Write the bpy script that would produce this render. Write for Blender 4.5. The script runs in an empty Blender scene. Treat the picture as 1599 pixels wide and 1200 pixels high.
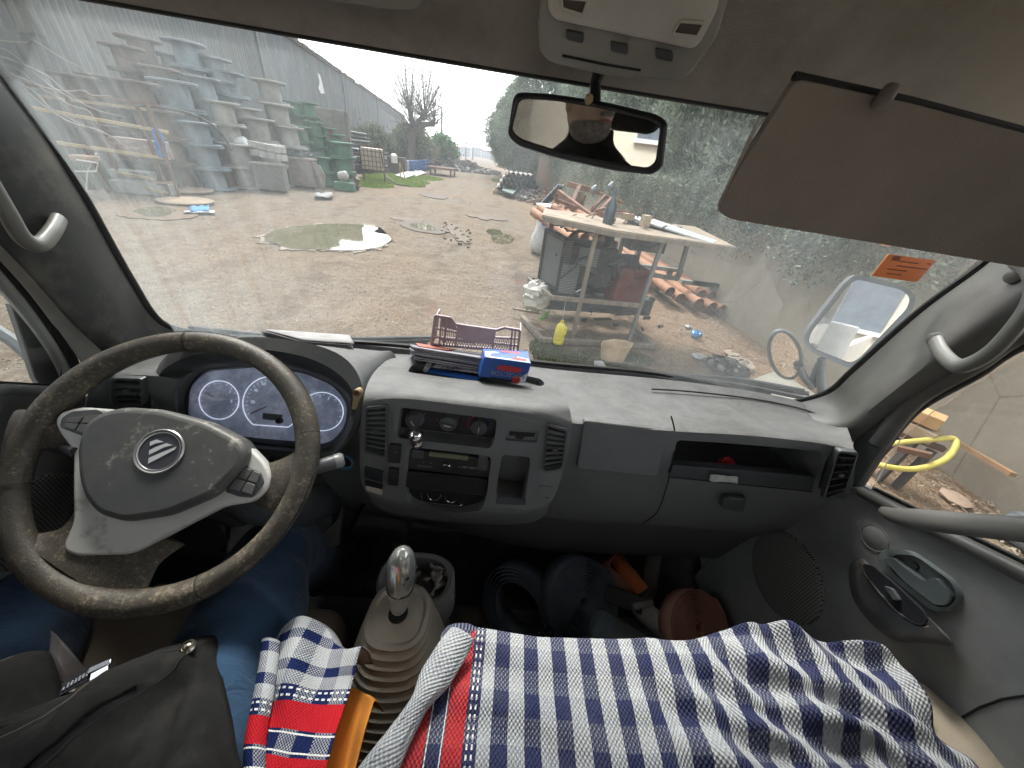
import bpy, bmesh, math, random
from mathutils import Vector, Matrix, Euler
from mathutils import noise as mnoise
V = Vector
rnd = random.Random(7)
S = bpy.context.scene
# ---------------------------------------------------------------- camera
EYE = V((0, 0, 2.0)); FPX = 535.0
YAW, PITCH, ROLL = math.radians(3.0), math.radians(33.2), math.radians(7.5)
_f = V((math.sin(YAW)*math.cos(PITCH), math.cos(YAW)*math.cos(PITCH), -math.sin(PITCH)))
_r = V((math.cos(YAW), -math.sin(YAW), 0)); _u = _r.cross(_f)
_r2 = _r*math.cos(ROLL)+_u*math.sin(ROLL); _u2 = _u*math.cos(ROLL)-_r*math.sin(ROLL)
cd = bpy.data.cameras.new('camera'); cam = bpy.data.objects.new('camera', cd); S.collection.objects.link(cam)
mw = Matrix((_r2, _u2, -_f)).transposed().to_4x4(); mw.translation = EYE; cam.matrix_world = mw
cd.sensor_width = 36; cd.lens = 36*FPX/1599; cd.clip_start = 0.02; cd.clip_end = 2000
S.camera = cam
# ---------------------------------------------------------------- sky, sun, exposure
SUN_EL, SUN_AZ = math.radians(52), math.radians(-14)      # azimuth measured from +Y towards +X
w = bpy.data.worlds.new('World'); S.world = w; w.use_nodes = True
nt = w.node_tree; nt.nodes.clear()
sky = nt.nodes.new('ShaderNodeTexSky'); sky.sky_type = 'NISHITA'; sky.sun_disc = False
sky.sun_elevation = SUN_EL; sky.sun_rotation = SUN_AZ; sky.dust_density = 1.5; sky.air_density = 1.2; sky.ozone_density = 1
hs = nt.nodes.new('ShaderNodeHueSaturation'); hs.inputs['Saturation'].default_value = 0.22
bg = nt.nodes.new('ShaderNodeBackground'); bg.inputs[1].default_value = 0.15
wo = nt.nodes.new('ShaderNodeOutputWorld')
tc = nt.nodes.new('ShaderNodeTexCoord'); cn = nt.nodes.new('ShaderNodeTexNoise'); cn.inputs['Scale'].default_value = 2.2; cn.inputs['Detail'].default_value = 6
cm = nt.nodes.new('ShaderNodeMapping'); cm.inputs['Scale'].default_value = (1, 1, 3); nt.links.new(tc.outputs['Generated'], cm.inputs[0]); nt.links.new(cm.outputs[0], cn.inputs['Vector'])
cr_r = nt.nodes.new('ShaderNodeMapRange'); cr_r.inputs[1].default_value = .3; cr_r.inputs[2].default_value = .7; cr_r.inputs[3].default_value = .80; cr_r.inputs[4].default_value = 1.1; nt.links.new(cn.outputs['Fac'], cr_r.inputs[0])
vm = nt.nodes.new('ShaderNodeVectorMath'); vm.operation = 'SCALE'; nt.links.new(hs.outputs[0], vm.inputs[0]); nt.links.new(cr_r.outputs[0], vm.inputs[3])
nt.links.new(sky.outputs[0], hs.inputs['Color']); nt.links.new(vm.outputs[0], bg.inputs[0]); nt.links.new(bg.outputs[0], wo.inputs[0])
ld = bpy.data.lights.new('sun', 'SUN'); ld.energy = 0.95; ld.angle = math.radians(11); ld.color = (1, .96, .9)
sun = bpy.data.objects.new('sun', ld); S.collection.objects.link(sun)
sd = V((math.sin(SUN_AZ)*math.cos(SUN_EL), math.cos(SUN_AZ)*math.cos(SUN_EL), math.sin(SUN_EL)))
sun.rotation_euler = sd.to_track_quat('Z', 'Y').to_euler()
S.view_settings.view_transform = 'Standard'; S.view_settings.look = 'None'; S.view_settings.gamma = 1
S.view_settings.exposure = 2.35
S.render.engine = 'CYCLES'
S.cycles.max_bounces = 14; S.cycles.diffuse_bounces = 8; S.cycles.transparent_max_bounces = 16
S.cycles.caustics_reflective = False; S.cycles.caustics_refractive = False

# ---------------------------------------------------------------- helpers
def ray(px, py):
    return _f + _r2*((px-799.5)/FPX) - _u2*((py-600)/FPX)
def at(px, py, x=None, y=None, z=None, zr=None, d=None, pl=None):
    """the point of a real surface (a plane x, y, z, or (point, normal)) seen at a picture position"""
    v = ray(px, py)
    if zr is not None: z = EYE.z+CABZ+zr
    if x is not None: t = (x-EYE.x)/v.x
    elif y is not None: t = (y-EYE.y)/v.y
    elif z is not None: t = (z-EYE.z)/v.z
    elif pl is not None: t = (pl[0]-EYE).dot(pl[1])/v.dot(pl[1])
    else: t = d
    return EYE+v*t
CABZ = .15
def C(x, y, z): return V((x, y, EYE.z+CABZ+z))          # cab coordinates, z from the cab datum
def plane(x, y, z, nx, ny, nz): return (C(x, y, z), V((nx, ny, nz)).normalized())

WL = {}
def tag(o, label=None, cat=None, group=None, kind=None):
    if label: o['label'] = label
    if cat: o['category'] = cat
    if group: o['group'] = group
    if kind: o['kind'] = kind
    return o
def empty(name, loc=(0, 0, 0), label=None, cat=None, group=None):
    o = bpy.data.objects.new(name, None); S.collection.objects.link(o); o.location = loc
    o.empty_display_size = .1
    WL[o.name] = V(loc); return tag(o, label, cat, group)
def link(name, me, parent=None):
    o = bpy.data.objects.new(name, me); S.collection.objects.link(o)
    if parent is not None:
        o.parent = parent; o.location = -WL.get(parent.name, V((0, 0, 0)))
    WL[o.name] = V((0, 0, 0)); return o
def copy_tree(o, parent=None):
    c = o.copy(); S.collection.objects.link(c)
    if parent: c.parent = parent
    for ch in list(o.children): copy_tree(ch, c)
    return c

class MB:
    def __init__(s): s.v = []; s.f = []; s.uv = []
    def add(s, vs, fs, uvs=None):
        n = len(s.v); s.v += [tuple(p) for p in vs]; s.f += [tuple(i+n for i in f) for f in fs]
        if uvs: s.uv += uvs
    def box(s, c, size, rot=None):
        c = V(c); hx, hy, hz = [q/2 for q in size]
        m = rot if rot is not None else Matrix.Identity(3)
        if isinstance(rot, (int, float)): m = Matrix.Rotation(rot, 3, 'Z')
        vs = [c+m@V((sx*hx, sy*hy, sz*hz)) for sx in (-1, 1) for sy in (-1, 1) for sz in (-1, 1)]
        s.add(vs, [(0, 1, 3, 2), (4, 6, 7, 5), (0, 4, 5, 1), (2, 3, 7, 6), (0, 2, 6, 4), (1, 5, 7, 3)]); return s
    def bar(s, a, b, w, h, up=(0, 0, 1)):
        a, b = V(a), V(b); d = (b-a); L = d.length; d = d/L; up = V(up)
        if abs(d.dot(up)) > .95: up = V((1, 0, 0)) if abs(d.x) < .9 else V((0, 1, 0))
        x = d.cross(up).normalized(); z = x.cross(d)
        return s.box((a+b)/2, (w, L, h), Matrix((x, d, z)).transposed())
    def tube(s, pts, r, n=10, closed=False, cap=True, flat=1.0, up=None):
        pts = [V(p) for p in pts]; N = len(pts); rr = r if isinstance(r, (list, tuple)) else [r]*N
        vs = []; prev = None
        for i, p in enumerate(pts):
            if closed: t = pts[(i+1) % N]-pts[i-1]
            else: t = pts[min(i+1, N-1)]-pts[max(i-1, 0)]
            if t.length < 1e-9: t = V((0, 0, 1))
            t.normalize()
            if prev is None:
                a = V(up) if up else (V((0, 0, 1)) if abs(t.z) < .9 else V((1, 0, 0)))
                prev = (a-t*a.dot(t)).normalized()
            else: prev = (prev-t*prev.dot(t)).normalized()
            b = t.cross(prev)
            for k in range(n):
                q = 2*math.pi*k/n; vs.append(p+(prev*math.cos(q)+b*(math.sin(q)*flat))*rr[i])
        fs = []
        for i in range(N if closed else N-1):
            j = (i+1) % N
            for k in range(n): fs.append((i*n+k, i*n+(k+1) % n, j*n+(k+1) % n, j*n+k))
        if cap and not closed: fs.append(tuple(range(n-1, -1, -1))); fs.append(tuple((N-1)*n+k for k in range(n)))
        s.add(vs, fs); return s
    def lathe(s, prof, origin, axis=(0, 0, 1), n=24, cap=True):
        """prof: (radius, height) pairs along the axis"""
        a = V(axis).normalized(); x = a.orthogonal().normalized(); y = a.cross(x); o = V(origin); vs = []
        for (r, h) in prof:
            for k in range(n):
                q = 2*math.pi*k/n; vs.append(o+a*h+(x*math.cos(q)+y*math.sin(q))*r)
        fs = []
        for i in range(len(prof)-1):
            for k in range(n): fs.append((i*n+k, i*n+(k+1) % n, (i+1)*n+(k+1) % n, (i+1)*n+k))
        if cap: fs.append(tuple(range(n-1, -1, -1))); fs.append(tuple((len(prof)-1)*n+k for k in range(n)))
        s.add(vs, fs); return s
    def prism(s, poly, nrm, front=.0, back=.01):
        """flat polygon of 3-D points given a thickness along its normal (front faces nrm)"""
        n = V(nrm).normalized(); N = len(poly); P = [V(p) for p in poly]
        s.add([p+n*front for p in P]+[p-n*back for p in P],
              [tuple(range(N)), tuple(range(2*N-1, N-1, -1))]+[(i, i+N, (i+1) % N+N, (i+1) % N) for i in range(N)]); return s
    def grid(s, rows, close_u=False, close_v=False, cap=False, uv=None):
        n, m = len(rows), len(rows[0]); vs = [p for r in rows for p in r]; fs = []; uvs = []
        for i in range(n if close_v else n-1):
            for j in range(m if close_u else m-1):
                a, b, c_, d = i*m+j, i*m+(j+1) % m, ((i+1) % n)*m+(j+1) % m, ((i+1) % n)*m+j
                fs.append((a, b, c_, d))
                if uv: uvs += [uv(i, j), uv(i, j+1), uv(i+1, j+1), uv(i+1, j)]
        if cap:   # rows form rings when close_v: cap first and last column
            if close_v:
                fs.append(tuple(i*m for i in range(n))); fs.append(tuple(i*m+m-1 for i in range(n-1, -1, -1)))
            if close_u:
                fs.append(tuple(range(m-1, -1, -1))); fs.append(tuple((n-1)*m+j for j in range(m)))
        s.add(vs, fs, uvs); return s
    def build(s, name, mat=None, parent=None, smooth=True, bevel=0, seg=2, sub=0, solid=0, fix=True, angle=38, label=None, cat=None, group=None, kind=None):
        me = bpy.data.meshes.new(name); me.from_pydata(s.v, [], s.f)
        if s.uv:
            l = me.uv_layers.new(name='UVMap')
            for i, q in enumerate(s.uv): l.data[i].uv = q
        if fix:
            bm = bmesh.new(); bm.from_mesh(me); bmesh.ops.recalc_face_normals(bm, faces=bm.faces); bm.to_mesh(me); bm.free()
        if mat is not None: me.materials.append(mat)
        o = link(name, me, parent)
        if solid: q = o.modifiers.new('solid', 'SOLIDIFY'); q.thickness = solid; q.offset = 0
        if bevel: q = o.modifiers.new('bevel', 'BEVEL'); q.width = bevel; q.segments = seg; q.limit_method = 'ANGLE'; q.angle_limit = math.radians(35)
        if sub: q = o.modifiers.new('sub', 'SUBSURF'); q.levels = sub; q.render_levels = sub
        if smooth:
            me.polygons.foreach_set('use_smooth', [True]*len(me.polygons))
            if bevel or not sub: me.set_sharp_from_angle(angle=math.radians(angle))
        return tag(o, label, cat, group, kind)

def apply_mods(o):
    dg = bpy.context.evaluated_depsgraph_get(); dg.update()
    me = bpy.data.meshes.new_from_object(o.evaluated_get(dg)); o.modifiers.clear(); o.data = me
def carve(o, cutters):
    """cut real recesses into a closed mesh; cutters are MB"""
    tmp = []
    for c in cutters:
        k = c.build('cutter', None, None, smooth=False); tmp.append(k)
        q = o.modifiers.new('cut', 'BOOLEAN'); q.operation = 'DIFFERENCE'; q.object = k; q.solver = 'EXACT'
    apply_mods(o)
    for k in tmp: bpy.data.objects.remove(k)
    o.data.polygons.foreach_set('use_smooth', [True]*len(o.data.polygons)); o.data.set_sharp_from_angle(angle=math.radians(35))
def cr(P, k, closed=False):
    """Catmull-Rom resampling, k steps per span"""
    out = []; N = len(P)
    for i in range(N if closed else N-1):
        g = (lambda j: P[j % N]) if closed else (lambda j: P[max(0, min(N-1, j))])
        a, b, c_, d = g(i-1), g(i), g(i+1), g(i+2)
        for q in range(k):
            t = q/k; out.append(.5*((2*b)+(c_-a)*t+(2*a-5*b+4*c_-d)*t*t+(3*b-a-3*c_+d)*t**3))
    if not closed: out.append(P[-1].copy() if hasattr(P[-1], 'copy') else P[-1])
    return out
def loft(rows, ku=4, kv=4, closed=False):
    """rows of control points -> smooth dense rows; closed: rows wrap round"""
    R_ = [cr(r, ku) for r in rows]; m = len(R_[0])
    cols = [cr([r[j] for r in R_], kv, closed) for j in range(m)]
    return [[cols[j][i] for j in range(m)] for i in range(len(cols[0]))]
def rpoly(pts, r, n=4):
    """2-D polygon with rounded corners"""
    out = []; N = len(pts); P = [V((p[0], p[1], 0)) for p in pts]
    for i in range(N):
        a, b, c_ = P[i-1], P[i], P[(i+1) % N]; d1 = (a-b); d2 = (c_-b); q = min(r, d1.length*.45, d2.length*.45)
        s0 = b+d1.normalized()*q; s1 = b+d2.normalized()*q
        for k in range(n+1):
            t = k/n; p = s0*(1-t)**2+b*2*t*(1-t)+s1*t*t; out.append((p.x, p.y))
    return out
def onp(poly, pl): return [at(x, y, pl=pl) for (x, y) in poly]
def circ(cx, cy, rx, ry=None, n=28, rot=0, a0=0, a1=360):
    ry = ry or rx; o = []
    full = abs(a1-a0) >= 360
    for k in range(n if full else n+1):
        q = math.radians(a0+(a1-a0)*k/n); x, y = rx*math.cos(q), ry*math.sin(q)
        o.append((cx+x*math.cos(rot)-y*math.sin(rot), cy+x*math.sin(rot)+y*math.cos(rot)))
    return o
def panel(name, poly, pl, mat, parent, front=.004, back=.01, r=0, bevel=0, **k):
    if r: poly = rpoly(poly, r)
    return MB().prism(onp(poly, pl), pl[1], front, back).build(name, mat, parent, bevel=bevel, **k)
def text(name, body, pl, px, py, size, mat, parent, dirpx=(1, .13), front=.001, ext=.0003, align='CENTER', flip=False):
    cu = bpy.data.curves.new(name, 'FONT'); cu.body = body; cu.size = size; cu.extrude = ext; cu.align_x = align; cu.align_y = 'CENTER'
    o0 = bpy.data.objects.new('t', cu); S.collection.objects.link(o0)
    dg = bpy.context.evaluated_depsgraph_get(); me = bpy.data.meshes.new_from_object(o0.evaluated_get(dg)); bpy.data.objects.remove(o0)
    p = at(px, py, pl=pl); q = at(px+dirpx[0]*10, py+dirpx[1]*10, pl=pl); x = (q-p).normalized(); n = pl[1].normalized(); y = n.cross(x).normalized()
    m = Matrix((x, y, n)).transposed().to_4x4(); m.translation = p+n*front; me.transform(m)
    me.materials.clear(); me.materials.append(mat)
    return link(name, me, parent)

# ---------------------------------------------------------------- materials
def newmat(name):
    m = bpy.data.materials.new(name); m.use_nodes = True; t = m.node_tree
    return m, t, t.nodes['Principled BSDF'], t.nodes['Material Output']
def mth(t, op, a, b=None, c_=None):
    n = t.nodes.new('ShaderNodeMath'); n.operation = op
    for i, q in enumerate((a, b, c_)):
        if q is None: continue
        if isinstance(q, (int, float)): n.inputs[i].default_value = q
        else: t.links.new(q, n.inputs[i])
    return n.outputs[0]
def mixc(t, f, a, b):
    n = t.nodes.new('ShaderNodeMix'); n.data_type = 'RGBA'
    for i, q in ((0, f), (6, a), (7, b)):
        if isinstance(q, (int, float)): n.inputs[i].default_value = q
        elif isinstance(q, (tuple, list)): n.inputs[i].default_value = (*q[:3], 1)
        else: t.links.new(q, n.inputs[i])
    return n.outputs[2]
def coord(t, kind='Object', scale=(1, 1, 1), rot=(0, 0, 0)):
    c = t.nodes.new('ShaderNodeTexCoord'); m = t.nodes.new('ShaderNodeMapping')
    m.inputs['Scale'].default_value = scale; m.inputs['Rotation'].default_value = rot
    t.links.new(c.outputs[kind], m.inputs[0]); return m.outputs[0]
def noi(t, v, scale, detail=4, rough=.6, dist=0):
    n = t.nodes.new('ShaderNodeTexNoise'); n.inputs['Scale'].default_value = scale; n.inputs['Detail'].default_value = detail
    n.inputs['Roughness'].default_value = rough; n.inputs['Distortion'].default_value = dist
    t.links.new(v, n.inputs['Vector']); return n.outputs['Fac']
def ramp(t, f, stops):
    n = t.nodes.new('ShaderNodeValToRGB'); e = n.color_ramp.elements
    while len(e) < len(stops): e.new(.5)
    for i, (p, c_) in enumerate(stops):
        e[i].position = p; e[i].color = (*c_, 1) if isinstance(c_, (tuple, list)) else (c_, c_, c_, 1)
    t.links.new(f, n.inputs[0]); return n.outputs[0]
def bump(t, b, h, strength=.3, dist=.002):
    n = t.nodes.new('ShaderNodeBump'); n.inputs['Strength'].default_value = strength; n.inputs['Distance'].default_value = dist
    t.links.new(h, n.inputs['Height']); t.links.new(n.outputs[0], b.inputs['Normal'])
def mat(name, col, rough=.6, metal=0, col2=None, vscale=6, lo=.35, hi=.65, grain=0, gscale=400, gdist=.001, spec=.5, dust=None, duscale=9, rvar=.12, scale=(1, 1, 1), dlo=.5, dhi=.75, trans=0):
    m, t, b, o = newmat(name); v = coord(t, scale=scale)
    col2 = col2 or tuple(q*.72 for q in col)
    n1 = noi(t, v, vscale, 6, .65); c_ = mixc(t, ramp(t, n1, [(lo, 0), (hi, 1)]), col, col2)
    if dust: c_ = mixc(t, ramp(t, noi(t, v, duscale, 8, .7), [(dlo, 0), (dhi, 1)]), c_, dust)
    t.links.new(c_, b.inputs['Base Color'])
    rr = mth(t, 'MULTIPLY_ADD', n1, rvar*2, rough-rvar); t.links.new(rr, b.inputs['Roughness'])
    b.inputs['Metallic'].default_value = metal; b.inputs['Specular IOR Level'].default_value = spec
    if trans: b.inputs['Transmission Weight'].default_value = trans
    if grain: bump(t, b, noi(t, v, gscale, 3, .6), grain, gdist)
    return m
def emis(m, s, col):
    b = m.node_tree.nodes['Principled BSDF']; b.inputs['Emission Strength'].default_value = s; b.inputs['Emission Color'].default_value = (*col, 1); return m
def dust_top_shade(name, col, dust_shade_col, rough=.6, grain=.35):
    """dusty plastic; up-facing parts coloured darker to offset the strong light on top"""
    m, t, b, o = newmat(name); v = coord(t)
    g = t.nodes.new('ShaderNodeNewGeometry'); sx = t.nodes.new('ShaderNodeSeparateXYZ'); t.links.new(g.outputs['Normal'], sx.inputs[0])
    up = ramp(t, sx.outputs[2], [(.35, 0), (.85, 1)])  # up-facing mask: darker tone painted in against the bright light on top
    n1 = noi(t, v, 7, 8, .7); n2 = noi(t, v, 40, 5, .7)
    f = mth(t, 'MULTIPLY', up, mth(t, 'MULTIPLY_ADD', n1, 1.0, .2))
    f = mth(t, 'ADD', f, ramp(t, mth(t, 'MULTIPLY', n1, n2), [(.26, 0), (.5, .35)])); n3 = noi(t, v, 16, 9, .8, .5)
    c0 = mixc(t, n1, col, tuple(q*.75 for q in col)); dust_shade_col = mixc(t, ramp(t, n3, [(.44, 0), (.62, 1)]), dust_shade_col, tuple(q*1.75 for q in dust_shade_col))
    t.links.new(mixc(t, f, c0, dust_shade_col), b.inputs['Base Color'])
    b.inputs['Roughness'].default_value = rough; b.inputs['Specular IOR Level'].default_value = .4
    bump(t, b, noi(t, v, 420, 3, .6), grain*1.8, .0011); return m

PL = dust_top_shade('dash_plastic', (.185, .195, .20), (.078, .076, .071))
PLD = mat('dark_plastic', (.085, .09, .097), .45, grain=.3, gscale=600, gdist=.0005, dust=(.15, .145, .135), dlo=.5, dhi=.9)
PLB = mat('black_plastic', (.022, .023, .027), .4, dust=(.06, .058, .055), dlo=.6, dhi=1)
PLG = mat('door_plastic', (.30, .315, .315), .6, grain=.4, gscale=500, gdist=.0006, dust=(.34, .33, .30), dlo=.5, dhi=.85)
PLL = mat('pillar_plastic', (.14, .14, .13), .45, grain=.2, gscale=500, gdist=.0004, dust=(.17, .165, .15))
SEAL = mat('rubber_seal', (.012, .012, .013), .5)
LINER = mat('headliner', (.42, .39, .345), .95, col2=(.36, .335, .295), vscale=5, grain=.9, gscale=520, gdist=.002, spec=.1, dust=(.28, .245, .21), duscale=5)
VISOR = mat('visor_vinyl', (.30, .26, .225), .8, vscale=3, grain=.7, gscale=520, gdist=.0014, spec=.2)
CHROME = mat('chrome', (.85, .85, .86), .08, 1, rvar=.03, col2=(.7, .7, .72))
WHITEP = mat('white_paint', (.72, .73, .72), .3, dust=(.55, .53, .48))
STEEL = mat('worn_steel', (.3, .3, .3), .4, 1, grain=.2)
CREAMP = mat('console_plastic', (.68, .62, .52), .5, dust=(.45, .39, .32), dlo=.45, dhi=.8, duscale=5)
RUBF = mat('floor_rubber', (.18, .17, .16), .75, dust=(.38, .34, .28), dlo=.42, dhi=.75, duscale=6, grain=.5, gscale=90, gdist=.003)
LEATHER, t, b, o = newmat('worn_wheel_leather')
v = coord(t); n1 = noi(t, v, 11, 9, .8); n2 = noi(t, v, 200, 5, .7)
c_ = mixc(t, ramp(t, n1, [(.42, 0), (.72, 1)]), (.07, .064, .053), (.14, .112, .078))
c_ = mixc(t, ramp(t, mth(t, 'MULTIPLY', n1, n2), [(.27, 0), (.38, .8)]), c_, (.36, .31, .23))
t.links.new(c_, b.inputs['Base Color']); b.inputs['Roughness'].default_value = .48
bump(t, b, noi(t, v, 260, 4, .7), .55, .0015)
HUB, t, b, o = newmat('worn_hub_plastic')
v = coord(t); n1 = noi(t, v, 14, 8, .72); n2 = noi(t, v, 60, 5, .7)
c_ = mixc(t, ramp(t, n1, [(.4, 0), (.62, .8)]), (.085, .087, .089), (.125, .12, .108))
c_ = mixc(t, ramp(t, mth(t, 'MULTIPLY', n1, n2), [(.3, 0), (.38, 1)]), c_, (.33, .315, .27))
t.links.new(c_, b.inputs['Base Color']); b.inputs['Roughness'].default_value = .5; bump(t, b, n2, .3, .0008)
SILV, t, b, o = newmat('worn_silver_trim')
v = coord(t); n1 = noi(t, v, 18, 8, .7)
c_ = mixc(t, ramp(t, n1, [(.30, 0), (.42, 1)]), (.30, .26, .21), (.74, .74, .70))
t.links.new(c_, b.inputs['Base Color']); b.inputs['Roughness'].default_value = .42; b.inputs['Metallic'].default_value = .1
MIRROR, t, b, o = newmat('mirror_silver'); b.inputs['Metallic'].default_value = 1; b.inputs['Roughness'].default_value = .015; b.inputs['Base Color'].default_value = (.86, .87, .87, 1)
def glass(name, dirt=(.03, .12), tint=(.93, .95, .94), gl=1.0, dcol=(.75, .75, .72), scale=(1, 1, 1), ns=3.0, lo=.4, hi=.75, local=None):
    m, t, b, o = newmat(name); t.nodes.remove(b)
    tr = t.nodes.new('ShaderNodeBsdfTransparent'); tr.inputs[0].default_value = (*tint, 1)
    gs = t.nodes.new('ShaderNodeBsdfGlossy'); gs.inputs['Roughness'].default_value = .02
    df = t.nodes.new('ShaderNodeBsdfDiffuse'); df.inputs[0].default_value = (*dcol, 1)
    tl = t.nodes.new('ShaderNodeBsdfTranslucent'); tl.inputs[0].default_value = (*dcol, 1)
    ad = t.nodes.new('ShaderNodeMixShader'); t.links.new(df.outputs[0], ad.inputs[1]); t.links.new(tl.outputs[0], ad.inputs[2])
    v = coord(t, scale=scale); n = noi(t, v, ns, 8, .7, .3)
    f = ramp(t, n, [(lo, dirt[0]), (hi, dirt[1])])
    if local: f = local(t, f)
    m1 = t.nodes.new('ShaderNodeMixShader'); t.links.new(f, m1.inputs[0]); t.links.new(tr.outputs[0], m1.inputs[1]); t.links.new(ad.outputs[0], m1.inputs[2])
    fr = t.nodes.new('ShaderNodeFresnel'); fr.inputs[0].default_value = 1.45
    m2 = t.nodes.new('ShaderNodeMixShader'); t.links.new(mth(t, 'MULTIPLY', fr.outputs[0], gl), m2.inputs[0]); t.links.new(m1.outputs[0], m2.inputs[1]); t.links.new(gs.outputs[0], m2.inputs[2])
    t.links.new(m2.outputs[0], o.inputs[0]); return m
# ================================================================ THE TRUCK CAB
truck = empty('truck', (0, 0, 0), 'dusty grey truck cab around the camera, with worn steering wheel and dashboard', 'truck')
def px3(rows): return [[at(p[0], p[1], y=p[2]) if len(p) > 2 else at(p[0], p[1], pl=PS) for p in r] for r in rows]
PF = plane(.3, .495, -.6, 0, -1, .08)         # passenger dash face
PS = plane(-.05, .462, -.60, 0, -1, .10)      # centre stack face
def PSd(k): return (PS[0]+PS[1]*k, PS[1])
def PFd(k): return (PF[0]+PF[1]*k, PF[1])
# ---- dashboard body
D = px3([
 [(140, 562, .60), (250, 535, .70), (420, 535, .75), (565, 549, .77), (715, 560, .775), (885, 580, .775), (1040, 594, .77), (1165, 610, .75), (1262, 630, .69), (1314, 656, .57)],
 [(142, 572, .56), (248, 550, .64), (420, 555, .66), (565, 580, .66), (715, 590, .66), (885, 612, .65), (1035, 628, .64), (1165, 643, .62), (1272, 660, .58), (1325, 674, .52)],
 [(145, 582, .50), (248, 580, .52), (420, 600, .53), (565, 625, .53), (715, 630, .52), (885, 650, .515), (1042, 664, .51), (1168, 672, .51), (1282, 686, .495), (1333, 700, .465)],
 [(140, 602, .49), (250, 600, .50), (420, 640, .52), (565, 650, .51), (715, 655, .5), (885, 674, .495), (1046, 686, .49), (1170, 694, .49), (1288, 706, .48), (1336, 720, .455)],
 [(130, 650, .49), (250, 660, .50), (420, 690, .52), (562, 715, .51), (715, 725, .5), (878, 738, .5), (1038, 750, .495), (1166, 760, .495), (1284, 768, .485), (1328, 766, .46)],
 [(110, 720, .5), (245, 730, .51), (410, 740, .52), (560, 770, .52), (715, 790, .515), (868, 806, .515), (1025, 814, .51), (1160, 825, .51), (1265, 826, .5), (1296, 806, .48)],
 [(110, 735, .54), (245, 745, .55), (410, 755, .56), (565, 785, .56), (715, 805, .56), (866, 818, .555), (1022, 828, .555), (1158, 838, .555), (1250, 838, .55), (1288, 820, .52)],
 [(120, 755, .62), (245, 765, .62), (410, 775, .62), (575, 800, .62), (715, 830, .62), (850, 860, .61), (1012, 868, .61), (1154, 872, .61), (1200, 868, .60), (1218, 850, .57)],
])
D.append([V((p.x, .74, p.z+.02)) for p in D[7]]); D.append([V((p.x, max(p.y-.01, .56), p.z-.06)) for p in D[0]])
dash = MB().grid(loft(D, 5, 4, True), close_v=True, cap=True).build('dashboard', PL, truck)
SH = [(1055, 679), (1275, 694), (1270, 744), (1050, 726)]

shp = onp(rpoly(SH, 9), PF); Ns = len(shp)
cut = MB(); cut.add([p+V((0, -.08, .010)) for p in shp]+[V((p.x, p.y+.13, p.z-.035-.3*max(0, p.z-1.70))) for p in shp], [tuple(range(Ns)), tuple(range(2*Ns-1, Ns-1, -1))]+[(i, i+Ns, (i+1) % Ns+Ns, (i+1) % Ns) for i in range(Ns)])
carve(dash, [cut])
panel('glovebox_lip', [(1050, 725), (1271, 743), (1266, 765), (1044, 743)], PFd(.006), mat('lip_plastic', (.07, .074, .08), .5, grain=.2), dash, .003, .015, r=4, bevel=.002)
panel('airbag_cover', [(911, 656), (1037, 671), (1027, 744), (900, 731)], PFd(.004), PL, dash, .003, .012, r=7, bevel=.0025)
LINE = mat('gap_line', (.012, .012, .013), .7)
def gap(poly, pl, r=.0011, name='panel_gap', m=None): return MB().tube(cr([at(*q, pl=pl) for q in poly], 5), r, 6).build(name, m or LINE, dash)
gap([(1048, 650), (1054, 680), (1049, 725), (1041, 760), (1026, 800), (1000, 820)], PFd(.0055), .0014)
gap([(1043, 745), (1150, 756), (1268, 768)], PFd(.009), .0013)
MB().tube(cr([at(1018, 608, y=.69), at(1080, 612, y=.692), at(1180, 624, y=.682), at(1262, 642, y=.63), at(1310, 668, y=.545)], 5), .0022, 6).build('defroster_slot', LINE, dash)
# glovebox latch
panel('latch_recess', [(1130, 776), (1166, 778), (1160, 800), (1126, 794)], PFd(.004), PLD, dash, .001, .01, r=3)
MB().box(at(1149, 778, pl=PFd(.008)), (.030, .006, .004)).build('glovebox_latch', STEEL, dash, bevel=.001)
# ---- air vents
def vent(nameparent, q, pl, n, parent, midv=1):
    """q = four corners TL TR BR BL"""
    P = onp(q, pl); nn = pl[1]
    inner = rpoly(q, 5); c = sum((V((a[0], a[1], 0)) for a in q), V((0, 0, 0)))/4
    outer = [(c.x+(a[0]-c.x)*1.16+0, c.y+(a[1]-c.y)*1.09) for a in inner]
    A, B = onp(outer, pl), onp(inner, pl); N = len(A)
    m = MB(); m.grid([[p-nn*.006 for p in A], [p+nn*.004 for p in A], [p+nn*.005 for p in B], [p-nn*.02 for p in B]], close_u=True)
    fr = m.build('air_vent', PLD, parent)
    MB().prism(B, nn, -.018, .022).build('vent_duct', LINE, fr)
    s = MB()
    for k in range(n):
        t = (k+.6)/(n+.2); a = P[0].lerp(P[3], t); b = P[1].lerp(P[2], t); s.bar(a, b, .0016, .010, up=nn) if False else s.bar(a-nn*.002, b-nn*.002, .011, .0022, up=(nn+V((0, 0, .9))).normalized().cross((b-a).normalized()).cross(nn) if False else (0, 0, 1))
    for k in range(midv):
        t = (k+1)/(midv+1); s.bar(P[0].lerp(P[1], t)-nn*.010, P[3].lerp(P[2], t)-nn*.010, .002, .006, up=nn)
    s.build('vent_slats', mat('vent_slat', (.05, .052, .055), .4), fr)
    MB().box((P[0]+P[1]+P[2]+P[3])/4+nn*.003, (.010, .006, .007)).build('vent_tab', PLD, fr, bevel=.001)
    return fr
vent('', [(1308, 705), (1336, 708), (1316, 766), (1286, 776)], plane(.6, .466, -.6, -.25, -1, .05), 6, dash)
vent('', [(178, 590), (222, 592), (224, 630), (178, 630)], plane(-.66, .487, -.57, .05, -1, .1), 3, dash, 2)
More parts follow.
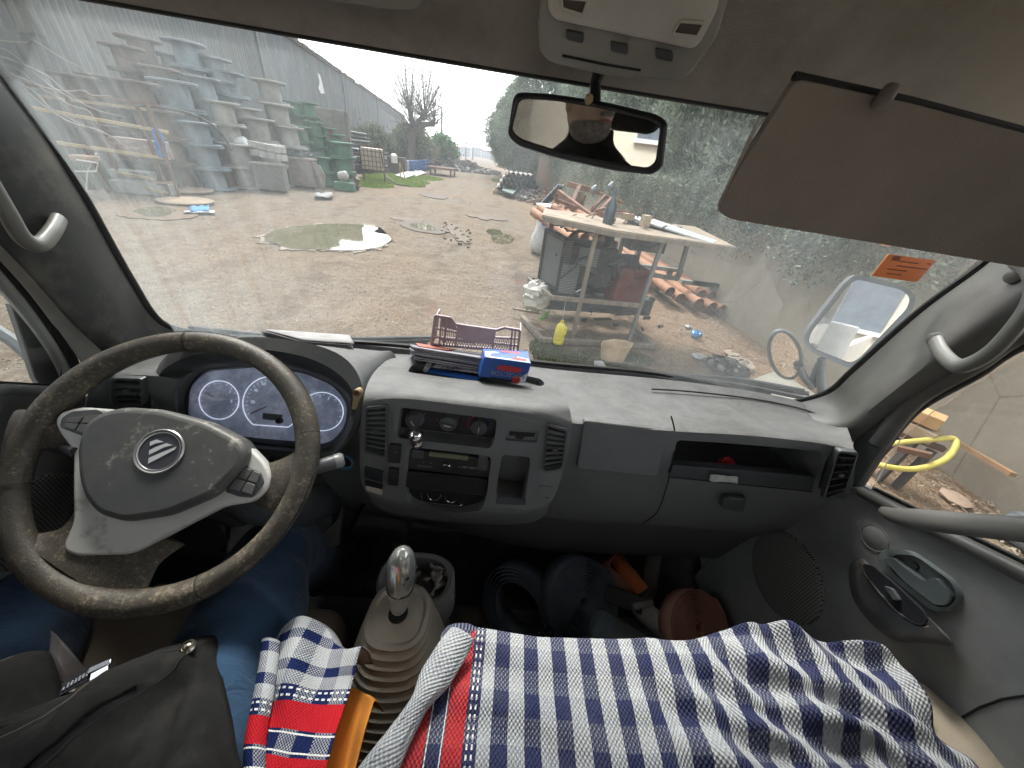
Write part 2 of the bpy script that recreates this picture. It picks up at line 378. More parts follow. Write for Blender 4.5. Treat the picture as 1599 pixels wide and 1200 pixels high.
# ---- centre stack
SR = px3([
 [(612, 561, .73), (660, 557, .75), (740, 563, .755), (830, 575, .755), (860, 585, .72)],
 [(590, 575, .62), (655, 580, .64), (740, 590, .64), (838, 602, .63), (874, 612, .60)],
 [(575, 597, .53), (640, 599, .53), (735, 610, .53), (846, 622, .52), (886, 630, .51)],
 [(568, 622, .478), (628, 618, .474), (730, 629, .474), (842, 643, .474), (892, 652, .482)],
 [(565, 645), (622, 641), (725, 652), (840, 666), (893, 670)],
 [(562, 700), (614, 702), (714, 708), (832, 716), (886, 714)],
 [(564, 752), (608, 762), (708, 770), (824, 776), (870, 765)],
 [(576, 772), (608, 786), (706, 800), (820, 805), (858, 788)],
 [(588, 784, .50), (612, 798, .505), (705, 812, .51), (816, 815, .51), (850, 800, .505)],
])
SR.append([V((p.x, .64, p.z)) for p in SR[8]]); SR.append([V((p.x, .70, p.z-.06)) for p in SR[0]])
stack = MB().grid(loft(SR, 6, 4, True), close_v=True, cap=True).build('center_console', PL, truck)
CLI = rpoly([(624, 636), (776, 655), (772, 690), (765, 701), (620, 684)], 7)
CLI2 = [(628, 634), (776, 653), (771, 684), (622, 666)]
RAD = rpoly([(640, 698), (768, 713), (760, 775), (752, 795), (715, 803), (665, 798), (638, 785), (632, 765)], 10)
POC = rpoly([(784, 710), (829, 714), (820, 782), (773, 776)], 8)
TRAY = rpoly([(643, 566), (700, 563), (800, 576), (846, 588), (852, 602), (832, 608), (690, 594), (636, 586)], 7)
TP = (at(740, 580, y=.665), V((0, 0, 1)))
carve(stack, [MB().prism(onp(CLI, PS), PS[1], .1, .030), MB().prism(onp(RAD, PS), PS[1], .1, .022), MB().prism(onp(POC, PS), PS[1], .1, .07),
              MB().prism(onp(TRAY, TP), TP[1], .1, .055), MB().prism(onp(rpoly([(790, 668), (842, 672), (838, 692), (788, 688)], 5), PS), PS[1], .1, .006)])
gap([(568, 645), (640, 630), (720, 636), (800, 650), (860, 667), (892, 680)], PSd(.001), .0008, m=mat('seam_line', (.3, .29, .26), .7))
vent('', [(574, 638), (604, 634), (602, 710), (572, 702)], PSd(.002), 9, stack, 2)
vent('', [(856, 663), (884, 672), (877, 728), (850, 734)], PSd(.002), 8, stack, 1)
# climate panel
cp = panel('climate_panel', CLI2, PSd(-.024), PLB, stack, .002, .01, r=6, bevel=.001)
MARK = mat('white_print', (.55, .56, .56), .6); MARKR = mat('red_print', (.6, .05, .05), .6); MARKB = mat('blue_print', (.05, .14, .5), .6)
for i, (x, y) in enumerate(((648, 653), (701, 657), (749, 663))):
    c0 = at(x, y, pl=PSd(-.022)); n = PS[1]
    MB().lathe([(.0175, 0), (.0165, .006), (.0145, .013), (.006, .014)], c0, n, 28).box(c0+n*.015, (.005, .006, .026), Matrix.Rotation((-.5, -1.4, .1)[i], 3, 'Y')).build('climate_knob', PLD, cp)
    MB().box(c0+n*.0188, (.0018, .001, .012), Matrix.Rotation((-.5, -1.4, .1)[i], 3, 'Y')).build('knob_mark', MARK, cp)
    for k in range(15):
        a = math.radians(-40+k*260/14); q = c0+n*.0006+V((math.cos(a), 0, math.sin(a)))*.0215
        mm = MB().box(q, (.0028, .0008, .0028) if i == 2 else (.0012, .0006, .0012))
        mm.build('dial_mark', MARKR if (i == 2 and k > 6) else MARKB if i == 2 else MARK, cp) if (i == 2 or k % 4 == 0) else None
# chrome ball knob resting in the recess below the dials
bk = empty('chrome_knob', at(651, 686, pl=PSd(.0)), 'shiny chrome ball knob standing on the ledge below the ventilation dials', 'knob')
MB().lathe([(.0125, -.014), (.0135, -.008), (.011, -.003), (.009, 0), (.0125, .006), (.0135, .013), (.0115, .020), (.006, .0245), (0.001, .026)], at(651, 686, pl=PSd(.004)), (0, -.3, 1), 28).build('ball', CHROME, bk)
# radio and blanking cover, cup holder
rd = panel('radio', [(641, 698), (768, 713), (764, 742), (638, 728)], PSd(-.014), PLB, stack, .009, .01, r=4, bevel=.002)
LCD = mat('lcd_olive', (.20, .22, .13), .3, dust=(.42, .22, .14), duscale=12, dlo=.5, dhi=.6)
panel('radio_display', [(671, 706), (731, 713), (730, 719), (670, 712)], PSd(-.0045), LCD, rd, .001, .003)
c0 = at(698, 727, pl=PSd(-.005))
MB().lathe([(.0085, 0), (.0085, .006), (.007, .008)], c0, PS[1], 26).build('volume_knob', PLB, rd)
MB().tube([c0+PS[1]*.007+(V((math.cos(a), 0, math.sin(a)))*.0078) for a in [k*math.pi/12 for k in range(24)]], .0008, 6, closed=True).build('knob_ring', CHROME, rd)
for (x, y, s) in ((652, 705, 'DISP'), (661, 722, '1'), (673, 723, '2'), (716, 729, '4'), (727, 730, 'RPT'), (738, 731, 'RDM'), (754, 713, 'SCN'), (755, 721, '5'), (755, 729, '6')):
    text('radio_print', s, PSd(-.0045), x, y, .0045, MARK, rd, front=.0006, ext=.0001)
for k in range(6):
    x = 655+k*8 if k < 3 else 690+k*11
    panel('radio_button', [(x-4, 725+k*.8), (x+4, 726+k*.8), (x+4, 730+k*.8), (x-4, 729+k*.8)], PSd(-.005), PLD, rd, .0006, .002)
panel('radio_button', [(748, 709), (762, 711), (761, 735), (746, 733)], PSd(-.005), PLD, rd, .0012, .002, r=2)
panel('radio_button', [(644, 702), (662, 704), (661, 716), (643, 714)], PSd(-.005), PLD, rd, .0012, .002, r=2)
bc = panel('blank_cover', [(636, 731), (763, 745), (758, 770), (633, 757)], PSd(-.014), mat('cover_black', (.018, .019, .023), .45), stack, .009, .01, r=3, bevel=.002)
panel('cover_slot', [(672, 739), (720, 744), (719, 748), (671, 743)], PSd(-.0048), LINE, bc, .001, .003, r=2)
ch = panel('cup_holder', [(636, 760), (757, 773), (750, 793), (715, 801), (668, 797), (640, 786)], PSd(-.020), PLB, stack, .002, .01, r=4)
for (x, y) in ((678, 774), (705, 777)):
    MB().tube([at(*q, pl=PSd(-.015)) for q in circ(x, y-3, 10.5, 11, 14, .1, 0, 180)], .0007, 6).build('chrome_trim', CHROME, ch)
MB().tube(cr([at(*q, pl=PSd(-.013)) for q in ((658, 769), (659, 780), (666, 785), (715, 790), (722, 786), (725, 776))], 4), .0007, 6).build('chrome_trim', CHROME, ch)
# switches
def switch(q, nm='switch', sym=None):
    s = panel(nm, q, PSd(.001), PLB, stack, .004, .01, r=2, bevel=.0015)
    if sym: text('switch_symbol', sym, PSd(.005), sum(a[0] for a in q)/4, sum(a[1] for a in q)/4, .009, mat('dim_print', (.25, .25, .26), .6), s, front=.0004)
switch([(609, 692), (627, 694), (625, 723), (607, 721)], 'hazard_switch', '^')
switch([(608, 729), (624, 731), (622, 758), (606, 756)], 'switch', ':')
switch([(570, 728), (599, 736), (598, 753), (570, 745)], 'switch', '.')
panel('empty_switch_hole', [(570, 749), (598, 757), (597, 773), (570, 763)], PSd(.001), LINE, stack, .0005, .01, r=2)
panel('broken_trim', [(571, 759), (597, 765), (597, 774), (574, 766)], PSd(.002), CREAMP, stack, .002, .004, r=1)
# card slot
panel('card_slot', [(796, 674), (836, 677), (834, 682), (820, 682), (815, 686), (806, 685), (803, 680), (795, 680)], PSd(-.0055), LINE, stack, .0008, .002)
panel('pocket_floor', [(776, 776), (822, 780), (819, 800), (771, 796)], PSd(.001), mat('pocket_flap', (.1, .105, .115), .5), stack, .002, .004, r=3, bevel=.001)
panel('socket_cover', [(841, 757), (864, 760), (861, 776), (838, 774)], PSd(-.0005), PL, stack, .0025, .004, r=2)
panel('socket_hole', [(853, 774), (861, 775), (860, 782), (852, 781)], PSd(.001), LINE, stack, .0008, .003)
for x in (787, 802): MB().bar(at(x, 762, pl=PSd(-.06)), at(x, 776, pl=PSd(-.03)), .012, .02).build('pocket_rib', PLD, stack)
# ---- instrument binnacle
PB = plane(-.4, .485, -.6, 0, -.95, .3)
ringL = [(243, 700), (236, 650), (240, 605), (262, 572), (320, 551), (400, 546), (470, 556), (520, 578), (549, 608), (555, 645), (542, 682), (512, 714), (470, 725), (380, 715), (300, 705)]
ringI = [(300, 690), (290, 655), (290, 612), (318, 580), (365, 573), (420, 573), (470, 582), (517, 601), (543, 628), (543, 660), (522, 692), (490, 702), (455, 697), (390, 690), (340, 690)]
ringO = [(235, 705), (228, 645), (231, 592), (254, 556), (318, 536), (400, 530), (482, 540), (536, 560), (562, 596), (566, 645), (553, 688), (520, 722), (470, 734), (380, 724), (290, 712)]
PI = plane(-.42, .535, -.58, 0, -.86, .51)
RR = [onp(ringI, PI), onp([((a[0]*.6+b[0]*.4), (a[1]*.6+b[1]*.4)) for a, b in zip(ringI, ringL)], plane(-.4, .515, -.59, 0, -.92, .40)), onp(ringL, (PB[0]-PB[1]*.008, PB[1]))]
RR += [onp(ringL, PB)] + [[p+V((0, .012, .004)) for p in onp([((a[0]*.3+b[0]*.7), (a[1]*.3+b[1]*.7)) for a, b in zip(ringL, ringO)], PB)]]
RR += [[V((p.x, .57, p.z*.97+1.50*.03)) for p in onp(ringO, plane(-.4, .53, -.6, 0, -.95, .3))]]
RR += [[V((p.x*.99, .735 if p.z > 1.50 else .60, min(p.z-.02, EYE.z+CABZ-.575) if p.z > 1.50 else p.z)) for p in RR[-1]]]
q = [cr(r, 4, True) for r in RR]
MB().grid([q[0], q[1], q[2], q[3]], close_u=True).build('binnacle_tunnel', PLD, dash)
MB().grid([q[3], q[4], q[5], q[6]], close_u=True).build('instrument_hood', PL, dash)
fr2 = onp(ringL, plane(-.4, .40, -.6, 0, -.95, .3)); bk2 = onp([(410+(x-410)*1.03, 640+(y-640)*1.03) for x, y in ringI], (PI[0]-PI[1]*.03, PI[1])); Ns = len(fr2)
cut = MB(); cut.add(fr2+bk2, [tuple(range(Ns)), tuple(range(2*Ns-1, Ns-1, -1))]+[(i, i+Ns, (i+1) % Ns+Ns, (i+1) % Ns) for i in range(Ns)])
carve(dash, [cut])
# gauges
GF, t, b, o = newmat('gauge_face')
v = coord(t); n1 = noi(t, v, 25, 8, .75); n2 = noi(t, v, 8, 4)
_gc = (mixc(t, ramp(t, n1, [(.45, 0), (.75, 1)]), mixc(t, n2, (.24, .27, .34), (.35, .38, .44)), (.66, .68, .73))); t.links.new(_gc, b.inputs['Base Color']); t.links.new(_gc, b.inputs['Emission Color']); b.inputs['Emission Strength'].default_value = .07; b.inputs['Roughness'].default_value = .35   # added glow to lift the dials out of the dark hood, no lamp
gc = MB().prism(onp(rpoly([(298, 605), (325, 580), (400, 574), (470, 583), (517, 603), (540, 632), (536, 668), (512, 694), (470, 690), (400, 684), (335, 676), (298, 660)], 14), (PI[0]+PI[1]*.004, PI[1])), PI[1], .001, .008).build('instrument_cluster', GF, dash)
PG = (PI[0]+PI[1]*.0056, PI[1])
RINGM = emis(mat('dial_ring', (.85, .85, .83), .4), .22, (.9, .92, 1))  # rings given an added glow to stay pale against the glowing face
def dial(cx, cy, rx, ry, a0=0, a1=360, flatb=False, nt_=13):
    pts = [at(*p, pl=PG) for p in circ(cx, cy, rx, ry, 40, .1, a0, a1)]
    if flatb: pts.append(pts[0])
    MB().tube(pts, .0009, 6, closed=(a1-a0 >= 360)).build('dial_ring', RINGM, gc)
    m = MB()
    for k in range(nt_):
        a = 150+k*240/(nt_-1); p, q_ = circ(cx, cy, rx*.92, ry*.92, 1, .1, a, a+1)[0], circ(cx, cy, rx*.83, ry*.83, 1, .1, a, a+1)[0]
        m.bar(at(*p, pl=PG), at(*q_, pl=PG), .0009, .0004, up=PI[1])
    m.build('dial_ticks', emis(mat('tick', (.7, .72, .78), .5), .12, (.9, .92, 1)), gc)  # tick glow is added too, no lamp behind
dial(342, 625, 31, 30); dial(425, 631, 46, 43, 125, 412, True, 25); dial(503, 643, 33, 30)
NEED = mat('red_needle', (.65, .10, .12), .4)
MB().bar(at(416, 635, pl=(PG[0]+PG[1]*.003, PG[1])), at(390, 647, pl=(PG[0]+PG[1]*.003, PG[1])), .0018, .001, up=PI[1]).build('needle', NEED, gc)
MB().bar(at(336, 622, pl=PG), at(321, 613, pl=PG), .0015, .001, up=PI[1]).build('needle', MARK, gc)
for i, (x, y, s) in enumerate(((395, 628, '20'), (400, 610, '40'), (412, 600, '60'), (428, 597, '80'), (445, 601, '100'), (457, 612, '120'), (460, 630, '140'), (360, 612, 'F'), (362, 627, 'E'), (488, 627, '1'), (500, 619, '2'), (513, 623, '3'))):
    text('dial_number', s, PG, x, y, .0075, emis(mat('dialnum', (.7, .72, .78), .5), .14, (.9, .92, 1)) if i == 0 else bpy.data.materials['dialnum'], gc, ext=.0002)  # numbers share the added glow of the dials
panel('odometer_display', [(411, 645), (441, 648), (440, 658), (410, 655)], PG, mat('lcd', (.42, .45, .35), .4), gc, .0006, .001, r=1)
MB().lathe([(.006, 0), (.005, .008)], at(438, 657, pl=PG), PI[1], 12).build('trip_button', PLB, gc)
GL = glass('dusty_lens', (.04, .28), (.85, .88, .95), 1.0, (.80, .86, 1.0), ns=22, lo=.42, hi=.85)
MB().prism(onp(rpoly([(296, 605), (323, 578), (400, 571), (472, 580), (521, 601), (544, 632), (540, 672), (514, 700), (470, 696), (400, 690), (330, 682), (294, 660)], 14), (PI[0]+PI[1]*.013, PI[1])), PI[1], 0, .002).build('cluster_lens', GL, dash)
MB().prism(onp([(384, 698), (470, 706), (478, 718), (388, 708)], (PB[0]-PB[1]*.004, PB[1])), PB[1], .002, .01).build('trim_strip', PLD, dash)
# ignition ring, key holder piece
MB().lathe([(.012, 0), (.017, .003), (.0175, .008), (.0135, .009), (.012, .002)], at(541, 719, pl=PFd(.012)), (0, -1, .2), 26, cap=False).build('ignition_ring', mat('ignition_blue', (.08, .25, .42), .4, dust=(.02, .03, .04)), dash)
MB().lathe([(.013, .001), (.0135, .006), (.004, .0065)], at(541, 719, pl=PFd(.010)), (0, -1, .2), 20).build('ignition_lock', LINE, dash)
CRM = mat('yellowed_plastic', (.50, .40, .22), .5, dust=(.3, .2, .1))
pc = MB()
pp = plane(-.24, .475, -.58, 0, -1, .2)
pc.prism(onp(rpoly([(552, 609), (562, 605), (567, 611), (563, 624), (557, 640), (550, 638), (552, 622)], 4), pp), pp[1], .004, .004)
o_ = pc.build('plastic_clip', CRM, None, bevel=.0015, label='small yellowed plastic clip hanging beside the instrument hood', cat='clip')
pc2 = MB().lathe([(.0065, 0), (.0065, .006), (.005, .007), (.004, .003)], at(560, 611, pl=pp)+pp[1]*.003, pp[1], 16).build('clip_ring', mat('clip_brown', (.28, .16, .07), .6), o_)

# ---- steering wheel
WN = V((.079, -.654, .752)).normalized(); WC = C(-.50, .376, -.605)
PW = (WC, WN)
def PWd(k): return (WC+WN*k, WN)
ax = V((1, 0, 0)); ax = (ax-WN*ax.dot(WN)).normalized(); ay = WN.cross(ax)
sw = empty('steering_wheel', (0, 0, 0)); sw.parent = truck; WL[sw.name] = V((0, 0, 0))
rim = [WC+ax*math.cos(q_)*.200+ay*math.sin(q_)*.200 for q_ in [k*2*math.pi/96 for k in range(96)]]
rr = [.0178+.0012*math.sin(3*k*2*math.pi/96) for k in range(96)]
MB().tube(rim, rr, 22, closed=True, up=WN).build('rim', LEATHER, sw, angle=80)
SEAMD = mat('seam_thread', (.03, .027, .022), .8)
MB().tube([WC+ax*math.cos(q_)*.2165+ay*math.sin(q_)*.2165+WN*.0065 for q_ in [k*2*math.pi/96 for k in range(96)]], .0006, 5, closed=True).build('rim_stitching', SEAMD, sw)
for a in (18, 100, 196, 300):
    q_ = math.radians(a); cdir = ax*math.cos(q_)+ay*math.sin(q_); c0 = WC+cdir*.2
    MB().tube([c0+(cdir*math.cos(s)+WN*math.sin(s))*.0183 for s in [k*math.pi/12 for k in range(24)]], .0007, 5, closed=True).build('rim_seam', SEAMD, sw)
def spoke(pts, dz0, nm='spoke'):
    """centre line px, half widths, heights above the wheel plane"""
    rows = []
    for (x, y, w_, hz, th) in pts:
        rows.append((at(x, y, pl=PWd(hz)), w_, th))
    m = MB(); vs = []
    R_ = []
    P = [r[0] for r in rows]
    for i, (p, w_, th) in enumerate(rows):
        t_ = (P[min(i+1, len(P)-1)]-P[max(i-1, 0)]).normalized(); s_ = t_.cross(WN).normalized()
        R_.append([p+s_*w_*math.cos(a)+WN*th*math.sin(a) for a in [k*2*math.pi/12 for k in range(12)]])
    m.grid(loft(R_, 1, 4), close_u=False, cap=False)
    return m
def spoke_b(rings, nm='spoke', mt=None):
    R_ = []
    for (a, b_, hz, th) in rings:      # two edge pixels across the spoke, height, thickness
        p, q_ = at(*a, pl=PWd(hz)), at(*b_, pl=PWd(hz)); c0 = (p+q_)/2; s_ = (p-q_)/2
        R_.append([c0+s_*math.cos(g)+WN*th*math.sin(g) for g in [k*2*math.pi/16 for k in range(16)]])
    cols = [cr([r[j] for r in R_], 5) for j in range(16)]
    rows = [[cols[j][i] for j in range(16)] for i in range(len(cols[0]))]
    return MB().grid(rows, close_u=True, cap=True).build(nm, mt or LEATHER, sw, angle=70)
spoke_b([((28, 640), (8, 760), -.002, .012), ((62, 640), (48, 712), -.005, .012), ((105, 640), (98, 700), -.010, .011), ((140, 645), (135, 705), -.014, .010)])
spoke_b([((488, 668), (458, 785), -.003, .011), ((468, 700), (432, 800), -.005, .012), ((425, 722), (402, 790), -.010, .011), ((385, 720), (375, 780), -.014, .010)])
spoke_b([((-5, 810), (210, 955), -.004, .012), ((45, 832), (232, 915), -.008, .012), ((95, 825), (250, 880), -.012, .012), ((118, 795), (290, 850), -.016, .011)])
trim = [(88, 660), (97, 645), (130, 636), (180, 640), (270, 652), (385, 692), (414, 722), (424, 742), (420, 765), (396, 784), (345, 792), (272, 830), (205, 866), (122, 868), (104, 860), (103, 848), (118, 815), (117, 760), (118, 705), (97, 678)]
panel('spoke_trim', rpoly(trim, 12), PWd(.004), SILV, sw, .004, .018, bevel=.004, seg=3)
hub = rpoly([(133, 745), (131, 700), (142, 664), (168, 645), (205, 637), (262, 641), (330, 660), (380, 686), (393, 706), (384, 732), (340, 775), (270, 805), (205, 815), (163, 803), (142, 778)], 14)
hb = panel('hub_cover', hub, PWd(.012), HUB, sw, .014, .03, bevel=.010, seg=4)
EMR = mat('emblem_satin', (.55, .55, .54), .3, .5); eN = WN; eC = at(250, 705, pl=PWd(.026)); PE = (eC, eN)
MB().lathe([(.0325, 0), (.0335, .002), (.0320, .0035), (.0300, .0022)], eC, eN, 40, cap=False).build('emblem_ring', EMR, hb)
MB().lathe([(.0285, .0012), (.0290, .0026), (.0278, .0028), (.0272, .0016)], eC, eN, 40, cap=False).build('emblem_ring', EMR, hb)
MB().lathe([(.0305, 0), (.0305, .0014), (.001, .0014)], eC, eN, 40).build('emblem_disc', mat('emblem_dark', (.07, .07, .085), .25), hb)
em = MB(); EP = (eC+eN*.0018, eN)
ex = .075
for poly in (((596, 405), (735, 358), (875, 405), (700, 440), (596, 490)), ((582, 580), (700, 520), (930, 432), (1060, 475), (880, 520), (740, 590), (575, 672)), ((572, 740), (850, 620), (1140, 505), (1110, 565), (900, 680), (555, 858))):
    em.prism(onp([(190+x*ex, 660+y*ex) for x, y in poly], EP), eN, .0008, .001)
em.build('emblem_bars', mat('emblem_bright', (.85, .85, .86), .25, .3, col2=(.8, .8, .8)), hb, smooth=False)
for q_, nm in (([(96, 668), (99, 653), (115, 643), (155, 640), (168, 647), (138, 684)], 'l'), ([(352, 768), (386, 727), (408, 738), (413, 754), (396, 777), (375, 776)], 'r')):
    bp = panel('button_pad', rpoly(q_, 5), PWd(.009), PLD, sw, .003, .008, bevel=.001)
    Q4 = [V((*p, 0)) for p in (((104, 653), (162, 646), (137, 680), (100, 668)) if nm == 'l' else ((384, 728), (409, 738), (395, 775), (355, 764)))]
    bg_ = bpy.data.materials.get('button_grey') or mat('button_grey', (.16, .16, .155), .5)
    for u0_, u1_ in ((.04, .47), (.53, .96)):
        for v0_, v1_ in ((.05, .46), (.54, .95)):
            f_ = lambda u_, v_: Q4[0].lerp(Q4[1], u_).lerp(Q4[3].lerp(Q4[2], u_), v_)
            panel('wheel_button', rpoly([f_(u0_, v0_)[:2], f_(u1_, v0_)[:2], f_(u1_, v1_)[:2], f_(u0_, v1_)[:2]], 2), PWd(.0125), bg_, bp, .002, .002, bevel=.0006)
MB().tube([WC-WN*.012, WC-WN*.05, C(-.47, .44, -.74), C(-.45, .53, -.80)], [.045, .062, .075, .09], 24).build('column_cover', PLD, sw)
MB().tube([WC-WN*.03, C(-.43, .42, -.74), C(-.42, .50, -.84), C(-.42, .58, -.95)], [.04, .05, .07, .05], 18).build('column_shroud', PLD, sw)
st = MB(); a, b_ = at(455, 742, d=.56), at(530, 719, d=.60)
st.tube([a, a.lerp(b_, .4), a.lerp(b_, .45), a.lerp(b_, .93), b_], [.008, .009, .0115, .0125, .010], 16).build('wiper_stalk', PLD, sw)
MB().lathe([(.0128, 0), (.0128, .01), (.010, .014)], a.lerp(b_, .9), (b_-a), 16).build('stalk_cap', mat('stalk_grey', (.28, .28, .28), .35), sw)
MB().tube([at(120, 708, d=.52), at(100, 700, d=.54), at(80, 698, d=.56)], [.010, .012, .010], 14, flat=.6).build('indicator_stalk', PLD, sw)

# ---- windscreen frame: header, roof lining, pillars
hx = [-.95, -.5, -.09, .31, .60, .74, .78]
def hdr(x, dy, dz):     # header line, bowed
    k = (x+.05)/.8
    return C(x, .60-.028*k*k+dy, -.051+dz-.019*x)
prof = [(.012, -.004), (.004, .002), (-.010, .018), (-.035, .055), (-.075, .105), (-.14, .150), (-.25, .180), (-.5, .19), (-1.2, .19)]
MB().grid(loft([[hdr(x, a, b_) for x in hx] for a, b_ in prof], 3, 3)).build('roof_lining', LINER, truck, solid=.006)
MB().tube(cr([hdr(x, .010, -.003) for x in hx], 6), .0045, 8).build('windscreen_seal', SEAL, truck)
# outer roof skin
MB().grid(loft([[hdr(x, a+.02, b_+.03) for x in hx] for a, b_ in [(.02, -.028)]+prof], 3, 3)).build('roof_panel', WHITEP, truck, solid=.003)
def strip(rows, m, name, parent=truck, ku=6, kv=4, solid=0, **k):
    return MB().grid(loft([[at(p[0], p[1], x=p[2]) for p in r] for r in rows], ku, kv)).build(name, m, parent, solid=solid, **k)
# right pillar (rows run from the glass to the door)
RP = [[(1620, 345, .755), (1541, 416, .75), (1440, 490, .75), (1338, 580, .755), (1296, 616, .76), (1240, 632, .74)],
      [(1640, 350, .735), (1553, 424, .73), (1452, 498, .73), (1350, 590, .735), (1306, 632, .745), (1250, 640, .72)],
      [(1660, 362, .715), (1572, 436, .71), (1470, 512, .705), (1364, 602, .71), (1315, 645, .725), (1262, 650, .70)],
      [(1700, 385, .70), (1600, 462, .69), (1500, 530, .685), (1388, 618, .69), (1322, 665, .70), (1270, 665, .69)],
      [(1730, 430, .715), (1640, 500, .71), (1526, 560, .71), (1412, 632, .715), (1332, 690, .72), (1280, 690, .70)]]
strip(RP, PLL, 'windscreen_pillar', solid=.004)
MB().tube(cr([at(p[0]-4, p[1]-3, x=p[2]+.003) for p in RP[0]], 6), .0065, 8).build('windscreen_seal', SEAL, truck)
LP_ = [[(-60, 35, -.735), (0, 124, -.735), (62, 208, -.735), (128, 313, -.735), (200, 440, -.735), (246, 506, -.735), (300, 524, -.735)],
       [(-75, 55, -.72), (-14, 143, -.72), (48, 226, -.72), (116, 330, -.72), (186, 450, -.72), (232, 516, -.73), (290, 535, -.72)],
       [(-100, 90, -.705), (-40, 175, -.705), (24, 262, -.705), (92, 360, -.705), (168, 470, -.705), (218, 535, -.72), (260, 560, -.71)],
       [(-125, 150, -.70), (-80, 220, -.70), (-8, 310, -.70), (64, 395, -.70), (140, 490, -.70), (190, 550, -.705), (200, 575, -.71)],
       [(-140, 205, -.705), (-110, 265, -.705), (-36, 345, -.705), (40, 425, -.705), (112, 505, -.705), (166, 556, -.72), (160, 580, -.705)]]
strip(LP_, mat('pillar_dark', (.045, .05, .049), .42, grain=.2, dust=(.15, .14, .12)), 'windscreen_pillar', solid=.004)
MB().tube(cr([at(p[0]+4, p[1]-3, x=p[2]-.003) for p in LP_[0]], 6), .007, 8).build('windscreen_seal', SEAL, truck)
# lower glass seal / cowl
BL = [at(300, 526, y=.74), at(420, 528, y=.775), at(640, 541, y=.80), at(830, 565, y=.805), at(1000, 581, y=.80), at(1150, 601, y=.775), at(1262, 622, y=.72), at(1296, 612, y=.66)]
MB().tube(cr(BL, 6), .006, 8).build('windscreen_seal', SEAL, truck)
# windscreen
top = [hdr(x, .016, -.002) for x in (-.86, -.6, -.35, -.09, .17, .42, .66, .79)]
bot = [C(-.86, .62, -.585), C(-.62, .745, -.592), C(-.36, .79, -.585), C(-.09, .812, -.585), C(.18, .812, -.59), C(.44, .795, -.60), (C(.68, .75, -.612)), C(.80, .66, -.60)]
rows = []
for i in range(9):
    t_ = i/8; rows.append([top[j].lerp(bot[j], t_)+V((0, .02*math.sin(math.pi*t_), 0)) for j in range(8)])
def wsdirt(t, f):
    c = t.nodes.new('ShaderNodeTexCoord'); sp = t.nodes.new('ShaderNodeSeparateXYZ'); t.links.new(c.outputs['Object'], sp.inputs[0])
    X, Z = sp.outputs[0], sp.outputs[2]
    lf = mth(t, 'SMOOTH_MIN', 1, mth(t, 'MAXIMUM', mth(t, 'MULTIPLY_ADD', X, -2.2, -.55), 0), .1)          # unwiped left side
    m = t.nodes.new('ShaderNodeMapping'); m.inputs['Rotation'].default_value = (0, math.radians(-38), 0); m.inputs['Scale'].default_value = (26, 1, 1.6); t.links.new(c.outputs['Object'], m.inputs[0])
    st_ = noi(t, m.outputs[0], 2.2, 7, .7); st_ = ramp(t, st_, [(.38, .25), (.8, 1)])
    a_ = mth(t, 'MULTIPLY', lf, mth(t, 'MULTIPLY', st_, .40))
    rt = mth(t, 'MAXIMUM', mth(t, 'MULTIPLY_ADD', X, 1.6, -.30), 0); rt = mth(t, 'MINIMUM', rt, .5)
    m2 = t.nodes.new('ShaderNodeMapping'); m2.inputs['Rotation'].default_value = (0, math.radians(25), 0); m2.inputs['Scale'].default_value = (10, 1, 2.5); t.links.new(c.outputs['Object'], m2.inputs[0])
    b2 = mth(t, 'MULTIPLY', rt, mth(t, 'MULTIPLY', ramp(t, noi(t, m2.outputs[0], 2.5, 7, .7), [(.35, .25), (.75, 1)]), .27))
    tp = mth(t, 'MAXIMUM', mth(t, 'MULTIPLY_ADD', Z, 4, -7.35), 0)
    tp = mth(t, 'MULTIPLY', mth(t, 'MINIMUM', tp, 1), mth(t, 'MULTIPLY', ramp(t, noi(t, m2.outputs[0], 1.5, 5, .6), [(.4, 0), (.7, 1)]), .10))
    return mth(t, 'ADD', mth(t, 'ADD', f, a_), mth(t, 'ADD', b2, tp))
WS = glass('windscreen_glass', (.03, .08), (.955, .965, .945), .6, (.62, .68, .68), ns=4, local=wsdirt)
ws = MB().grid(loft(rows, 4, 2)).build('windscreen', WS, truck)
# registration sticker
pst = at(1412, 418, y=.60); spl = (pst, V((.1, -.97, .2)).normalized())
sk = MB().prism(onp(rpoly([(1387, 397), (1462, 407), (1431, 441), (1361, 431)], 4), spl), spl[1], .0004, .0006).build('windscreen_sticker', mat('orange_sticker', (.95, .27, .07), .6, col2=(.9, .24, .06), trans=.0), ws)
SKI = mat('sticker_ink', (.30, .07, .02), .6)
spi = (spl[0]+spl[1]*.0008, spl[1])
for k, (xa, ya, xb, yb) in enumerate(((1404, 408, 1434, 412), (1400, 415, 1448, 421), (1386, 420, 1416, 424), (1384, 427, 1408, 430), (1448, 412, 1454, 413))):
    MB().bar(at(xa, ya, pl=spi), at(xb, yb, pl=spi), .0015, .0003, up=spl[1]).build('sticker_line', SKI, sk)
MB().prism(onp([(1396, 400), (1408, 401), (1403, 408), (1392, 407)], spi), spl[1], .0001, .0002).build('sticker_block', SKI, sk)
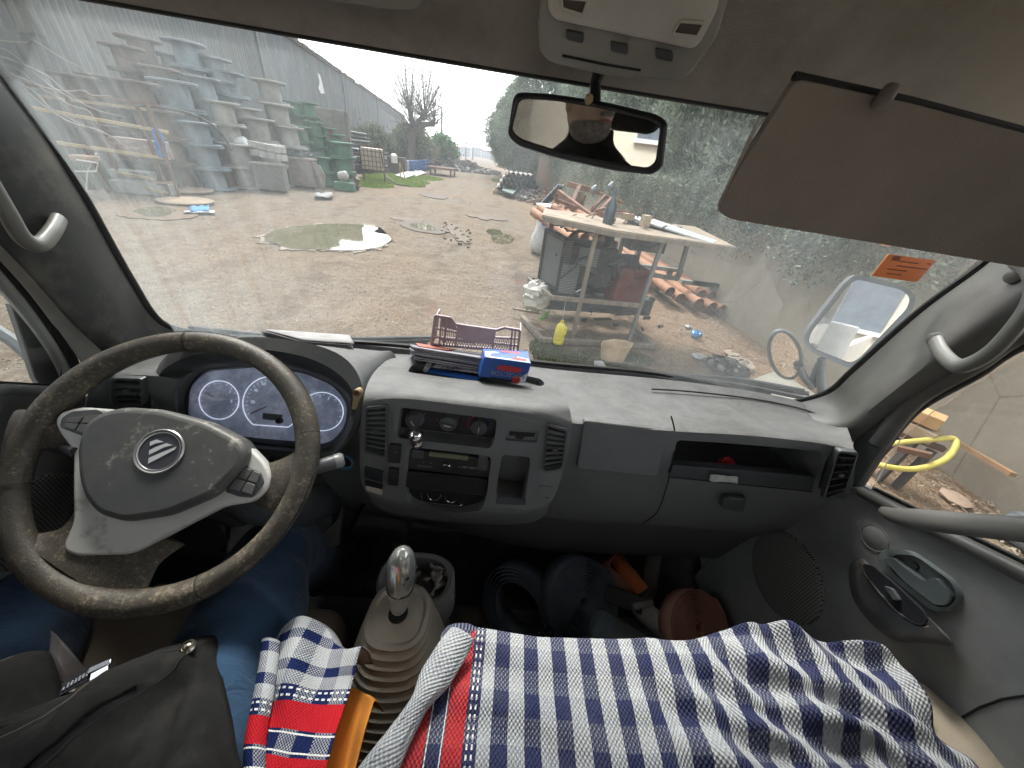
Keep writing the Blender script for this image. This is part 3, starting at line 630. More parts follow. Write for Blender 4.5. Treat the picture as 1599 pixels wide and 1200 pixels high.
# ---- grab handles
gh = cr([at(1462, 532, x=.69), at(1474, 555, x=.672), at(1500, 572, x=.655), at(1545, 552, x=.648), at(1590, 505, x=.65), at(1616, 460, x=.66), at(1612, 425, x=.68), at(1590, 408, x=.70)], 5)
MB().tube(gh, .0105, 12, flat=.75).build('grab_handle', mat('handle_plastic', (.21, .21, .195), .4), truck)
for p in (at(1462, 530, x=.697), at(1588, 432, x=.70)): MB().lathe([(.011, 0), (.010, .006), (.006, .008)], p, (-1, 0, 0), 16).build('handle_foot', mat('handle_plastic2', (.18, .18, .17), .45) if 'handle_plastic2' not in bpy.data.materials else bpy.data.materials['handle_plastic2'], truck)
gl = cr([at(92, 343, x=-.695), at(82, 362, x=-.675), at(62, 382, x=-.66), at(36, 372, x=-.655), at(10, 330, x=-.655), at(-30, 262, x=-.66), at(-70, 190, x=-.68)], 5)
MB().tube(gl, .0105, 12, flat=.8).build('grab_handle', bpy.data.materials['handle_plastic'], truck)
# ---- overhead console
PO = plane(.08, .50, .0, 0, -.80, -.60)
oc = panel('overhead_console', rpoly([(850, -60), (841, 30), (844, 72), (862, 88), (948, 108), (1042, 118), (1075, 107), (1118, 45), (1140, -30), (1120, -90)], 12), PO, mat('overhead_plastic', (.36, .35, .32), .5, dust=(.27, .25, .22)), truck, .016, .05, bevel=.012, seg=4)
PO2 = (PO[0]+PO[1]*.016, PO[1])
ul = panel('light_unit', rpoly([(858, -60), (856, 8), (866, 24), (1080, 70), (1092, 60), (1118, 10), (1130, -60)], 10), PO2, mat('overhead_light', (.66, .63, .57), .5, dust=(.5, .46, .4)), oc, .010, .02, bevel=.006, seg=3)
for q_ in ([(876, -4), (918, 0), (910, 24), (878, 14)], [(1062, 33), (1100, 36), (1088, 58), (1050, 53)]):
    panel('reading_light', rpoly(q_, 4), (PO2[0]+PO2[1]*.010, PO2[1]), mat('lamp_cover', (.10, .07, .055), .3), ul, .0008, .003)
    MB().tube([at(*p, pl=(PO2[0]+PO2[1]*.011, PO2[1])) for p in rpoly(q_, 4)], .0014, 6, closed=True).build('light_rim', bpy.data.materials['overhead_light'], ul)
for (x, y) in ((898, 55), (967, 73), (1037, 84)):
    panel('console_button', rpoly([(x-14, y-10), (x+14, y-4), (x+13, y+10), (x-13, y+4)], 4), PO2, PLD, oc, .004, .003, bevel=.002)
gapo = MB().tube([at(878, 87, pl=(PO[0]+PO[1]*.0165, PO[1])), at(945, 101, pl=(PO[0]+PO[1]*.0165, PO[1])), at(1000, 110, pl=(PO[0]+PO[1]*.0165, PO[1]))], .0012, 6).build('console_gap', LINE, oc)
# ---- sun visors
PV = plane(.4, .43, -.12, 0, -.93, -.36)
sv = panel('sun_visor', rpoly([(1240, 121), (1420, 160), (1720, 240), (1720, 436), (1140, 340), (1118, 328), (1150, 262)], 16), PV, VISOR, truck, .005, .004, bevel=.004, seg=3)
MB().tube([at(1393, 138, pl=(PV[0]+PV[1]*.010, PV[1])), at(1384, 150, pl=(PV[0]+PV[1]*.014, PV[1])), at(1372, 163, pl=(PV[0]+PV[1]*.009, PV[1]))], [.006, .0065, .006], 12).build('visor_clip', mat('clip_tan', (.24, .2, .18), .5), sv)
MB().tube([at(1240, 119, pl=PV), at(1420, 158, pl=PV), at(1700, 232, pl=PV)], .0035, 8).build('visor_rod', LINE, sv)
MB().tube([at(1188, 182, pl=PV), at(1150, 262, pl=PV), at(1122, 330, pl=PV)], .0022, 6).build('visor_piping', mat('piping_light', (.55, .53, .48), .5), sv)
sv2 = panel('sun_visor', rpoly([(300, -120), (640, -60), (662, 0), (650, 15), (600, 13), (250, -45)], 10), plane(-.2, .50, -.01, 0, -.93, -.36), mat('visor_light', (.36, .35, .33), .7), truck, .006, .006, bevel=.005, seg=3)
# ---- interior mirror
Mc = at(917, 207, y=.545)
_d = ray(884, 176).normalized(); mn = ((C(-.455, -.12, -.12)-Mc).normalized()-_d).normalized(); PM = (Mc, mn)
im = empty('rear_view_mirror', (0, 0, 0)); im.parent = truck; WL[im.name] = V((0, 0, 0))
mo = rpoly([(800, 142), (860, 146), (940, 158), (1025, 178), (1042, 190), (1034, 262), (1018, 274), (960, 268), (870, 248), (806, 228), (790, 212)], 16, 6)
MB().prism(onp(mo, PM), mn, .0, .022).build('mirror_housing', PLB, im, bevel=.006, seg=4)
mi = rpoly([(810, 152), (860, 154), (940, 167), (1020, 187), (1034, 198), (1026, 254), (1012, 265), (960, 258), (870, 238), (812, 219), (798, 205)], 16, 6)
MB().prism(onp(mi, (Mc+mn*.0005, mn)), mn, .0012, .002).build('mirror_glass', MIRROR, im)
A_, B_ = onp(mo, (Mc+mn*.0, mn)), onp(mi, (Mc+mn*.0, mn))
MB().tube(B_, .0028, 8, closed=True).build('mirror_rim', PLB, im)
MB().tube([at(924, 160, pl=PM)-mn*.015, at(930, 130, y=.565), at(940, 100, y=.555)], [.008, .0065, .009], 12).build('mirror_stem', PLB, im)
MB().lathe([(.003, 0), (.005, .003), (.005, .008), (.003, .010)], at(919, 157, pl=PM)+V((0, 0, -.004)), (0, -.3, 1), 12).build('stem_joint', CRM, im)

# ---- right door
RX = .722
PD = (V((RX, 0, 1.4)), V((-1, 0, 0)))
def PDd(k): return (V((RX-k, 0, 1.4)), V((-1, 0, 0)))
def yz(x, pts): return [C(x, y, z) for (y, z) in pts]
belt = [(.60, -.66), (.454, -.617), (.35, -.578), (.25, -.539), (.12, -.49), (0, -.465), (-.3, -.455), (-.62, -.455)]
body = belt+[(-.62, -1.25), (.62, -1.25)]
rdoor = MB().prism(yz(RX, body), (-1, 0, 0), 0, .06).build('right_door', PLG, truck, bevel=.006, seg=3)
# belt moulding and window seal
MB().tube(cr([C(RX+.004, y, z+.004) for y, z in belt[1:]], 4), .012, 10).build('belt_moulding', PLL, rdoor)
MB().tube(cr([C(RX+.024, y, z+.012) for y, z in belt[1:]], 4), .006, 8).build('window_seal', SEAL, rdoor)
# upper window frame (black), from the mirror corner up along the pillar and over the top
fr_pts = [at(1338, 757, x=RX+.012), at(1372, 705, x=RX+.012), at(1410, 655, x=RX+.012), at(1445, 625, x=RX+.012), at(1520, 583, x=RX+.012), at(1606, 530, x=RX+.012), C(RX+.01, .36, -.12), C(RX-.01, .28, .02), C(RX-.04, .15, .07), C(RX-.04, -.3, .08), C(RX-.04, -.55, .07), C(RX, -.61, -.1), C(RX, -.62, -.45)]
MB().tube(cr(fr_pts, 5), .011, 10).build('window_frame', SEAL, rdoor)
MB().tube([p+V((-.012, 0, .016)) for p in cr(fr_pts[1:11], 5)], .014, 10).build('door_frame_trim', PLL, rdoor)
# quarter trim
panel('mirror_corner_trim', rpoly([(1336, 688), (1398, 636), (1408, 644), (1386, 690), (1340, 762), (1330, 760)], 5), PDd(.0), mat('corner_trim', (.065, .072, .074), .45), rdoor, .006, .01, bevel=.003)
SG = glass('side_glass', (.015, .05), (.95, .96, .95), .9, (.7, .7, .65))
wy = [(.454, -.612), (.48, -.5), (.475, -.43), (.44, -.28), (.36, -.12), (.28, .02), (.15, .06), (-.3, .07), (-.6, .06), (-.62, -.45), (0, -.46), (.25, -.53)]
MB().prism(yz(RX+.018, wy), (-1, 0, 0), 0, .003).build('window_glass', SG, rdoor)
# grab bar across the window
gb = [at(1376, 797, x=.70), at(1400, 806, x=.69), at(1480, 816, x=.685), at(1599, 827, x=.68), at(1700, 836, x=.68)]
MB().tube(cr(gb, 4), [.004]+[.0125]*3+[.0145]*13 if False else [.007+min(i, 6)*.0016 for i in range(17)], 14, flat=.55).build('door_grab_bar', mat('grab_bar_plastic', (.17, .165, .15), .5), rdoor)
# armrest pod
pod = [(1326, 886), (1344, 872), (1360, 884), (1392, 915), (1440, 955), (1490, 1006), (1440, 1004), (1395, 1000), (1355, 968), (1330, 930)]
R_ = []
for hgt, sc in ((0, 1.0), (.025, .97), (.042, .90), (.05, .78)):
    cx, cy = 1392, 935
    R_.append(onp([(cx+(x-cx)*sc, cy+(y-cy)*sc+(1-sc)*-18) for x, y in cr([V((a_[0], a_[1], 0)) for a_ in pod], 3, True) and [(p.x, p.y) for p in cr([V((a_[0], a_[1], 0)) for a_ in pod], 3, True)]], PDd(hgt)))
MB().grid(R_, close_u=True, cap=True).build('armrest', mat('armrest_plastic', (.09, .094, .098), .42, dust=(.2, .18, .15)), rdoor, angle=60)
PDa = PDd(.052)
panel('switch_panel', rpoly([(1346, 880), (1362, 883), (1400, 915), (1442, 955), (1449, 972), (1436, 976), (1400, 955), (1360, 908)], 6), PDa, PLB, rdoor, .001, .004)
MB().tube(cr([at(x, y, pl=PDd(.054)) for x, y in ((1343, 879), (1352, 900), (1385, 940), (1412, 965), (1436, 978), (1450, 976))], 4), .0016, 6).build('armrest_trim', CHROME, rdoor)
panel('window_switch', rpoly([(1383, 915), (1396, 920), (1408, 938), (1398, 938)], 3), PDd(.054), PLD, rdoor, .004, .003, bevel=.001)
# inner handle
hbz = rpoly([(1377, 871), (1390, 858), (1428, 860), (1492, 908), (1504, 935), (1494, 955), (1466, 956), (1385, 892)], 14, 5)
A_ = onp(hbz, PDd(.0)); cxy = (1440, 908); B_ = onp([(cxy[0]+(x-cxy[0])*.86, cxy[1]+(y-cxy[1])*.84) for x, y in hbz], PDd(.012))
HC = mat('handle_bezel', (.21, .25, .25), .35)
Cc = [p+V((.014, 0, 0)) for p in B_]
MB().grid([A_, [p+V((-.010, 0, 0)) for p in A_], B_, Cc], close_u=True).build('handle_bezel', HC, rdoor, angle=60)
MB().prism(Cc, (-1, 0, 0), 0, .004).build('handle_recess', PLD, rdoor)
panel('door_handle', rpoly([(1382, 872), (1396, 870), (1420, 888), (1448, 908), (1466, 902), (1490, 930), (1484, 946), (1465, 946), (1420, 912)], 6), PDd(.010), HC, rdoor, .006, .006, bevel=.003)
MB().lathe([(.006, 0), (.005, .004), (.002, .004)], at(1430, 884, pl=PDd(.0)), (-1, 0, 0), 12).build('screw', STEEL, rdoor)
MB().lathe([(.0235, -.001), (.0235, .0012), (.0225, .0012), (.0222, .0004), (.0215, .0008), (.001, .0008)], at(1366, 840, x=RX), (-1, 0, 0), 32).build('round_cap', PLG, rdoor)
# speaker grilles
SPK, t, b, o = newmat('speaker_grille'); v = coord(t, scale=(1, 1, 1)); sp = t.nodes.new('ShaderNodeSeparateXYZ'); t.links.new(v, sp.inputs[0])
PIT = 190.0
fy = mth(t, 'MULTIPLY', sp.outputs[1], PIT); fz = mth(t, 'MULTIPLY', sp.outputs[2], PIT)
a1 = mth(t, 'SINE', mth(t, 'MULTIPLY', fy, 3.1416)); a2 = mth(t, 'SINE', mth(t, 'MULTIPLY', fz, 3.1416)); dot = mth(t, 'GREATER_THAN', mth(t, 'MULTIPLY', mth(t, 'ABSOLUTE', a1), mth(t, 'ABSOLUTE', a2)), .62)
t.links.new(mixc(t, dot, (.26, .26, .25), (.01, .01, .01)), b.inputs['Base Color']); b.inputs['Roughness'].default_value = .6; bump(t, b, mth(t, 'SUBTRACT', 1, dot), .6, .002)
c0 = at(1226, 898, x=RX)
MB().lathe([(.098, 0), (.096, .006), (.088, .008), (.001, .012)], c0, (-1, 0, 0), 40).build('speaker_grille', SPK, rdoor, angle=60)
MB().tube([at(x, y, pl=PDd(.001)) for x, y in ((1500, 1122), (1530, 1105), (1565, 1092), (1620, 1084))], .0014, 6).build('panel_gap', LINE, rdoor)

# ---- left door
LX = -.79
lb = [(.62, -.70), (.50, -.60), (.444, -.556), (.30, -.52), (0, -.48), (-.62, -.46)]
ldoor = MB().prism(yz(LX, lb+[(-.62, -1.25), (.62, -1.25)]), (1, 0, 0), 0, .06).build('left_door', PLG, truck, bevel=.006, seg=3)
MB().tube([C(LX-.004, y, z+.004) for y, z in lb[1:]], .010, 10).build('belt_moulding', PLG, ldoor)
MB().tube([C(LX-.02, y, z+.014) for y, z in lb[1:]], .005, 8).build('window_seal', SEAL, ldoor)
c0 = at(62, 812, x=LX)
MB().lathe([(.082, 0), (.080, .006), (.072, .008), (.001, .011)], c0, (1, 0, 0), 40).build('speaker_grille', SPK, ldoor, angle=60)
# painted door frame behind the pillar, black seal and mirror corner
PAINT = mat('frame_paint', (.75, .76, .73), .3, dust=(.6, .59, .55)); FRL = mat('frame_light', (.85, .87, .84), .3, dust=(.75, .75, .7))
seq = lambda pts, x: [at(a_, b2, x=x) for a_, b2 in pts]
strip([[(-110, 190, -.785), (-30, 305, -.785), (30, 360, -.785), (80, 420, -.785), (130, 492, -.785), (158, 545, -.785), (160, 575, -.785)],
       [(-130, 205, -.79), (-50, 325, -.79), (10, 385, -.79), (60, 438, -.79), (105, 500, -.79), (140, 550, -.79), (150, 580, -.79)],
       [(-150, 225, -.80), (-70, 345, -.80), (-12, 395, -.80), (40, 452, -.80), (85, 510, -.80), (122, 560, -.80), (135, 590, -.80)]], PAINT, 'door_frame', solid=.008)
MB().tube(cr(seq([(-75, 355), (-12, 398), (38, 452), (80, 508), (112, 560), (124, 595)], -.803), 5), .007, 8).build('door_seal', SEAL, truck)
strip([[(-80, 360, -.812), (-14, 404, -.812), (34, 458, -.812), (76, 514, -.812), (106, 564, -.812), (118, 600, -.812)],
       [(-95, 385, -.822), (-34, 425, -.822), (16, 476, -.822), (56, 526, -.822), (84, 570, -.822), (98, 604, -.822)]], FRL, 'window_frame', ldoor, solid=.004)
panel('mirror_corner_trim', rpoly([(14, 474), (30, 474), (58, 512), (84, 560), (98, 606), (66, 612), (52, 590), (36, 540)], 3), (C(-.826, 0, 0), V((1, 0, 0))), mat('corner_grey', (.15, .16, .16), .45), ldoor, .003, .008, bevel=.002)
SGL = MB().prism(yz(-.815, [(.52, -.60), (.58, -.50), (.56, -.35), (.46, -.15), (.34, .02), (-.6, .04), (-.62, -.45), (0, -.47)]), (1, 0, 0), 0, .003).build('window_glass', SG, ldoor)
MB().tube(cr([at(-100, 260, x=-.80), C(-.79, .40, -.02), C(-.77, .25, .06), C(-.76, -.5, .06), C(-.80, -.62, -.1), C(-.80, -.62, -.45)], 5), .012, 8).build('window_frame', SEAL, ldoor)
# side closures above the doors (roof rails) so the cab is a real shell
MB().grid(loft([[C(.77, .40, .0), C(.77, .1, .06), C(.77, -.6, .06)], [C(.73, .40, .06), C(.73, .1, .11), C(.73, -.6, .12)]], 3, 3)).build('roof_rail', LINER, truck, solid=.01)
MB().grid(loft([[C(-.83, .45, .0), C(-.83, .1, .04), C(-.83, -.6, .04)], [C(-.80, .45, .06), C(-.80, .1, .11), C(-.80, -.6, .12)]], 3, 3)).build('roof_rail', LINER, truck, solid=.01)
# ---- rear wall with two windows, seat backs
rw = MB()
for (x0, x1, z0, z1) in ((-.86, .80, -1.3, -.46), (-.86, .80, .06, .22), (-.86, -.80, -.46, .06), (.74, .80, -.46, .06), (-.20, -.12, -.46, .06)):
    rw.box(C((x0+x1)/2, -.64, (z0+z1)/2), (x1-x0, .03, z1-z0))
rw.build('rear_wall', mat('rear_trim', (.6, .58, .54), .8), truck, smooth=False)
MB().box(C(-.03, -.655, -.2), (1.56, .004, .54)).build('rear_window', SG, truck, smooth=False)
SEATM = mat('seat_fabric', (.40, .345, .27), .9, col2=(.33, .28, .22), vscale=10, grain=.5, gscale=700, gdist=.001, spec=.1)
SEATD = mat('seat_dark', (.045, .045, .05), .85); SEATB = mat('seat_back_fabric', (.55, .50, .42), .9)
def cushion(name, x0, x1, y0, y1, z0, z1, m, r=.05, parent=truck):
    o_ = MB().box(C((x0+x1)/2, (y0+y1)/2, (z0+z1)/2), (x1-x0, y1-y0, z1-z0)).build(name, m, parent, bevel=r, seg=5, angle=80); return o_
cushion('driver_seat_cushion', -.76, -.26, -.42, .345, -1.12, -.965, SEATM)
cushion('driver_seat_back', -.70, -.26, -.60, -.44, -.96, -.30, SEATB)
cushion('driver_headrest', -.60, -.36, -.57, -.47, -.15, .04, SEATD)
cushion('passenger_seat_back', -.02, .66, -.58, -.42, -.76, -.18, SEATB)
# passenger cushion with its rounded right corner
pcr = [at(x, y, zr=-.750) for x, y in ((745, 985), (850, 990), (1000, 995), (1150, 990), (1280, 1000), (1385, 1030), (1450, 1062), (1508, 1112), (1560, 1165), (1600, 1215))]
out = [V((-.1, -.42, pcr[0].z)), V((-.08, .1, pcr[0].z))]+pcr+[V((.77, -.1, pcr[0].z)), V((.77, -.42, pcr[0].z))]
MB().prism(out, (0, 0, 1), 0, .13).build('passenger_seat_cushion', SEATM, truck, bevel=.022, seg=4, angle=80)
# ---- floor, firewall, pedals
MB().box(C(-.03, 0, -1.32), (1.7, 1.5, .04)).build('floor_mat', RUBF, truck, smooth=False)
fwl = MB().grid(loft([[C(x, .50, -1.30) for x in (-.84, -.4, 0, .4, .8)], [C(x, .66, -1.28) for x in (-.84, -.4, 0, .4, .8)], [C(x, .80, -1.15) for x in (-.84, -.4, 0, .4, .8)], [C(x, .84, -.9) for x in (-.84, -.4, 0, .4, .8)], [C(x, .84, -.62) for x in (-.84, -.4, 0, .4, .8)]], 3, 3)).build('firewall', mat('firewall_black', (.045, .045, .045), .8, dust=(.12, .11, .10)), truck, solid=.01)
MB().box(C(-.03, .87, -1.02), (1.72, .03, .66)).build('front_panel', WHITEP, truck, smooth=False)
MB().box(C(-.03, -.65, -.95), (1.66, .04, .7)).build('rear_panel', WHITEP, truck, smooth=False)
PPD = mat('pedal_rubber', (.05, .048, .045), .7, dust=(.16, .14, .12), grain=.5, gscale=300)
for (x, y, w_, h_, d_) in ((522, 862, 46, 34, 1.04), (598, 872, 30, 44, 1.06), (288, 860, 36, 34, .98)):
    q_ = [at(x-w_/2, y-h_/2, d=d_+.03), at(x+w_/2, y-h_/2, d=d_+.03), at(x+w_/2-2, y+h_/2, d=d_-.01), at(x-w_/2+2, y+h_/2, d=d_-.01)]
    n_ = (q_[1]-q_[0]).cross(q_[3]-q_[0]).normalized(); n_ = n_ if n_.z > 0 else -n_
    pd = MB().prism(q_, n_, .004, .006).build('pedal', PPD, truck, bevel=.003)
    m = MB()
    for k in range(7):
        t_ = (k+.7)/7.4; m.bar(q_[0].lerp(q_[3], t_)+n_*.005, q_[1].lerp(q_[2], t_)+n_*.005, .003, .003, up=n_)
    m.build('pedal_ribs', PPD, pd)
    MB().bar((q_[0]+q_[1])/2-n_*.006, (q_[0]+q_[1])/2+V((0, .12, .22)), .018, .008).build('pedal_arm', STEEL, pd)
# linkage and wiring under the dash
MB().tube([at(600, 740, d=.86), at(560, 800, d=.9), at(538, 850, d=.98)], .006, 8).build('cable', LINE, truck)
MB().prism([at(492, 846, d=.85), at(527, 812, d=.85), at(536, 790, d=.86), at(530, 850, d=.86), at(512, 856, d=.85)], (0, -1, .4), .003, .003).build('bracket', mat('bracket_grey', (.15, .15, .145), .5, .3), truck)
MB().lathe([(.10, 0), (.105, .03), (.09, .08), (.05, .1)], at(480, 790, d=.92), (.1, -.8, .4), 24).build('column_boot', PLD, truck)
MB().box(at(590, 800, d=1.05), (.20, .12, .14), Matrix.Rotation(.3, 3, 'X')).build('heater_box', mat('heater_grey', (.14, .14, .14), .7, dust=(.24, .23, .21)), truck, bevel=.02)
# ---- gear lever console
cc = [at(x, y, zr=-1.05) for x, y in ((600, 905), (612, 882), (650, 874), (686, 882), (698, 905))]
def boot_ring(z, pts): return [at(x, y, zr=z) for x, y in pts]
gcn = empty('gear_lever', (0, 0, 0)); gcn.parent = truck; WL[gcn.name] = V((0, 0, 0))
# tray behind the boot
def ringc(c, rx, ry, n=28, k=.75):
    o_ = []
    for i in range(n):
        a = 2*math.pi*i/n; ca, sa = math.cos(a), math.sin(a)
        o_.append(c+V((rx*abs(ca)**k*(1 if ca > 0 else -1), ry*abs(sa)**k*(1 if sa > 0 else -1), 0)))
    return o_
bx = at(632, 1010, zr=-.90)
ksc = []
base = at(640, 985, zr=-1.0)
L_ = []
prof_ = [(.105, .150, -.16), (.100, .145, -.12)]
m = MB(); rows = []
kb = at(622, 957, d=.665); bt0, bt1 = C(-.145, .24, -1.10), kb+V((0, 0, -.016)); NB = 15
for i in range(NB):
    t_ = i/(NB-1); c0 = bt0.lerp(bt1, t_); c0.z = bt0.z+(bt1.z-bt0.z)*t_; rx = .104-.050*t_**1.3; ry = .130-.076*t_**1.2; hz_ = (bt1.z-bt0.z)/NB
    for dz, k in ((0, 0), (.30, .0055), (.62, .0055), (.80, -.002)):
        rows.append(ringc(c0+V((0, 0, dz*hz_)), rx+k, ry+k))
rows.append(ringc(bt1+V((0, 0, .004)), .046, .046)); rows.append(ringc(bt1+V((0, 0, .012)), .030, .030, k=1)); rows.append(ringc(bt1+V((0, 0, .014)), .012, .012, k=1))
m.grid(rows, close_u=True, cap=True).build('boot', CREAMP, gcn, angle=50)
MB().grid([ringc(C(-.145, .25, -1.28), .125, .19), ringc(C(-.145, .25, -1.13), .115, .18), ringc(C(-.145, .25, -1.10), .105, .165), ringc(C(-.145, .25, -1.10), .09, .13)], close_u=True).build('boot_base', mat('console_grey', (.34, .34, .32), .55, dust=(.13, .12, .1)), gcn, angle=60)
kt = at(629, 862, d=.56); kd = (kt-kb)
MB().lathe([(.018, -.02), (.019, 0), (.0175, .012), (.013, .014)], kb-kd.normalized()*.006, kd, 20).build('lever_collar', LINE, gcn)
L = kd.length
KN, t, b, o = newmat('clear_knob'); v = coord(t); n1 = noi(t, v, 30, 4)
t.links.new(mixc(t, ramp(t, n1, [(.64, 0), (.68, 1)]), (.55, .57, .54), (.03, .02, .05)), b.inputs['Base Color']); b.inputs['Roughness'].default_value = .12; b.inputs['Metallic'].default_value = .55; b.inputs['Coat Weight'].default_value = 1; b.inputs['Coat Roughness'].default_value = .02
MB().lathe([(.011, 0), (.0135, L*.08), (.018, L*.28), (.0235, L*.52), (.0255, L*.70), (.0235, L*.86), (.016, L*.97), (.007, L*1.03), (.0005, L*1.04)], kb, kd, 32).build('knob', KN, gcn, angle=80)
MB().lathe([(.0118, 0), (.0148, L*.08), (.0195, L*.28), (.0240, L*.49)], kb, kd, 32, cap=False).build('knob_lower', mat('knob_chrome', (.72, .70, .72), .06, 1, col2=(.45, .25, .25), vscale=20, lo=.55, hi=.6), gcn, angle=80)
MB().tube([C(-.145, .24, -1.1), kb], .008, 8).build('lever_rod', STEEL, gcn)
# cup tray
tr_c = at(650, 903, zr=-.955)
T = [ringc(tr_c+V((0, 0, z)), rx, ry, k=.8) for (z, rx, ry) in ((-.10, .088, .062), (.0, .085, .06), (.004, .080, .056), (.0, .070, .047), (-.06, .064, .042), (-.062, .01, .01))]
MB().grid(T, close_u=True, cap=True).build('cup_tray', mat('tray_grey', (.36, .37, .36), .5), gcn, angle=60)
# ================================================================ THINGS IN AND ON THE CAB
def nz(p, s, k=0): return mnoise.noise(V((p[0]*s+k*7.3, p[1]*s+k*3.1, p[2]*s+k)))
PAPER = mat('paper', (.40, .39, .385), .8, col2=(.31, .305, .30), vscale=20)
# papers on the dash, left of the centre stack
def sheets(base, n, th, name, m, label, cat, grp=None, jit=.004, colors=None):
    t = empty(name, tuple(sum(base, V((0, 0, 0)))/len(base)), label, cat, grp)
    for k in range(n):
        j = V((rnd.uniform(-jit, jit), rnd.uniform(-jit, jit), 0)); P = [p+j+V((0, 0, k*th)) for p in base]
        rows = [[P[0].lerp(P[1], a/8).lerp(P[3].lerp(P[2], a/8), b_/3) for a in range(9)] for b_ in range(4)]
        rows = [[p+V((0, 0, .0012*nz(p, 25, k))) for p in r] for r in rows]
        MB().grid(rows).build('sheet', (colors[k % len(colors)] if colors else m), t, solid=th*.5)
    return t
sheets([at(412, 524, y=.735), at(545, 533, y=.745), at(553, 547, y=.68), at(470, 541, y=.665)], 9, .0018, 'paper_stack', PAPER, 'thin stack of grey paper sheets lying on the dash behind the steering wheel', 'papers', colors=[PAPER, mat('paper_grey', (.22, .215, .22), .8)])
PP2 = [mat('leaflet_lilac', (.45, .42, .52), .7), PAPER, mat('leaflet_white', (.68, .68, .70), .7), mat('leaflet_grey', (.34, .33, .37), .7)]
leaf = sheets([at(642, 556, y=.74), at(812, 578, y=.745), at(800, 586, y=.66), at(648, 562, y=.655)], 12, .0028, 'newspaper_stack', PAPER, 'thick wavy pile of folded newspapers under the mauve plastic crate', 'newspapers', colors=PP2, jit=.003)
MB().prism([p+V((0, 0, .036)) for p in (at(650, 556, y=.74), at(712, 566, y=.74), at(700, 568, y=.69), at(655, 562, y=.70))], (0, 0, 1), 0, .0015).build('top_sheet', mat('leaflet_red', (.55, .16, .12), .7), leaf)
# crate
CRT = mat('crate_mauve', (.46, .37, .39), .6, dust=(.6, .5, .49), dlo=.6, dhi=.9)
cp_ = plane(.0, .75, -.5, .02, -1, .12)
cr_ = empty('plastic_crate', tuple(at(745, 545, pl=cp_)), 'mauve slatted plastic fruit crate standing on the newspapers behind the windscreen', 'crate')
o2 = [(680, 493), (704, 497), (712, 507), (775, 516), (788, 512), (812, 516), (808, 549), (674, 538)]
m = MB(); n_ = cp_[1]
def cb(a, b_, w_=.006, th=.008): m.bar(at(*a, pl=cp_), at(*b_, pl=cp_), w_, th, up=n_)
for a, b_ in zip(o2, o2[1:]+o2[:1]): cb(a, b_, .0055)
for a, b_ in (((690, 494), (686, 539)), ((697, 496), (693, 539)), ((716, 507), (711, 541)), ((773, 516), (769, 546)), ((800, 515), (797, 548)), ((805, 515), (802, 548)), ((676, 512), (716, 520)), ((773, 527), (810, 529)), ((676, 526), (809, 540)), ((688, 530), (742, 535))): cb(a, b_, .004)
for k in range(9): cb((689+k*2.8, 508+k*.6), (688+k*2.8, 524+k*.4), .0018, .005)
for k in range(9): cb((776+k*2.9, 526), (773+k*2.9, 538), .0018, .005)
for k in range(26):
    x = 688+k*4.2; cb((x, 526+(x-688)*.11), (x+7, 539+(x-688)*.09), .0014, .004); cb((x+7, 526+(x-688)*.11), (x, 539+(x-688)*.09), .0014, .004)
m.prism(onp([(716, 508), (773, 517), (770, 536), (713, 527)], cp_), n_, .003, .003)
m.prism(onp([(690, 497), (703, 499), (711, 508), (714, 516), (689, 510)], cp_), n_, .002, .002)
m.build('end_wall', CRT, cr_, smooth=False)
for (a, b_) in (((680, 493), (674, 538)), ((812, 516), (808, 549))):
    m = MB(); p, q_ = at(*a, pl=cp_), at(*b_, pl=cp_); m.add([p, q_, q_+V((0, .045, 0)), p+V((0, .045, 0)), p+V((.003, 0, 0)), q_+V((.003, 0, 0)), q_+V((.003, .045, 0)), p+V((.003, .045, 0))], [(0, 1, 2, 3), (7, 6, 5, 4), (0, 3, 7, 4), (1, 5, 6, 2), (0, 4, 5, 1), (3, 2, 6, 7)]); m.build('side_wall', CRT, cr_, smooth=False)
# blue lamp box
bp_ = plane(0, .615, -.5, -.08, -1, .18)
F4 = [at(*q_, pl=bp_) for q_ in ((757, 558), (829, 568), (821, 598), (748, 588))]
T2 = [at(754, 545, y=.675), at(824, 549, y=.675)]
B4 = [T2[0], T2[1], F4[2]+(T2[1]-F4[1]), F4[3]+(T2[0]-F4[0])]
BLU = mat('box_blue', (.02, .10, .42), .35, col2=(.015, .08, .34), vscale=10)
bx_ = empty('lamp_box', tuple(F4[3]), 'blue and white cardboard box with upside-down lettering in the dash tray', 'box')
MB().add(F4+B4, [(0, 1, 2, 3), (4, 7, 6, 5), (0, 4, 5, 1), (1, 5, 6, 2), (2, 6, 7, 3), (3, 7, 4, 0)]) if False else None
m = MB(); m.add(F4+B4, [(0, 1, 2, 3), (4, 7, 6, 5), (0, 4, 5, 1), (1, 5, 6, 2), (2, 6, 7, 3), (3, 7, 4, 0)]); m.build('box_body', BLU, bx_, smooth=False)
bn = bp_[1]; bq = (bp_[0]+bn*.0006, bn)
WHT = mat('box_white', (.75, .78, .82), .35, col2=(.62, .7, .82)); REDP = mat('box_red', (.55, .03, .04), .4)
tn = (F4[1]-F4[0]).cross(B4[0]-F4[0]).normalized(); tn = tn if tn.z > 0 else -tn
def ft(u_, v_): return F4[0].lerp(F4[1], u_).lerp(B4[0].lerp(B4[1], u_), v_)
MB().prism([ft(.03, .02), ft(.97, .02), ft(.97, .30), ft(.55, .55), ft(.2, .75), ft(.03, .6)], tn, .0008, .0002).build('white_print', WHT, bx_, smooth=False)
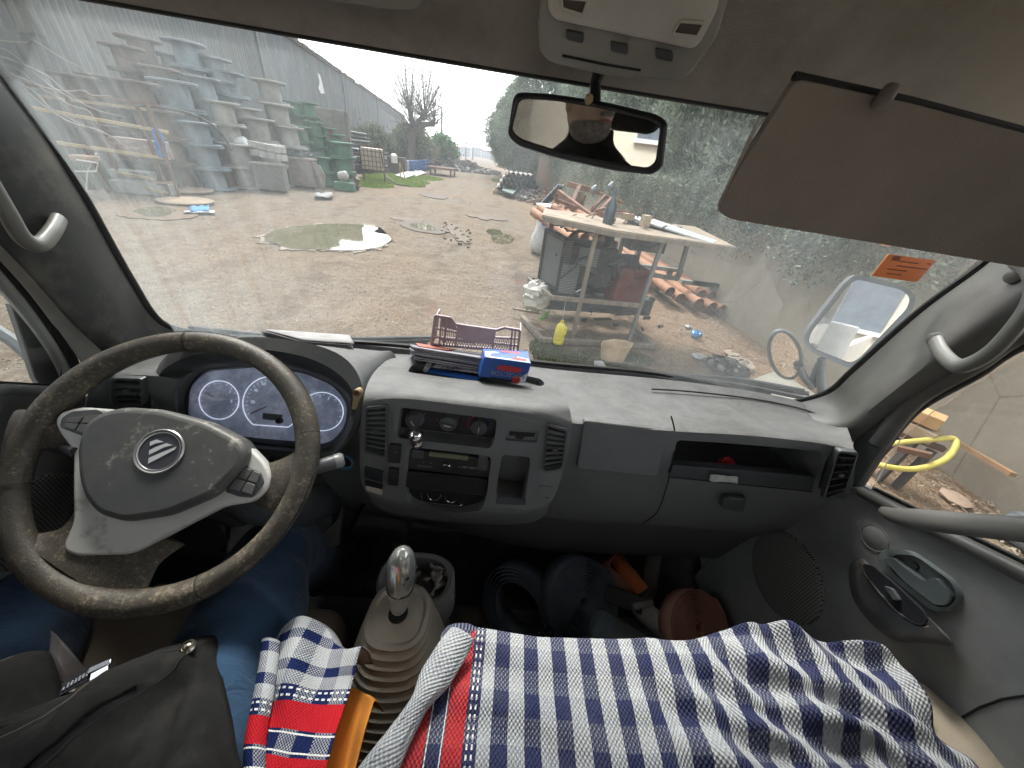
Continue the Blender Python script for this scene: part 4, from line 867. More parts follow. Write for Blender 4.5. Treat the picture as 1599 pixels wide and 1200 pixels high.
MB().prism([ft(.4, .72), ft(.8, .66), ft(.8, .84), ft(.4, .9)], tn, .0012, .0002).build('red_print', REDP, bx_, smooth=False)
MB().prism([ft(.6, .14), ft(.9, .1), ft(.92, .28), ft(.66, .34)], tn, .0012, .0002).build('red_print', REDP, bx_, smooth=False)
panel('red_strip', rpoly([(778, 570), (815, 575), (813, 583), (776, 578)], 2), bq, REDP, bx_, .0004, .0002)
panel('white_corner', [(829, 572), (820, 597), (806, 596), (812, 590), (824, 583)], bq, WHT, bx_, .0005, .0002)
panel('black_line', [(766, 589), (802, 594), (800, 597), (764, 593)], bq, LINE, bx_, .0006, .0002)
MB().lathe([(.009, 0), (.009, .001)], at(806, 593, pl=bq), bn, 18).build('red_dot', REDP, bx_)
text('box_lettering', 'REFLECTOR', bq, 793, 585, .0135, mat('box_ink', (.30, .33, .40), .5), bx_, dirpx=(-1, -.13), front=.0008)
text('box_lettering', 'H4 12V 60', bq, 796, 576, .007, mat('box_ink2', (.25, .02, .03), .5), bx_, dirpx=(-1, -.13), front=.0012) if False else None
# leaflets and a brush in the tray
def flat(name, q, m_, label, cat, dy=.0, th=.003, y=None, grp=None):
    o_ = MB().prism(q, (q[1]-q[0]).cross(q[2]-q[1]), th/2, th/2).build(name, m_, None, smooth=False, label=label, cat=cat, group=grp); return o_
zt = -.568
flat('leaflet', [at(x, y, zr=zt) for x, y in ((672, 576), (752, 590), (744, 596), (668, 582))], mat('leaflet_blue', (.03, .14, .5), .4), 'blue leaflet lying along the front of the dash tray', 'leaflet')
flat('leaflet', [at(x, y, zr=zt+.010) for x, y in ((690, 565), (764, 574), (756, 584), (676, 573))], mat('leaflet_print', (.62, .62, .6), .5, col2=(.15, .15, .2), vscale=60, lo=.45, hi=.55), 'black and white printed leaflet propped in the dash tray', 'leaflet')
flat('leaflet', [at(x, y, zr=zt+.014) for x, y in ((712, 563), (762, 566), (756, 577), (728, 574))], bpy.data.materials['leaflet_red'], 'red leaflet half under the newspapers in the dash tray', 'leaflet')
MB().tube([at(674, 562, zr=zt+.012), at(669, 570, zr=zt+.012), at(664, 579, zr=zt+.010)], [.005, .006, .005], 10).build('brush', PAPER, None, label='small white brush handle at the left end of the dash tray', cat='brush')
# red cap and tissue by the passenger shelf
MB().lathe([(.015, -.006), (.016, .0), (.016, .012), (.013, .016), (.010, .012), (.009, .004)], at(1131, 727, y=.512), (0, -.5, 1), 22).build('bottle_cap', mat('cap_red', (.45, .02, .03), .4), None, label='small red plastic cap lying inside the passenger shelf', cat='cap')
tp_ = (PFd(.012)[0], PF[1])
rows = [[at(1108+a*6.2+rnd.uniform(-1, 1), 741+b_*3.6+a*.5+rnd.uniform(-.8, .8), pl=(tp_[0]+PF[1]*rnd.uniform(0, .006), PF[1])) for a in range(8)] for b_ in range(4)]
MB().grid(loft(rows, 2, 2)).build('tissue', mat('tissue_white', (.7, .7, .68), .9), None, solid=.001, label='crumpled white tissue wedged above the glovebox lid', cat='tissue')
# ---- gloves in the cup tray
GLV = mat('dirty_glove', (.62, .59, .55), .9, col2=(.22, .20, .19), vscale=30, grain=.5, gscale=600)
m = MB()
for k in range(17):
    c0 = tr_c+V((rnd.uniform(-.028, .055), rnd.uniform(-.035, .035), rnd.uniform(-.045, .012))); pts = [c0]
    d_ = V((rnd.uniform(-1, 1), rnd.uniform(-1, 1), rnd.uniform(-.4, .5))).normalized()
    for j in range(5): d_ = (d_+V((rnd.uniform(-.7, .7), rnd.uniform(-.7, .7), rnd.uniform(-.5, .5)))).normalized(); pts.append(pts[-1]+d_*.010)
    m.tube(cr(pts, 3), [.006+.0025*math.sin(i*.9+k) for i in range(16)], 9, flat=.7)
m.build('work_gloves', GLV, None, label='pair of grimy crumpled white work gloves stuffed in the tray behind the gear lever', cat='gloves')

# ---- straps and things in the passenger footwell
STR = mat('strap_navy', (.22, .28, .37), .9, dust=(.34, .38, .44), dlo=.45, dhi=.8, grain=.6, gscale=500); STO = mat('strap_orange', (.80, .20, .06), .85, dust=(.6, .2, .1), grain=.5); STB = mat('strap_brown', (.62, .30, .21), .9, dust=(.5, .38, .32), grain=.6, gscale=400)
def coil(name, c, axis, r0, r1, turns, w_, m_, label, sq=1.0, tail=None, th=.0025):
    a = V(axis).normalized(); x = a.orthogonal().normalized(); y = a.cross(x); rows = [[], []]
    N = int(turns*36)
    for i in range(N+1):
        q = 2*math.pi*i/36; r = r0+(r1-r0)*i/N+.0008*math.sin(q*3+1); p = c+x*math.cos(q)*r+y*math.sin(q)*r*sq
        rows[0].append(p+a*(w_/2+.001*math.sin(q*.7))); rows[1].append(p-a*w_/2)
    if tail:
        for p in tail: rows[0].append(p+a*w_/2); rows[1].append(p-a*w_/2)
    return MB().grid(rows).build(name, m_, None, solid=th, label=label, cat='strap')
ca = at(905, 935, d=.98)
coil('strap_coil', ca, (.35, -.62, .62), .014, .112, 13, .055, STR, 'large tight navy coil of webbing strap behind the clear bottle', 1.15)
coil('strap_coil', at(815, 945, d=1.0), (-.35, -.70, .55), .058, .100, 5, .07, STR, 'loose hollow navy webbing coil left of the tight one', 1.25)
coil('strap_coil', at(1082, 978, d=.93), (.2, -.45, .85), .012, .098, 12, .05, STB, 'brown and orange webbing coil by the passenger door speaker', .9)
def ribbon(name, pts, w_, m_, label, side=(1, 0, .3), parent=None, cat='strap', th=.0025):
    P = cr(pts, 5); s_ = V(side).normalized(); rows = [[], [], []]
    for i, p in enumerate(P):
        t_ = (P[min(i+1, len(P)-1)]-P[max(i-1, 0)]).normalized(); q = (s_-t_*s_.dot(t_)).normalized()
        for k, f in enumerate((-.5, 0, .5)): rows[k].append(p+q*w_*f+t_.cross(q)*(.003 if k == 1 else 0))
    return MB().grid(rows).build(name, m_, parent, solid=th, label=label if parent is None else None, cat=cat if parent is None else None)
ribbon('loose_strap', [at(960, 862, d=1.12), at(968, 880, d=1.06), at(985, 900, d=1.02), at(1003, 924, d=1.0)], .042, STO, 'bright orange webbing strap end beside the navy coils', (.8, .1, .5))
ribbon('loose_strap', [at(978, 862, d=1.10), at(955, 872, d=1.07), at(942, 890, d=1.05), at(965, 912, d=1.03), at(985, 928, d=1.03)], .05, STB, 'folded brown webbing strap under the orange strap end', (.7, .3, .6))
ribbon('loose_strap', [at(1022, 865, d=1.15), at(1018, 890, d=1.10), at(1012, 925, d=1.08), at(990, 945, d=1.05)], .045, mat('strap_grey', (.32, .31, .28), .9), 'dull grey strap hanging down in the middle of the passenger footwell', (1, .1, .3))
rt = empty('ratchet_buckle', tuple(at(1020, 975, d=.95)), 'steel ratchet buckle threaded with an orange strap near the seat edge', 'ratchet')
RM = mat('ratchet_steel', (.5, .5, .5), .45, .4, dust=(.25, .2, .17))
q0, q1 = at(1000, 952, d=.97), at(1048, 992, d=.92)
MB().bar(q0, q1, .050, .004, up=(0, -.5, .85)).bar(q0+V((.026, .01, .012)), q1+V((.026, .01, .012)), .003, .03, up=(0, -.5, .85)).bar(q0+V((-.026, -.01, .004)), q1+V((-.026, -.01, .004)), .003, .03, up=(0, -.5, .85)).build('ratchet_frame', RM, rt, bevel=.001)
MB().tube([q0+V((-.03, -.005, .02)), q0+V((.03, .012, .02))], .009, 14).build('ratchet_spool', RM, rt)
MB().bar(at(945, 925, d=.99), q0+V((0, 0, .02)), .045, .006, up=(0, -.5, .85)).build('ratchet_handle', mat('ratchet_dark', (.05, .05, .055), .4, .5), rt, bevel=.002)
ribbon('ratchet_strap', [q1, at(1060, 985, d=.92), at(1085, 1005, d=.90)], .044, STO, None, (.5, .5, .4), parent=rt)
WAT = newmat('bottle_plastic'); b = WAT[2]; b.inputs['Transmission Weight'].default_value = .82; b.inputs['Roughness'].default_value = .08; b.inputs['IOR'].default_value = 1.2; b.inputs['Base Color'].default_value = (.75, .88, .95, 1)
b0, b1 = at(925, 968, d=.86), at(1010, 1022, d=.84); ax_ = (b1-b0).normalized(); Lb = .24
bt = empty('plastic_bottle', tuple(b0), 'crushed clear blue plastic water bottle lying among the straps', 'bottle')
pr = [(.004, .006), (.02, .001), (.032, .004), (.036, .012)]+[(.036-.0022*(i % 2), .02+i*.009) for i in range(18)]+[(.03, .195), (.016, .22), (.013, .235)]
MB().lathe(pr, b0, ax_, 28).build('bottle_body', WAT[0], bt, angle=70)
MB().lathe([(.015, .232), (.015, .25), (.001, .25)], b0, ax_, 18).build('bottle_cap', mat('cap_blue', (.05, .15, .4), .4), bt)
MB().box(at(870, 905, d=1.22), (.5, .12, .10)).build('tool_bag', mat('bag_black', (.06, .06, .065), .9, dust=(.14, .13, .12)), None, bevel=.03, seg=4, label='dark cloth tool bag pushed against the firewall under the dashboard', cat='bag')

# ---- woven cloths
def clothmat(name, swap=False, red=True, u0=.036, P=.041, Q=.052, v0=0):
    m, t, b, o = newmat(name); c = t.nodes.new('ShaderNodeTexCoord'); sp = t.nodes.new('ShaderNodeSeparateXYZ'); t.links.new(c.outputs['UV'], sp.inputs[0])
    U, W_ = (sp.outputs[1], sp.outputs[0]) if swap else (sp.outputs[0], sp.outputs[1])
    fr = lambda s, off, p: mth(t, 'FRACT', mth(t, 'DIVIDE', mth(t, 'SUBTRACT', s, off), p))
    col = mth(t, 'LESS_THAN', fr(U, u0, P), .5); row = mth(t, 'LESS_THAN', fr(W_, v0, Q), .5)
    wa = mth(t, 'LESS_THAN', fr(U, 0, .0052), .5); wb = mth(t, 'LESS_THAN', fr(W_, 0, .0062), .62)
    wv = mth(t, 'MULTIPLY', mth(t, 'ABSOLUTE', mth(t, 'SUBTRACT', wa, wb)), mth(t, 'LESS_THAN', fr(U, .001, .0026), .72))
    NAVY, WH = (.013, .022, .085), (.45, .47, .485)
    n1 = noi(t, c.outputs['Object'], 30, 4)
    nav = mixc(t, mth(t, 'MULTIPLY', row, mth(t, 'MULTIPLY', wv, .48)), NAVY, WH)
    whi = mixc(t, mth(t, 'MULTIPLY', mth(t, 'SUBTRACT', 1, row), mth(t, 'MULTIPLY', wv, .52)), WH, (.12, .13, .18))
    cc_ = mixc(t, col, whi, nav)
    if red:
        inr = lambda a, b_: mth(t, 'MULTIPLY', mth(t, 'GREATER_THAN', U, a), mth(t, 'LESS_THAN', U, b_))
        rc = mixc(t, mth(t, 'MULTIPLY', mth(t, 'SUBTRACT', 1, row), mth(t, 'MULTIPLY', wv, .35)), (.50, .018, .025), (.22, .02, .05))
        rednav = mixc(t, mth(t, 'MULTIPLY', row, mth(t, 'MULTIPLY', wv, .6)), NAVY, WH)
        cc_ = mixc(t, inr(-.086, .020), cc_, rednav)
        for a, b_ in red_bands: cc_ = mixc(t, inr(a, b_), cc_, rc)
        for a in dash_lines: cc_ = mixc(t, mth(t, 'MULTIPLY', inr(a, a+.0022), mth(t, 'LESS_THAN', fr(W_, 0, .009), .55)), cc_, (.8, .8, .8))
        for a in white_lines: cc_ = mixc(t, inr(a, a+.0014), cc_, (.8, .8, .78))
    cc_ = mixc(t, mth(t, 'MULTIPLY', n1, .16), cc_, (.45, .42, .40))
    t.links.new(cc_, b.inputs['Base Color']); b.inputs['Roughness'].default_value = .95; b.inputs['Specular IOR Level'].default_value = .08
    wf = mth(t, 'MULTIPLY', mth(t, 'SINE', mth(t, 'MULTIPLY', U, 1208)), mth(t, 'SINE', mth(t, 'MULTIPLY', W_, 1013)))
    bump(t, b, wf, .6, .0018); return m
red_bands = [(-.019, .004), (-.064, -.040)]; dash_lines = [.0075, .0135, -.071, -.078]; white_lines = [-.0385, -.0215]
CL1 = clothmat('checked_cloth')
def build_cloth(name, corners_front, corners_back, nu, nv, zf, mat_, parent=None, hang=0, uvf=None, **kw):
    F_ = cr(corners_front, 8); N = len(F_); rows = []; uvs = []
    Bk = [corners_back[0].lerp(corners_back[-1], i/(N-1)) for i in range(N)]
    # resample evenly
    def res(L, n):
        d = [0]
        for a, b_ in zip(L, L[1:]): d.append(d[-1]+(b_-a).length)
        o_ = []
        for i in range(n):
            s_ = d[-1]*i/(n-1); k = max(j for j in range(len(d)) if d[j] <= s_+1e-9); k = min(k, len(L)-2)
            o_.append(L[k].lerp(L[k+1], (s_-d[k])/(d[k+1]-d[k])))
        return o_
    F_ = res(F_, nu); Bk = res(Bk, nu)
    for j in range(nv):
        t_ = j/(nv-1); r = []; ur = []
        for i in range(nu):
            p = F_[i].lerp(Bk[i], max(0, (t_-hang)/(1-hang)))
            uu, vv = p.x, p.y
            if t_ < hang: k = (1-t_/hang); vv = p.y+.10*k; p = p+V((0, .012*math.sin(k*1.4), -.10*k**1.3))
            ur.append((uu, vv)); r.append(zf(p, i/(nu-1), t_))
        rows.append(r); uvs.append(ur)
    return MB().grid(rows, uv=lambda i, j: uvs[i][j]).build(name, mat_, parent, solid=.0016, fix=False, **kw)
def fold(p, s, t_):
    k = max(0, min(1, (s-.30)/.35)); wv = 1-k
    ph = (p.x*1.0+p.y*.75)
    z = .0035*nz(p, 9, 1)+.002*nz(p, 26, 2)
    z += k*(.0105*math.sin(ph*66+2.6*nz(p, 7, 3))+.013*nz((p.x*1.2, p.y*5, 0), 6, 4)+.0065*math.sin((p.x*.4+p.y)*118+3.4*nz(p, 9, 6)))
    z += .0042*math.sin(p.y*95+p.x*14+2*nz(p, 6, 9))*(.4+.6*nz(p, 5, 11))
    dx = k*.010*nz(p, 9, 5)+.004*nz(p, 6, 8)*(1-k)
    return p+V((dx, .006*nz(p, 8, 7), z+k*.012))
fr_ = [at(x, y, zr=-.738) for x, y in ((742, 984), (800, 988), (860, 991), (940, 994), (1030, 1000), (1070, 1006), (1100, 998), (1130, 990), (1200, 984), (1262, 994), (1322, 1004), (1356, 1016), (1392, 1040))]
kp = at(565, 1199, zr=-.738); kq = at(1512, 1199, zr=-.738)
def ext(a, b_, k): return a+(b_-a)*k
bk_ = [ext(fr_[0], kp, 2.6), ext(fr_[-1], kq, 3.2)]
cl = build_cloth('checked_cloth', fr_, bk_, 230, 150, fold, CL1, hang=.09, label='large navy and white checked cloth over the passenger seat, red stripes at its left', cat='cloth')
# pale folded hem along its left edge
HEM = clothmat('cloth_hem', red=False, u0=.2, P=.35, Q=.055)
pa, pb = at(722, 985, zr=-.71), at(590, 1199, zr=-.72); s_ = V((1, -.35, 0)).normalized()
rows, uvs = [], []
for i in range(60):
    t_ = i/59*2.2; p = ext(pa, pb, t_); w_ = .017+.005*math.sin(t_*7)+.004*nz(p, 30)
    r = []; ur = []
    for j in range(13):
        a = math.pi*j/12; q = p+s_*(-math.cos(a)*w_)+V((0, 0, math.sin(a)*.013-.012+.003*nz(p+V((j, 0, 0)), 40, 2)))
        r.append(q); ur.append((j*.004+.05, p.y*1.2))
    rows.append(r); uvs.append(ur)
MB().grid(rows, uv=lambda i, j: uvs[i][j]).build('hem', HEM, cl, solid=.0015, fix=False)
tw = [at(690, 990, d=.50), at(705, 975, d=.52), at(735, 975, d=.53), at(756, 988, d=.53)]
rows = [[p+V((0, -.018*k, -.010*k+.004*nz(p, 60, k))) for p in cr(tw, 5)] for k in range(5)]
MB().grid(rows, uv=lambda i, j: (.30+j*.006, i*.01)).build('cloth_corner', HEM, cl, solid=.0018, fix=False)
# small cloth between the seats
red_bands = [(.106, .131), (.045, .084), (-.06, -.02)]; dash_lines = [.137, .143]; white_lines = [.101, .088]
def clothmat2():
    m = clothmat('striped_cloth', swap=True, u0=.01, P=.046, Q=.055); return m
# only the striped zone is shown: keep the range switch wide
_old = clothmat
red_bands = [(.1085, .1310), (.060, .083)]; dash_lines = [.1365, .1425]; white_lines = [.104, .087]
CL2, t, b, o = newmat('striped_cloth')
c = t.nodes.new('ShaderNodeTexCoord'); sp = t.nodes.new('ShaderNodeSeparateXYZ'); t.links.new(c.outputs['UV'], sp.inputs[0]); U, W_ = sp.outputs[0], sp.outputs[1]
frc = lambda s, off, p: mth(t, 'FRACT', mth(t, 'DIVIDE', mth(t, 'SUBTRACT', s, off), p))
wv = mth(t, 'ABSOLUTE', mth(t, 'SUBTRACT', mth(t, 'LESS_THAN', frc(U, 0, .0036), .5), mth(t, 'LESS_THAN', frc(W_, 0, .0034), .5)))
colm = mth(t, 'LESS_THAN', frc(U, .0, .042), .5)
inr = lambda a, b_: mth(t, 'MULTIPLY', mth(t, 'GREATER_THAN', W_, a), mth(t, 'LESS_THAN', W_, b_))
NAVY, WH = (.013, .022, .085), (.45, .47, .485)
base_ = mixc(t, mth(t, 'MULTIPLY', colm, mth(t, 'MULTIPLY', wv, .7)), WH, NAVY)                                      # white bands
navb = mixc(t, mth(t, 'MULTIPLY', mth(t, 'SUBTRACT', 1, colm), mth(t, 'MULTIPLY', wv, .8)), NAVY, WH)
cc_ = base_
for a, b_ in ((.178, .190), (-.30, .163), (.214, .226)): cc_ = mixc(t, inr(a, b_), cc_, navb)
redc = mixc(t, mth(t, 'MULTIPLY', wv, .4), (.50, .018, .025), (.45, .02, .04))
for a, b_ in ((.121, .147), (.066, .098), (.0, .03)): cc_ = mixc(t, inr(a, b_), cc_, redc)
for a in (.151, .158): cc_ = mixc(t, mth(t, 'MULTIPLY', inr(a, a+.0022), mth(t, 'LESS_THAN', frc(U, 0, .008), .55)), cc_, (.8, .8, .8))
for a in (.117, .101): cc_ = mixc(t, inr(a, a+.0016), cc_, (.8, .8, .78))
t.links.new(cc_, b.inputs['Base Color']); b.inputs['Roughness'].default_value = .95; b.inputs['Specular IOR Level'].default_value = .08
bump(t, b, mth(t, 'MULTIPLY', mth(t, 'SINE', mth(t, 'MULTIPLY', U, 1570)), mth(t, 'SINE', mth(t, 'MULTIPLY', W_, 1300))), .5, .0012)
def fold2(p, s, t_):
    return p+V((.006*nz(p, 14, 5), .005*nz(p, 16, 6), .016*math.exp(-((s-.30)/.16)**2)-.022*max(0, s-.55)**1.2+.010*nz(p, 13, 3)+.005*math.sin(p.x*80+p.y*40+3*nz(p, 10, 2))-.02*max(0, .12-s)*4))
f2 = [at(x, y, zr=-.80) for x, y in ((428, 992), (442, 978), (470, 972), (500, 975), (515, 986), (524, 1000), (545, 1012), (567, 1010))]
k2 = [ext(at(440, 985, zr=-.80), at(398, 1199, zr=-.80), 2.0), ext(f2[-1], at(505, 1199, zr=-.80), 2.0)]
build_cloth('striped_cloth', f2, k2, 90, 90, fold2, CL2, hang=.10, label='small red, navy and white striped woven cloth crumpled between the driver and the gear lever', cat='cloth')
pa, pb = at(424, 1000, zr=-.79), at(396, 1199, zr=-.79); rows, uvs = [], []
for i in range(50):
    t_ = i/49*2; p = ext(pa, pb, t_); r = []; ur = []
    for j in range(11):
        a = math.pi*j/10; q = p+V((-math.cos(a)*.013+.006*nz(p, 18, 1), 0, math.sin(a)*.014-.006+.003*nz(p, 30, 2))); r.append(q); ur.append((j*.004, p.y+.018))
    rows.append(r); uvs.append(ur)
MB().grid(rows, uv=lambda i, j: uvs[i][j]).build('hem', CL2, bpy.data.objects['striped_cloth'], solid=.0015, fix=False)
ORG = mat('orange_fabric', (.45, .17, .02), .95, col2=(.45, .17, .02), grain=.5, gscale=300)
o3 = [at(x, y, zr=-.835) for x, y in ((520, 1085), (548, 1072), (568, 1080), (584, 1098))]
k3 = [ext(o3[0], at(500, 1199, zr=-.835), 2), ext(o3[-1], at(556, 1199, zr=-.835), 2)]
build_cloth('orange_cloth', o3, k3, 40, 50, lambda p, s, t_: p+V((0, 0, .016*math.sin(s*6.5+1)+.008*nz(p, 26, 1)-.004-.02*max(0, s-.8))), ORG, hang=.12, label='orange cloth folded under the striped cloth beside the gear boot', cat='cloth')
MB().box(C(-.20, -.14, -.945), (.22, .46, .12)).build('middle_seat_cushion', SEATD, truck, bevel=.03, seg=3)

# ================================================================ THE DRIVER
SKIN = mat('skin', (.60, .43, .34), .55, col2=(.54, .37, .29), vscale=30, spec=.4)
JEAN, t, b, o = newmat('denim'); v = coord(t)
n1 = noi(t, v, 5, 5); wv_ = noi(t, coord(t, scale=(1, 1, 3)), 500, 2)
c_ = mixc(t, ramp(t, n1, [(.35, 0), (.7, 1)]), (.012, .032, .078), (.028, .072, .14)); c_ = mixc(t, mth(t, 'MULTIPLY', wv_, .3), c_, (.10, .17, .27))
t.links.new(c_, b.inputs['Base Color']); b.inputs['Roughness'].default_value = .9; b.inputs['Specular IOR Level'].default_value = .15; b.inputs['Sheen Weight'].default_value = .25; bump(t, b, mth(t, 'ADD', mth(t, 'MULTIPLY', wv_, .12), noi(t, coord(t, scale=(1, 1.6, 1)), 26, 5, .6, .8)), .7, .006)
JACK = mat('jacket_cloth', (.023, .0228, .0215), .9, col2=(.013, .013, .0125), vscale=9, grain=.7, gscale=700, gdist=.001, spec=.15, dust=(.036, .035, .032), dlo=.5, dhi=.8, duscale=30)
drv = empty('person', tuple(C(-.47, -.2, -.9)), 'bearded driver in blue jeans and a dark jacket seated behind the steering wheel', 'person')
# one continuous body grown over a skeleton
J = dict(pel=(C(-.50, -.22, -.80), .10), sp=(C(-.50, -.26, -.62), .095), ch=(C(-.49, -.26, -.42), .085), nk=(C(-.46, -.24, -.235), .058), hd0=(C(-.45, -.21, -.15), .05), hd=(C(-.445, -.20, -.06), .06), ht=(C(-.445, -.21, .0), .045),
         rs=(C(-.31, -.25, -.30), .034), re=(C(-.10, -.22, -.40), .030), rw_=(C(.10, -.15, -.26), .024), rh=(C(.105, -.14, -.23), .024),
         ls=(C(-.67, -.25, -.30), .034), le=(C(-.76, -.10, -.55), .030), lw=(C(-.70, .02, -.68), .028), lh=(C(-.67, .04, -.72), .03),
         rhp=(C(-.37, -.15, -.87), .085), rk=(C(-.435, .38, -.905), .06), ra=(C(-.47, .50, -1.20), .04), rf=(C(-.46, .58, -1.26), .034),
         lhp=(C(-.62, -.15, -.87), .085), lk=(C(-.80, .32, -.93), .06), la=(C(-.66, .45, -1.20), .04), lf=(C(-.60, .55, -1.25), .034))
E_ = [('pel', 'sp'), ('sp', 'ch'), ('ch', 'nk'), ('nk', 'hd0'), ('hd0', 'hd'), ('hd', 'ht'), ('ch', 'rs'), ('rs', 're'), ('re', 'rw_'), ('rw_', 'rh'), ('ch', 'ls'), ('ls', 'le'), ('le', 'lw'), ('lw', 'lh'), ('pel', 'rhp'), ('rhp', 'rk'), ('rk', 'ra'), ('ra', 'rf'), ('pel', 'lhp'), ('lhp', 'lk'), ('lk', 'la'), ('la', 'lf')]
ks = list(J); me = bpy.data.meshes.new('body'); me.from_pydata([J[k][0] for k in ks], [(ks.index(a), ks.index(b_)) for a, b_ in E_], [])
bo = link('body', me, drv); md = bo.modifiers.new('skin', 'SKIN'); me.skin_vertices.new() if not me.skin_vertices else None
for i, k in enumerate(ks): me.skin_vertices[0].data[i].radius = (J[k][1], J[k][1]); me.skin_vertices[0].data[i].use_root = (k == 'pel')
bo.modifiers.new('sub', 'SUBSURF').levels = 2; bo.modifiers['sub'].render_levels = 2; me.materials.append(SKIN)
# legs of the jeans
def sleeve(name, pts, rads, m_, n=28, wr=.009, kf=34, seed=0, ell=1.0):
    P = cr([V(p) for p in pts], 10); Rr = cr([V((r, 0, 0)) for r in rads], 10); rows = []
    prev = None
    for i, p in enumerate(P):
        t_ = (P[min(i+1, len(P)-1)]-P[max(i-1, 0)]).normalized()
        if prev is None: prev = V((1, 0, 0))
        prev = (prev-t_*prev.dot(t_)).normalized(); b_ = t_.cross(prev); r = []
        for k in range(n*2):
            q = 2*math.pi*k/(n*2); d_ = prev*math.cos(q)*ell+b_*math.sin(q); pp = p+d_*Rr[i].x
            w_ = wr*(nz((pp.x, pp.y, pp.z), kf*.5, seed)+.6*math.sin((pp.dot(t_)*70+2.5*math.sin(q+seed)+3*nz(pp, 12, seed)))*max(0, nz(pp, 9, seed+3)+.25))
            r.append(pp+d_*w_)
        rows.append(r)
    return MB().grid(rows, close_u=True, cap=True).build(name, m_, drv, angle=180)
sleeve('jeans_leg', [C(-.36, -.22, -.88), C(-.355, -.02, -.882), C(-.375, .20, -.880), C(-.43, .385, -.905), C(-.455, .47, -1.03), C(-.47, .52, -1.18)], [.105, .103, .095, .078, .072, .07], JEAN, seed=1)
sleeve('jeans_leg', [C(-.63, -.22, -.88), C(-.69, -.02, -.90), C(-.755, .18, -.905), C(-.80, .30, -.93), C(-.76, .40, -1.05), C(-.68, .46, -1.18)], [.11, .108, .100, .080, .072, .068], JEAN, seed=2)
SHOE = mat('shoe_black', (.02, .02, .022), .5, dust=(.08, .07, .06))
def shoe(a, b_, px_=None):
    a, b_ = V(a), V(b_); d_ = b_-a
    prof_ = [(.028, -.02), (.042, .0), (.045, .05), (.040, .10), (.046, .17), (.044, .22), (.030, .255), (.005, .265)]
    MB().lathe([(r, h) for r, h in prof_], a, d_, 22).build('shoe', SHOE, drv, angle=70)
shoe(C(-.47, .50, -1.24), C(-.44, .72, -1.24)); 
sa = at(215, 905, d=.86); sb = at(268, 880, d=1.0); shoe(sa, sb)
m = MB()
for k in range(4): m.tube([sa.lerp(sb, .35+k*.13)+V((-.02, -.012, .036)), sa.lerp(sb, .38+k*.13)+V((.02, -.012, .038))], .0025, 6)
m.build('shoe_laces', mat('lace', (.05, .05, .05), .8), drv)
# jacket on the torso and its lap flaps
def body_rings(m_, name):
    rows = []
    for (c0, rx, ry) in ((C(-.49, -.21, -.90), .20, .155), (C(-.49, -.23, -.76), .195, .150), (C(-.49, -.25, -.6), .19, .145), (C(-.49, -.26, -.40), .21, .14), (C(-.49, -.26, -.285), .215, .125), (C(-.48, -.25, -.215), .15, .10), (C(-.465, -.235, -.175), .088, .080), (C(-.46, -.225, -.14), .078, .072), (C(-.46, -.225, -.145), .066, .06)):
        rows.append([c0+V((rx*math.cos(q), ry*math.sin(q), 0)) for q in [2*math.pi*k/32 for k in range(32)]])
    cols = [cr([r[j] for r in rows], 5) for j in range(32)]
    rows = [[cols[j][i]+V((.008*nz(cols[j][i], 14, 3), .008*nz(cols[j][i], 14, 4), 0)) for j in range(32)] for i in range(len(cols[0]))]
    return MB().grid(rows, close_u=True, cap=True).build(name, m_, drv, angle=80)
t = JACK.node_tree; bb_ = t.nodes['Principled BSDF']; bump(t, bb_, mth(t, 'ADD', noi(t, coord(t, scale=(1, 1.3, 1)), 11, 3, .45, .4), mth(t, 'MULTIPLY', noi(t, coord(t), 600, 2), .06)), .7, .012)
body_rings(JACK, 'jacket')
JK2 = mat('jacket_dark', (.02, .022, .03), .9)
sleeve('jacket_sleeve', [C(-.36, -.26, -.28), C(-.24, -.25, -.34), C(-.10, -.22, -.395), C(.01, -.18, -.34), C(.09, -.15, -.265)], [.075, .068, .058, .050, .044], JACK, 12, .008, 30, 5)
sleeve('jacket_sleeve', [C(-.62, -.26, -.29), C(-.72, -.20, -.42), C(-.77, -.10, -.56), C(-.735, -.04, -.62), C(-.715, -.0, -.66)], [.075, .068, .058, .050, .044], JACK, 12, .008, 30, 6)
def flap(name, hem, back, nu=60, nv=40, seed=0, m_=JACK, amp=.020):
    H_ = cr(hem, 8); n = len(H_); B_ = cr(back, max(2, (n-1)//(len(back)-1)))
    rows = []
    for j in range(nv):
        t_ = j/(nv-1); r = []
        for i in range(n):
            k = i/(n-1)*(len(B_)-1); i0 = min(int(k), len(B_)-2); bb = B_[i0].lerp(B_[i0+1], k-i0)
            p = H_[i].lerp(bb, t_); e = min(1, t_*6)
            rise = .030*math.sin(t_*math.pi*.5)
            r.append(p+V((.004*nz(p, 18, seed), 0, rise+.013*min(1, t_*9)+amp*e*(nz((p.x*1.4, p.y*.8, 0), 16, seed+1)+.9*nz((p.x*.7+p.y*.6, p.y*.5-p.x*.4, 0), 14, seed+4)+.55*abs(nz((p.x*1.2+p.y*.5, p.y*.6, 0), 34, seed+6))+.25*nz((p.x, p.y, 0), 60, seed+7)+.6*math.sin((p.x*.9+p.y*.5)*75+3*nz(p, 9, seed+2))*.5))))
        rows.append(r)
    return rows
def lap(x, y, d): return at(x, y, d=d)
h1 = [lap(104, 1088, .44), lap(150, 1070, .455), lap(205, 1040, .47), lap(262, 1012, .485), lap(325, 995, .50), lap(338, 1004, .50), lap(346, 1050, .475), lap(360, 1120, .44), lap(378, 1210, .40)]
b1_ = [C(-.52, -.08, -.62), C(-.44, -.10, -.66), C(-.34, -.08, -.72)]
r1 = flap('jf', h1, b1_, seed=1)
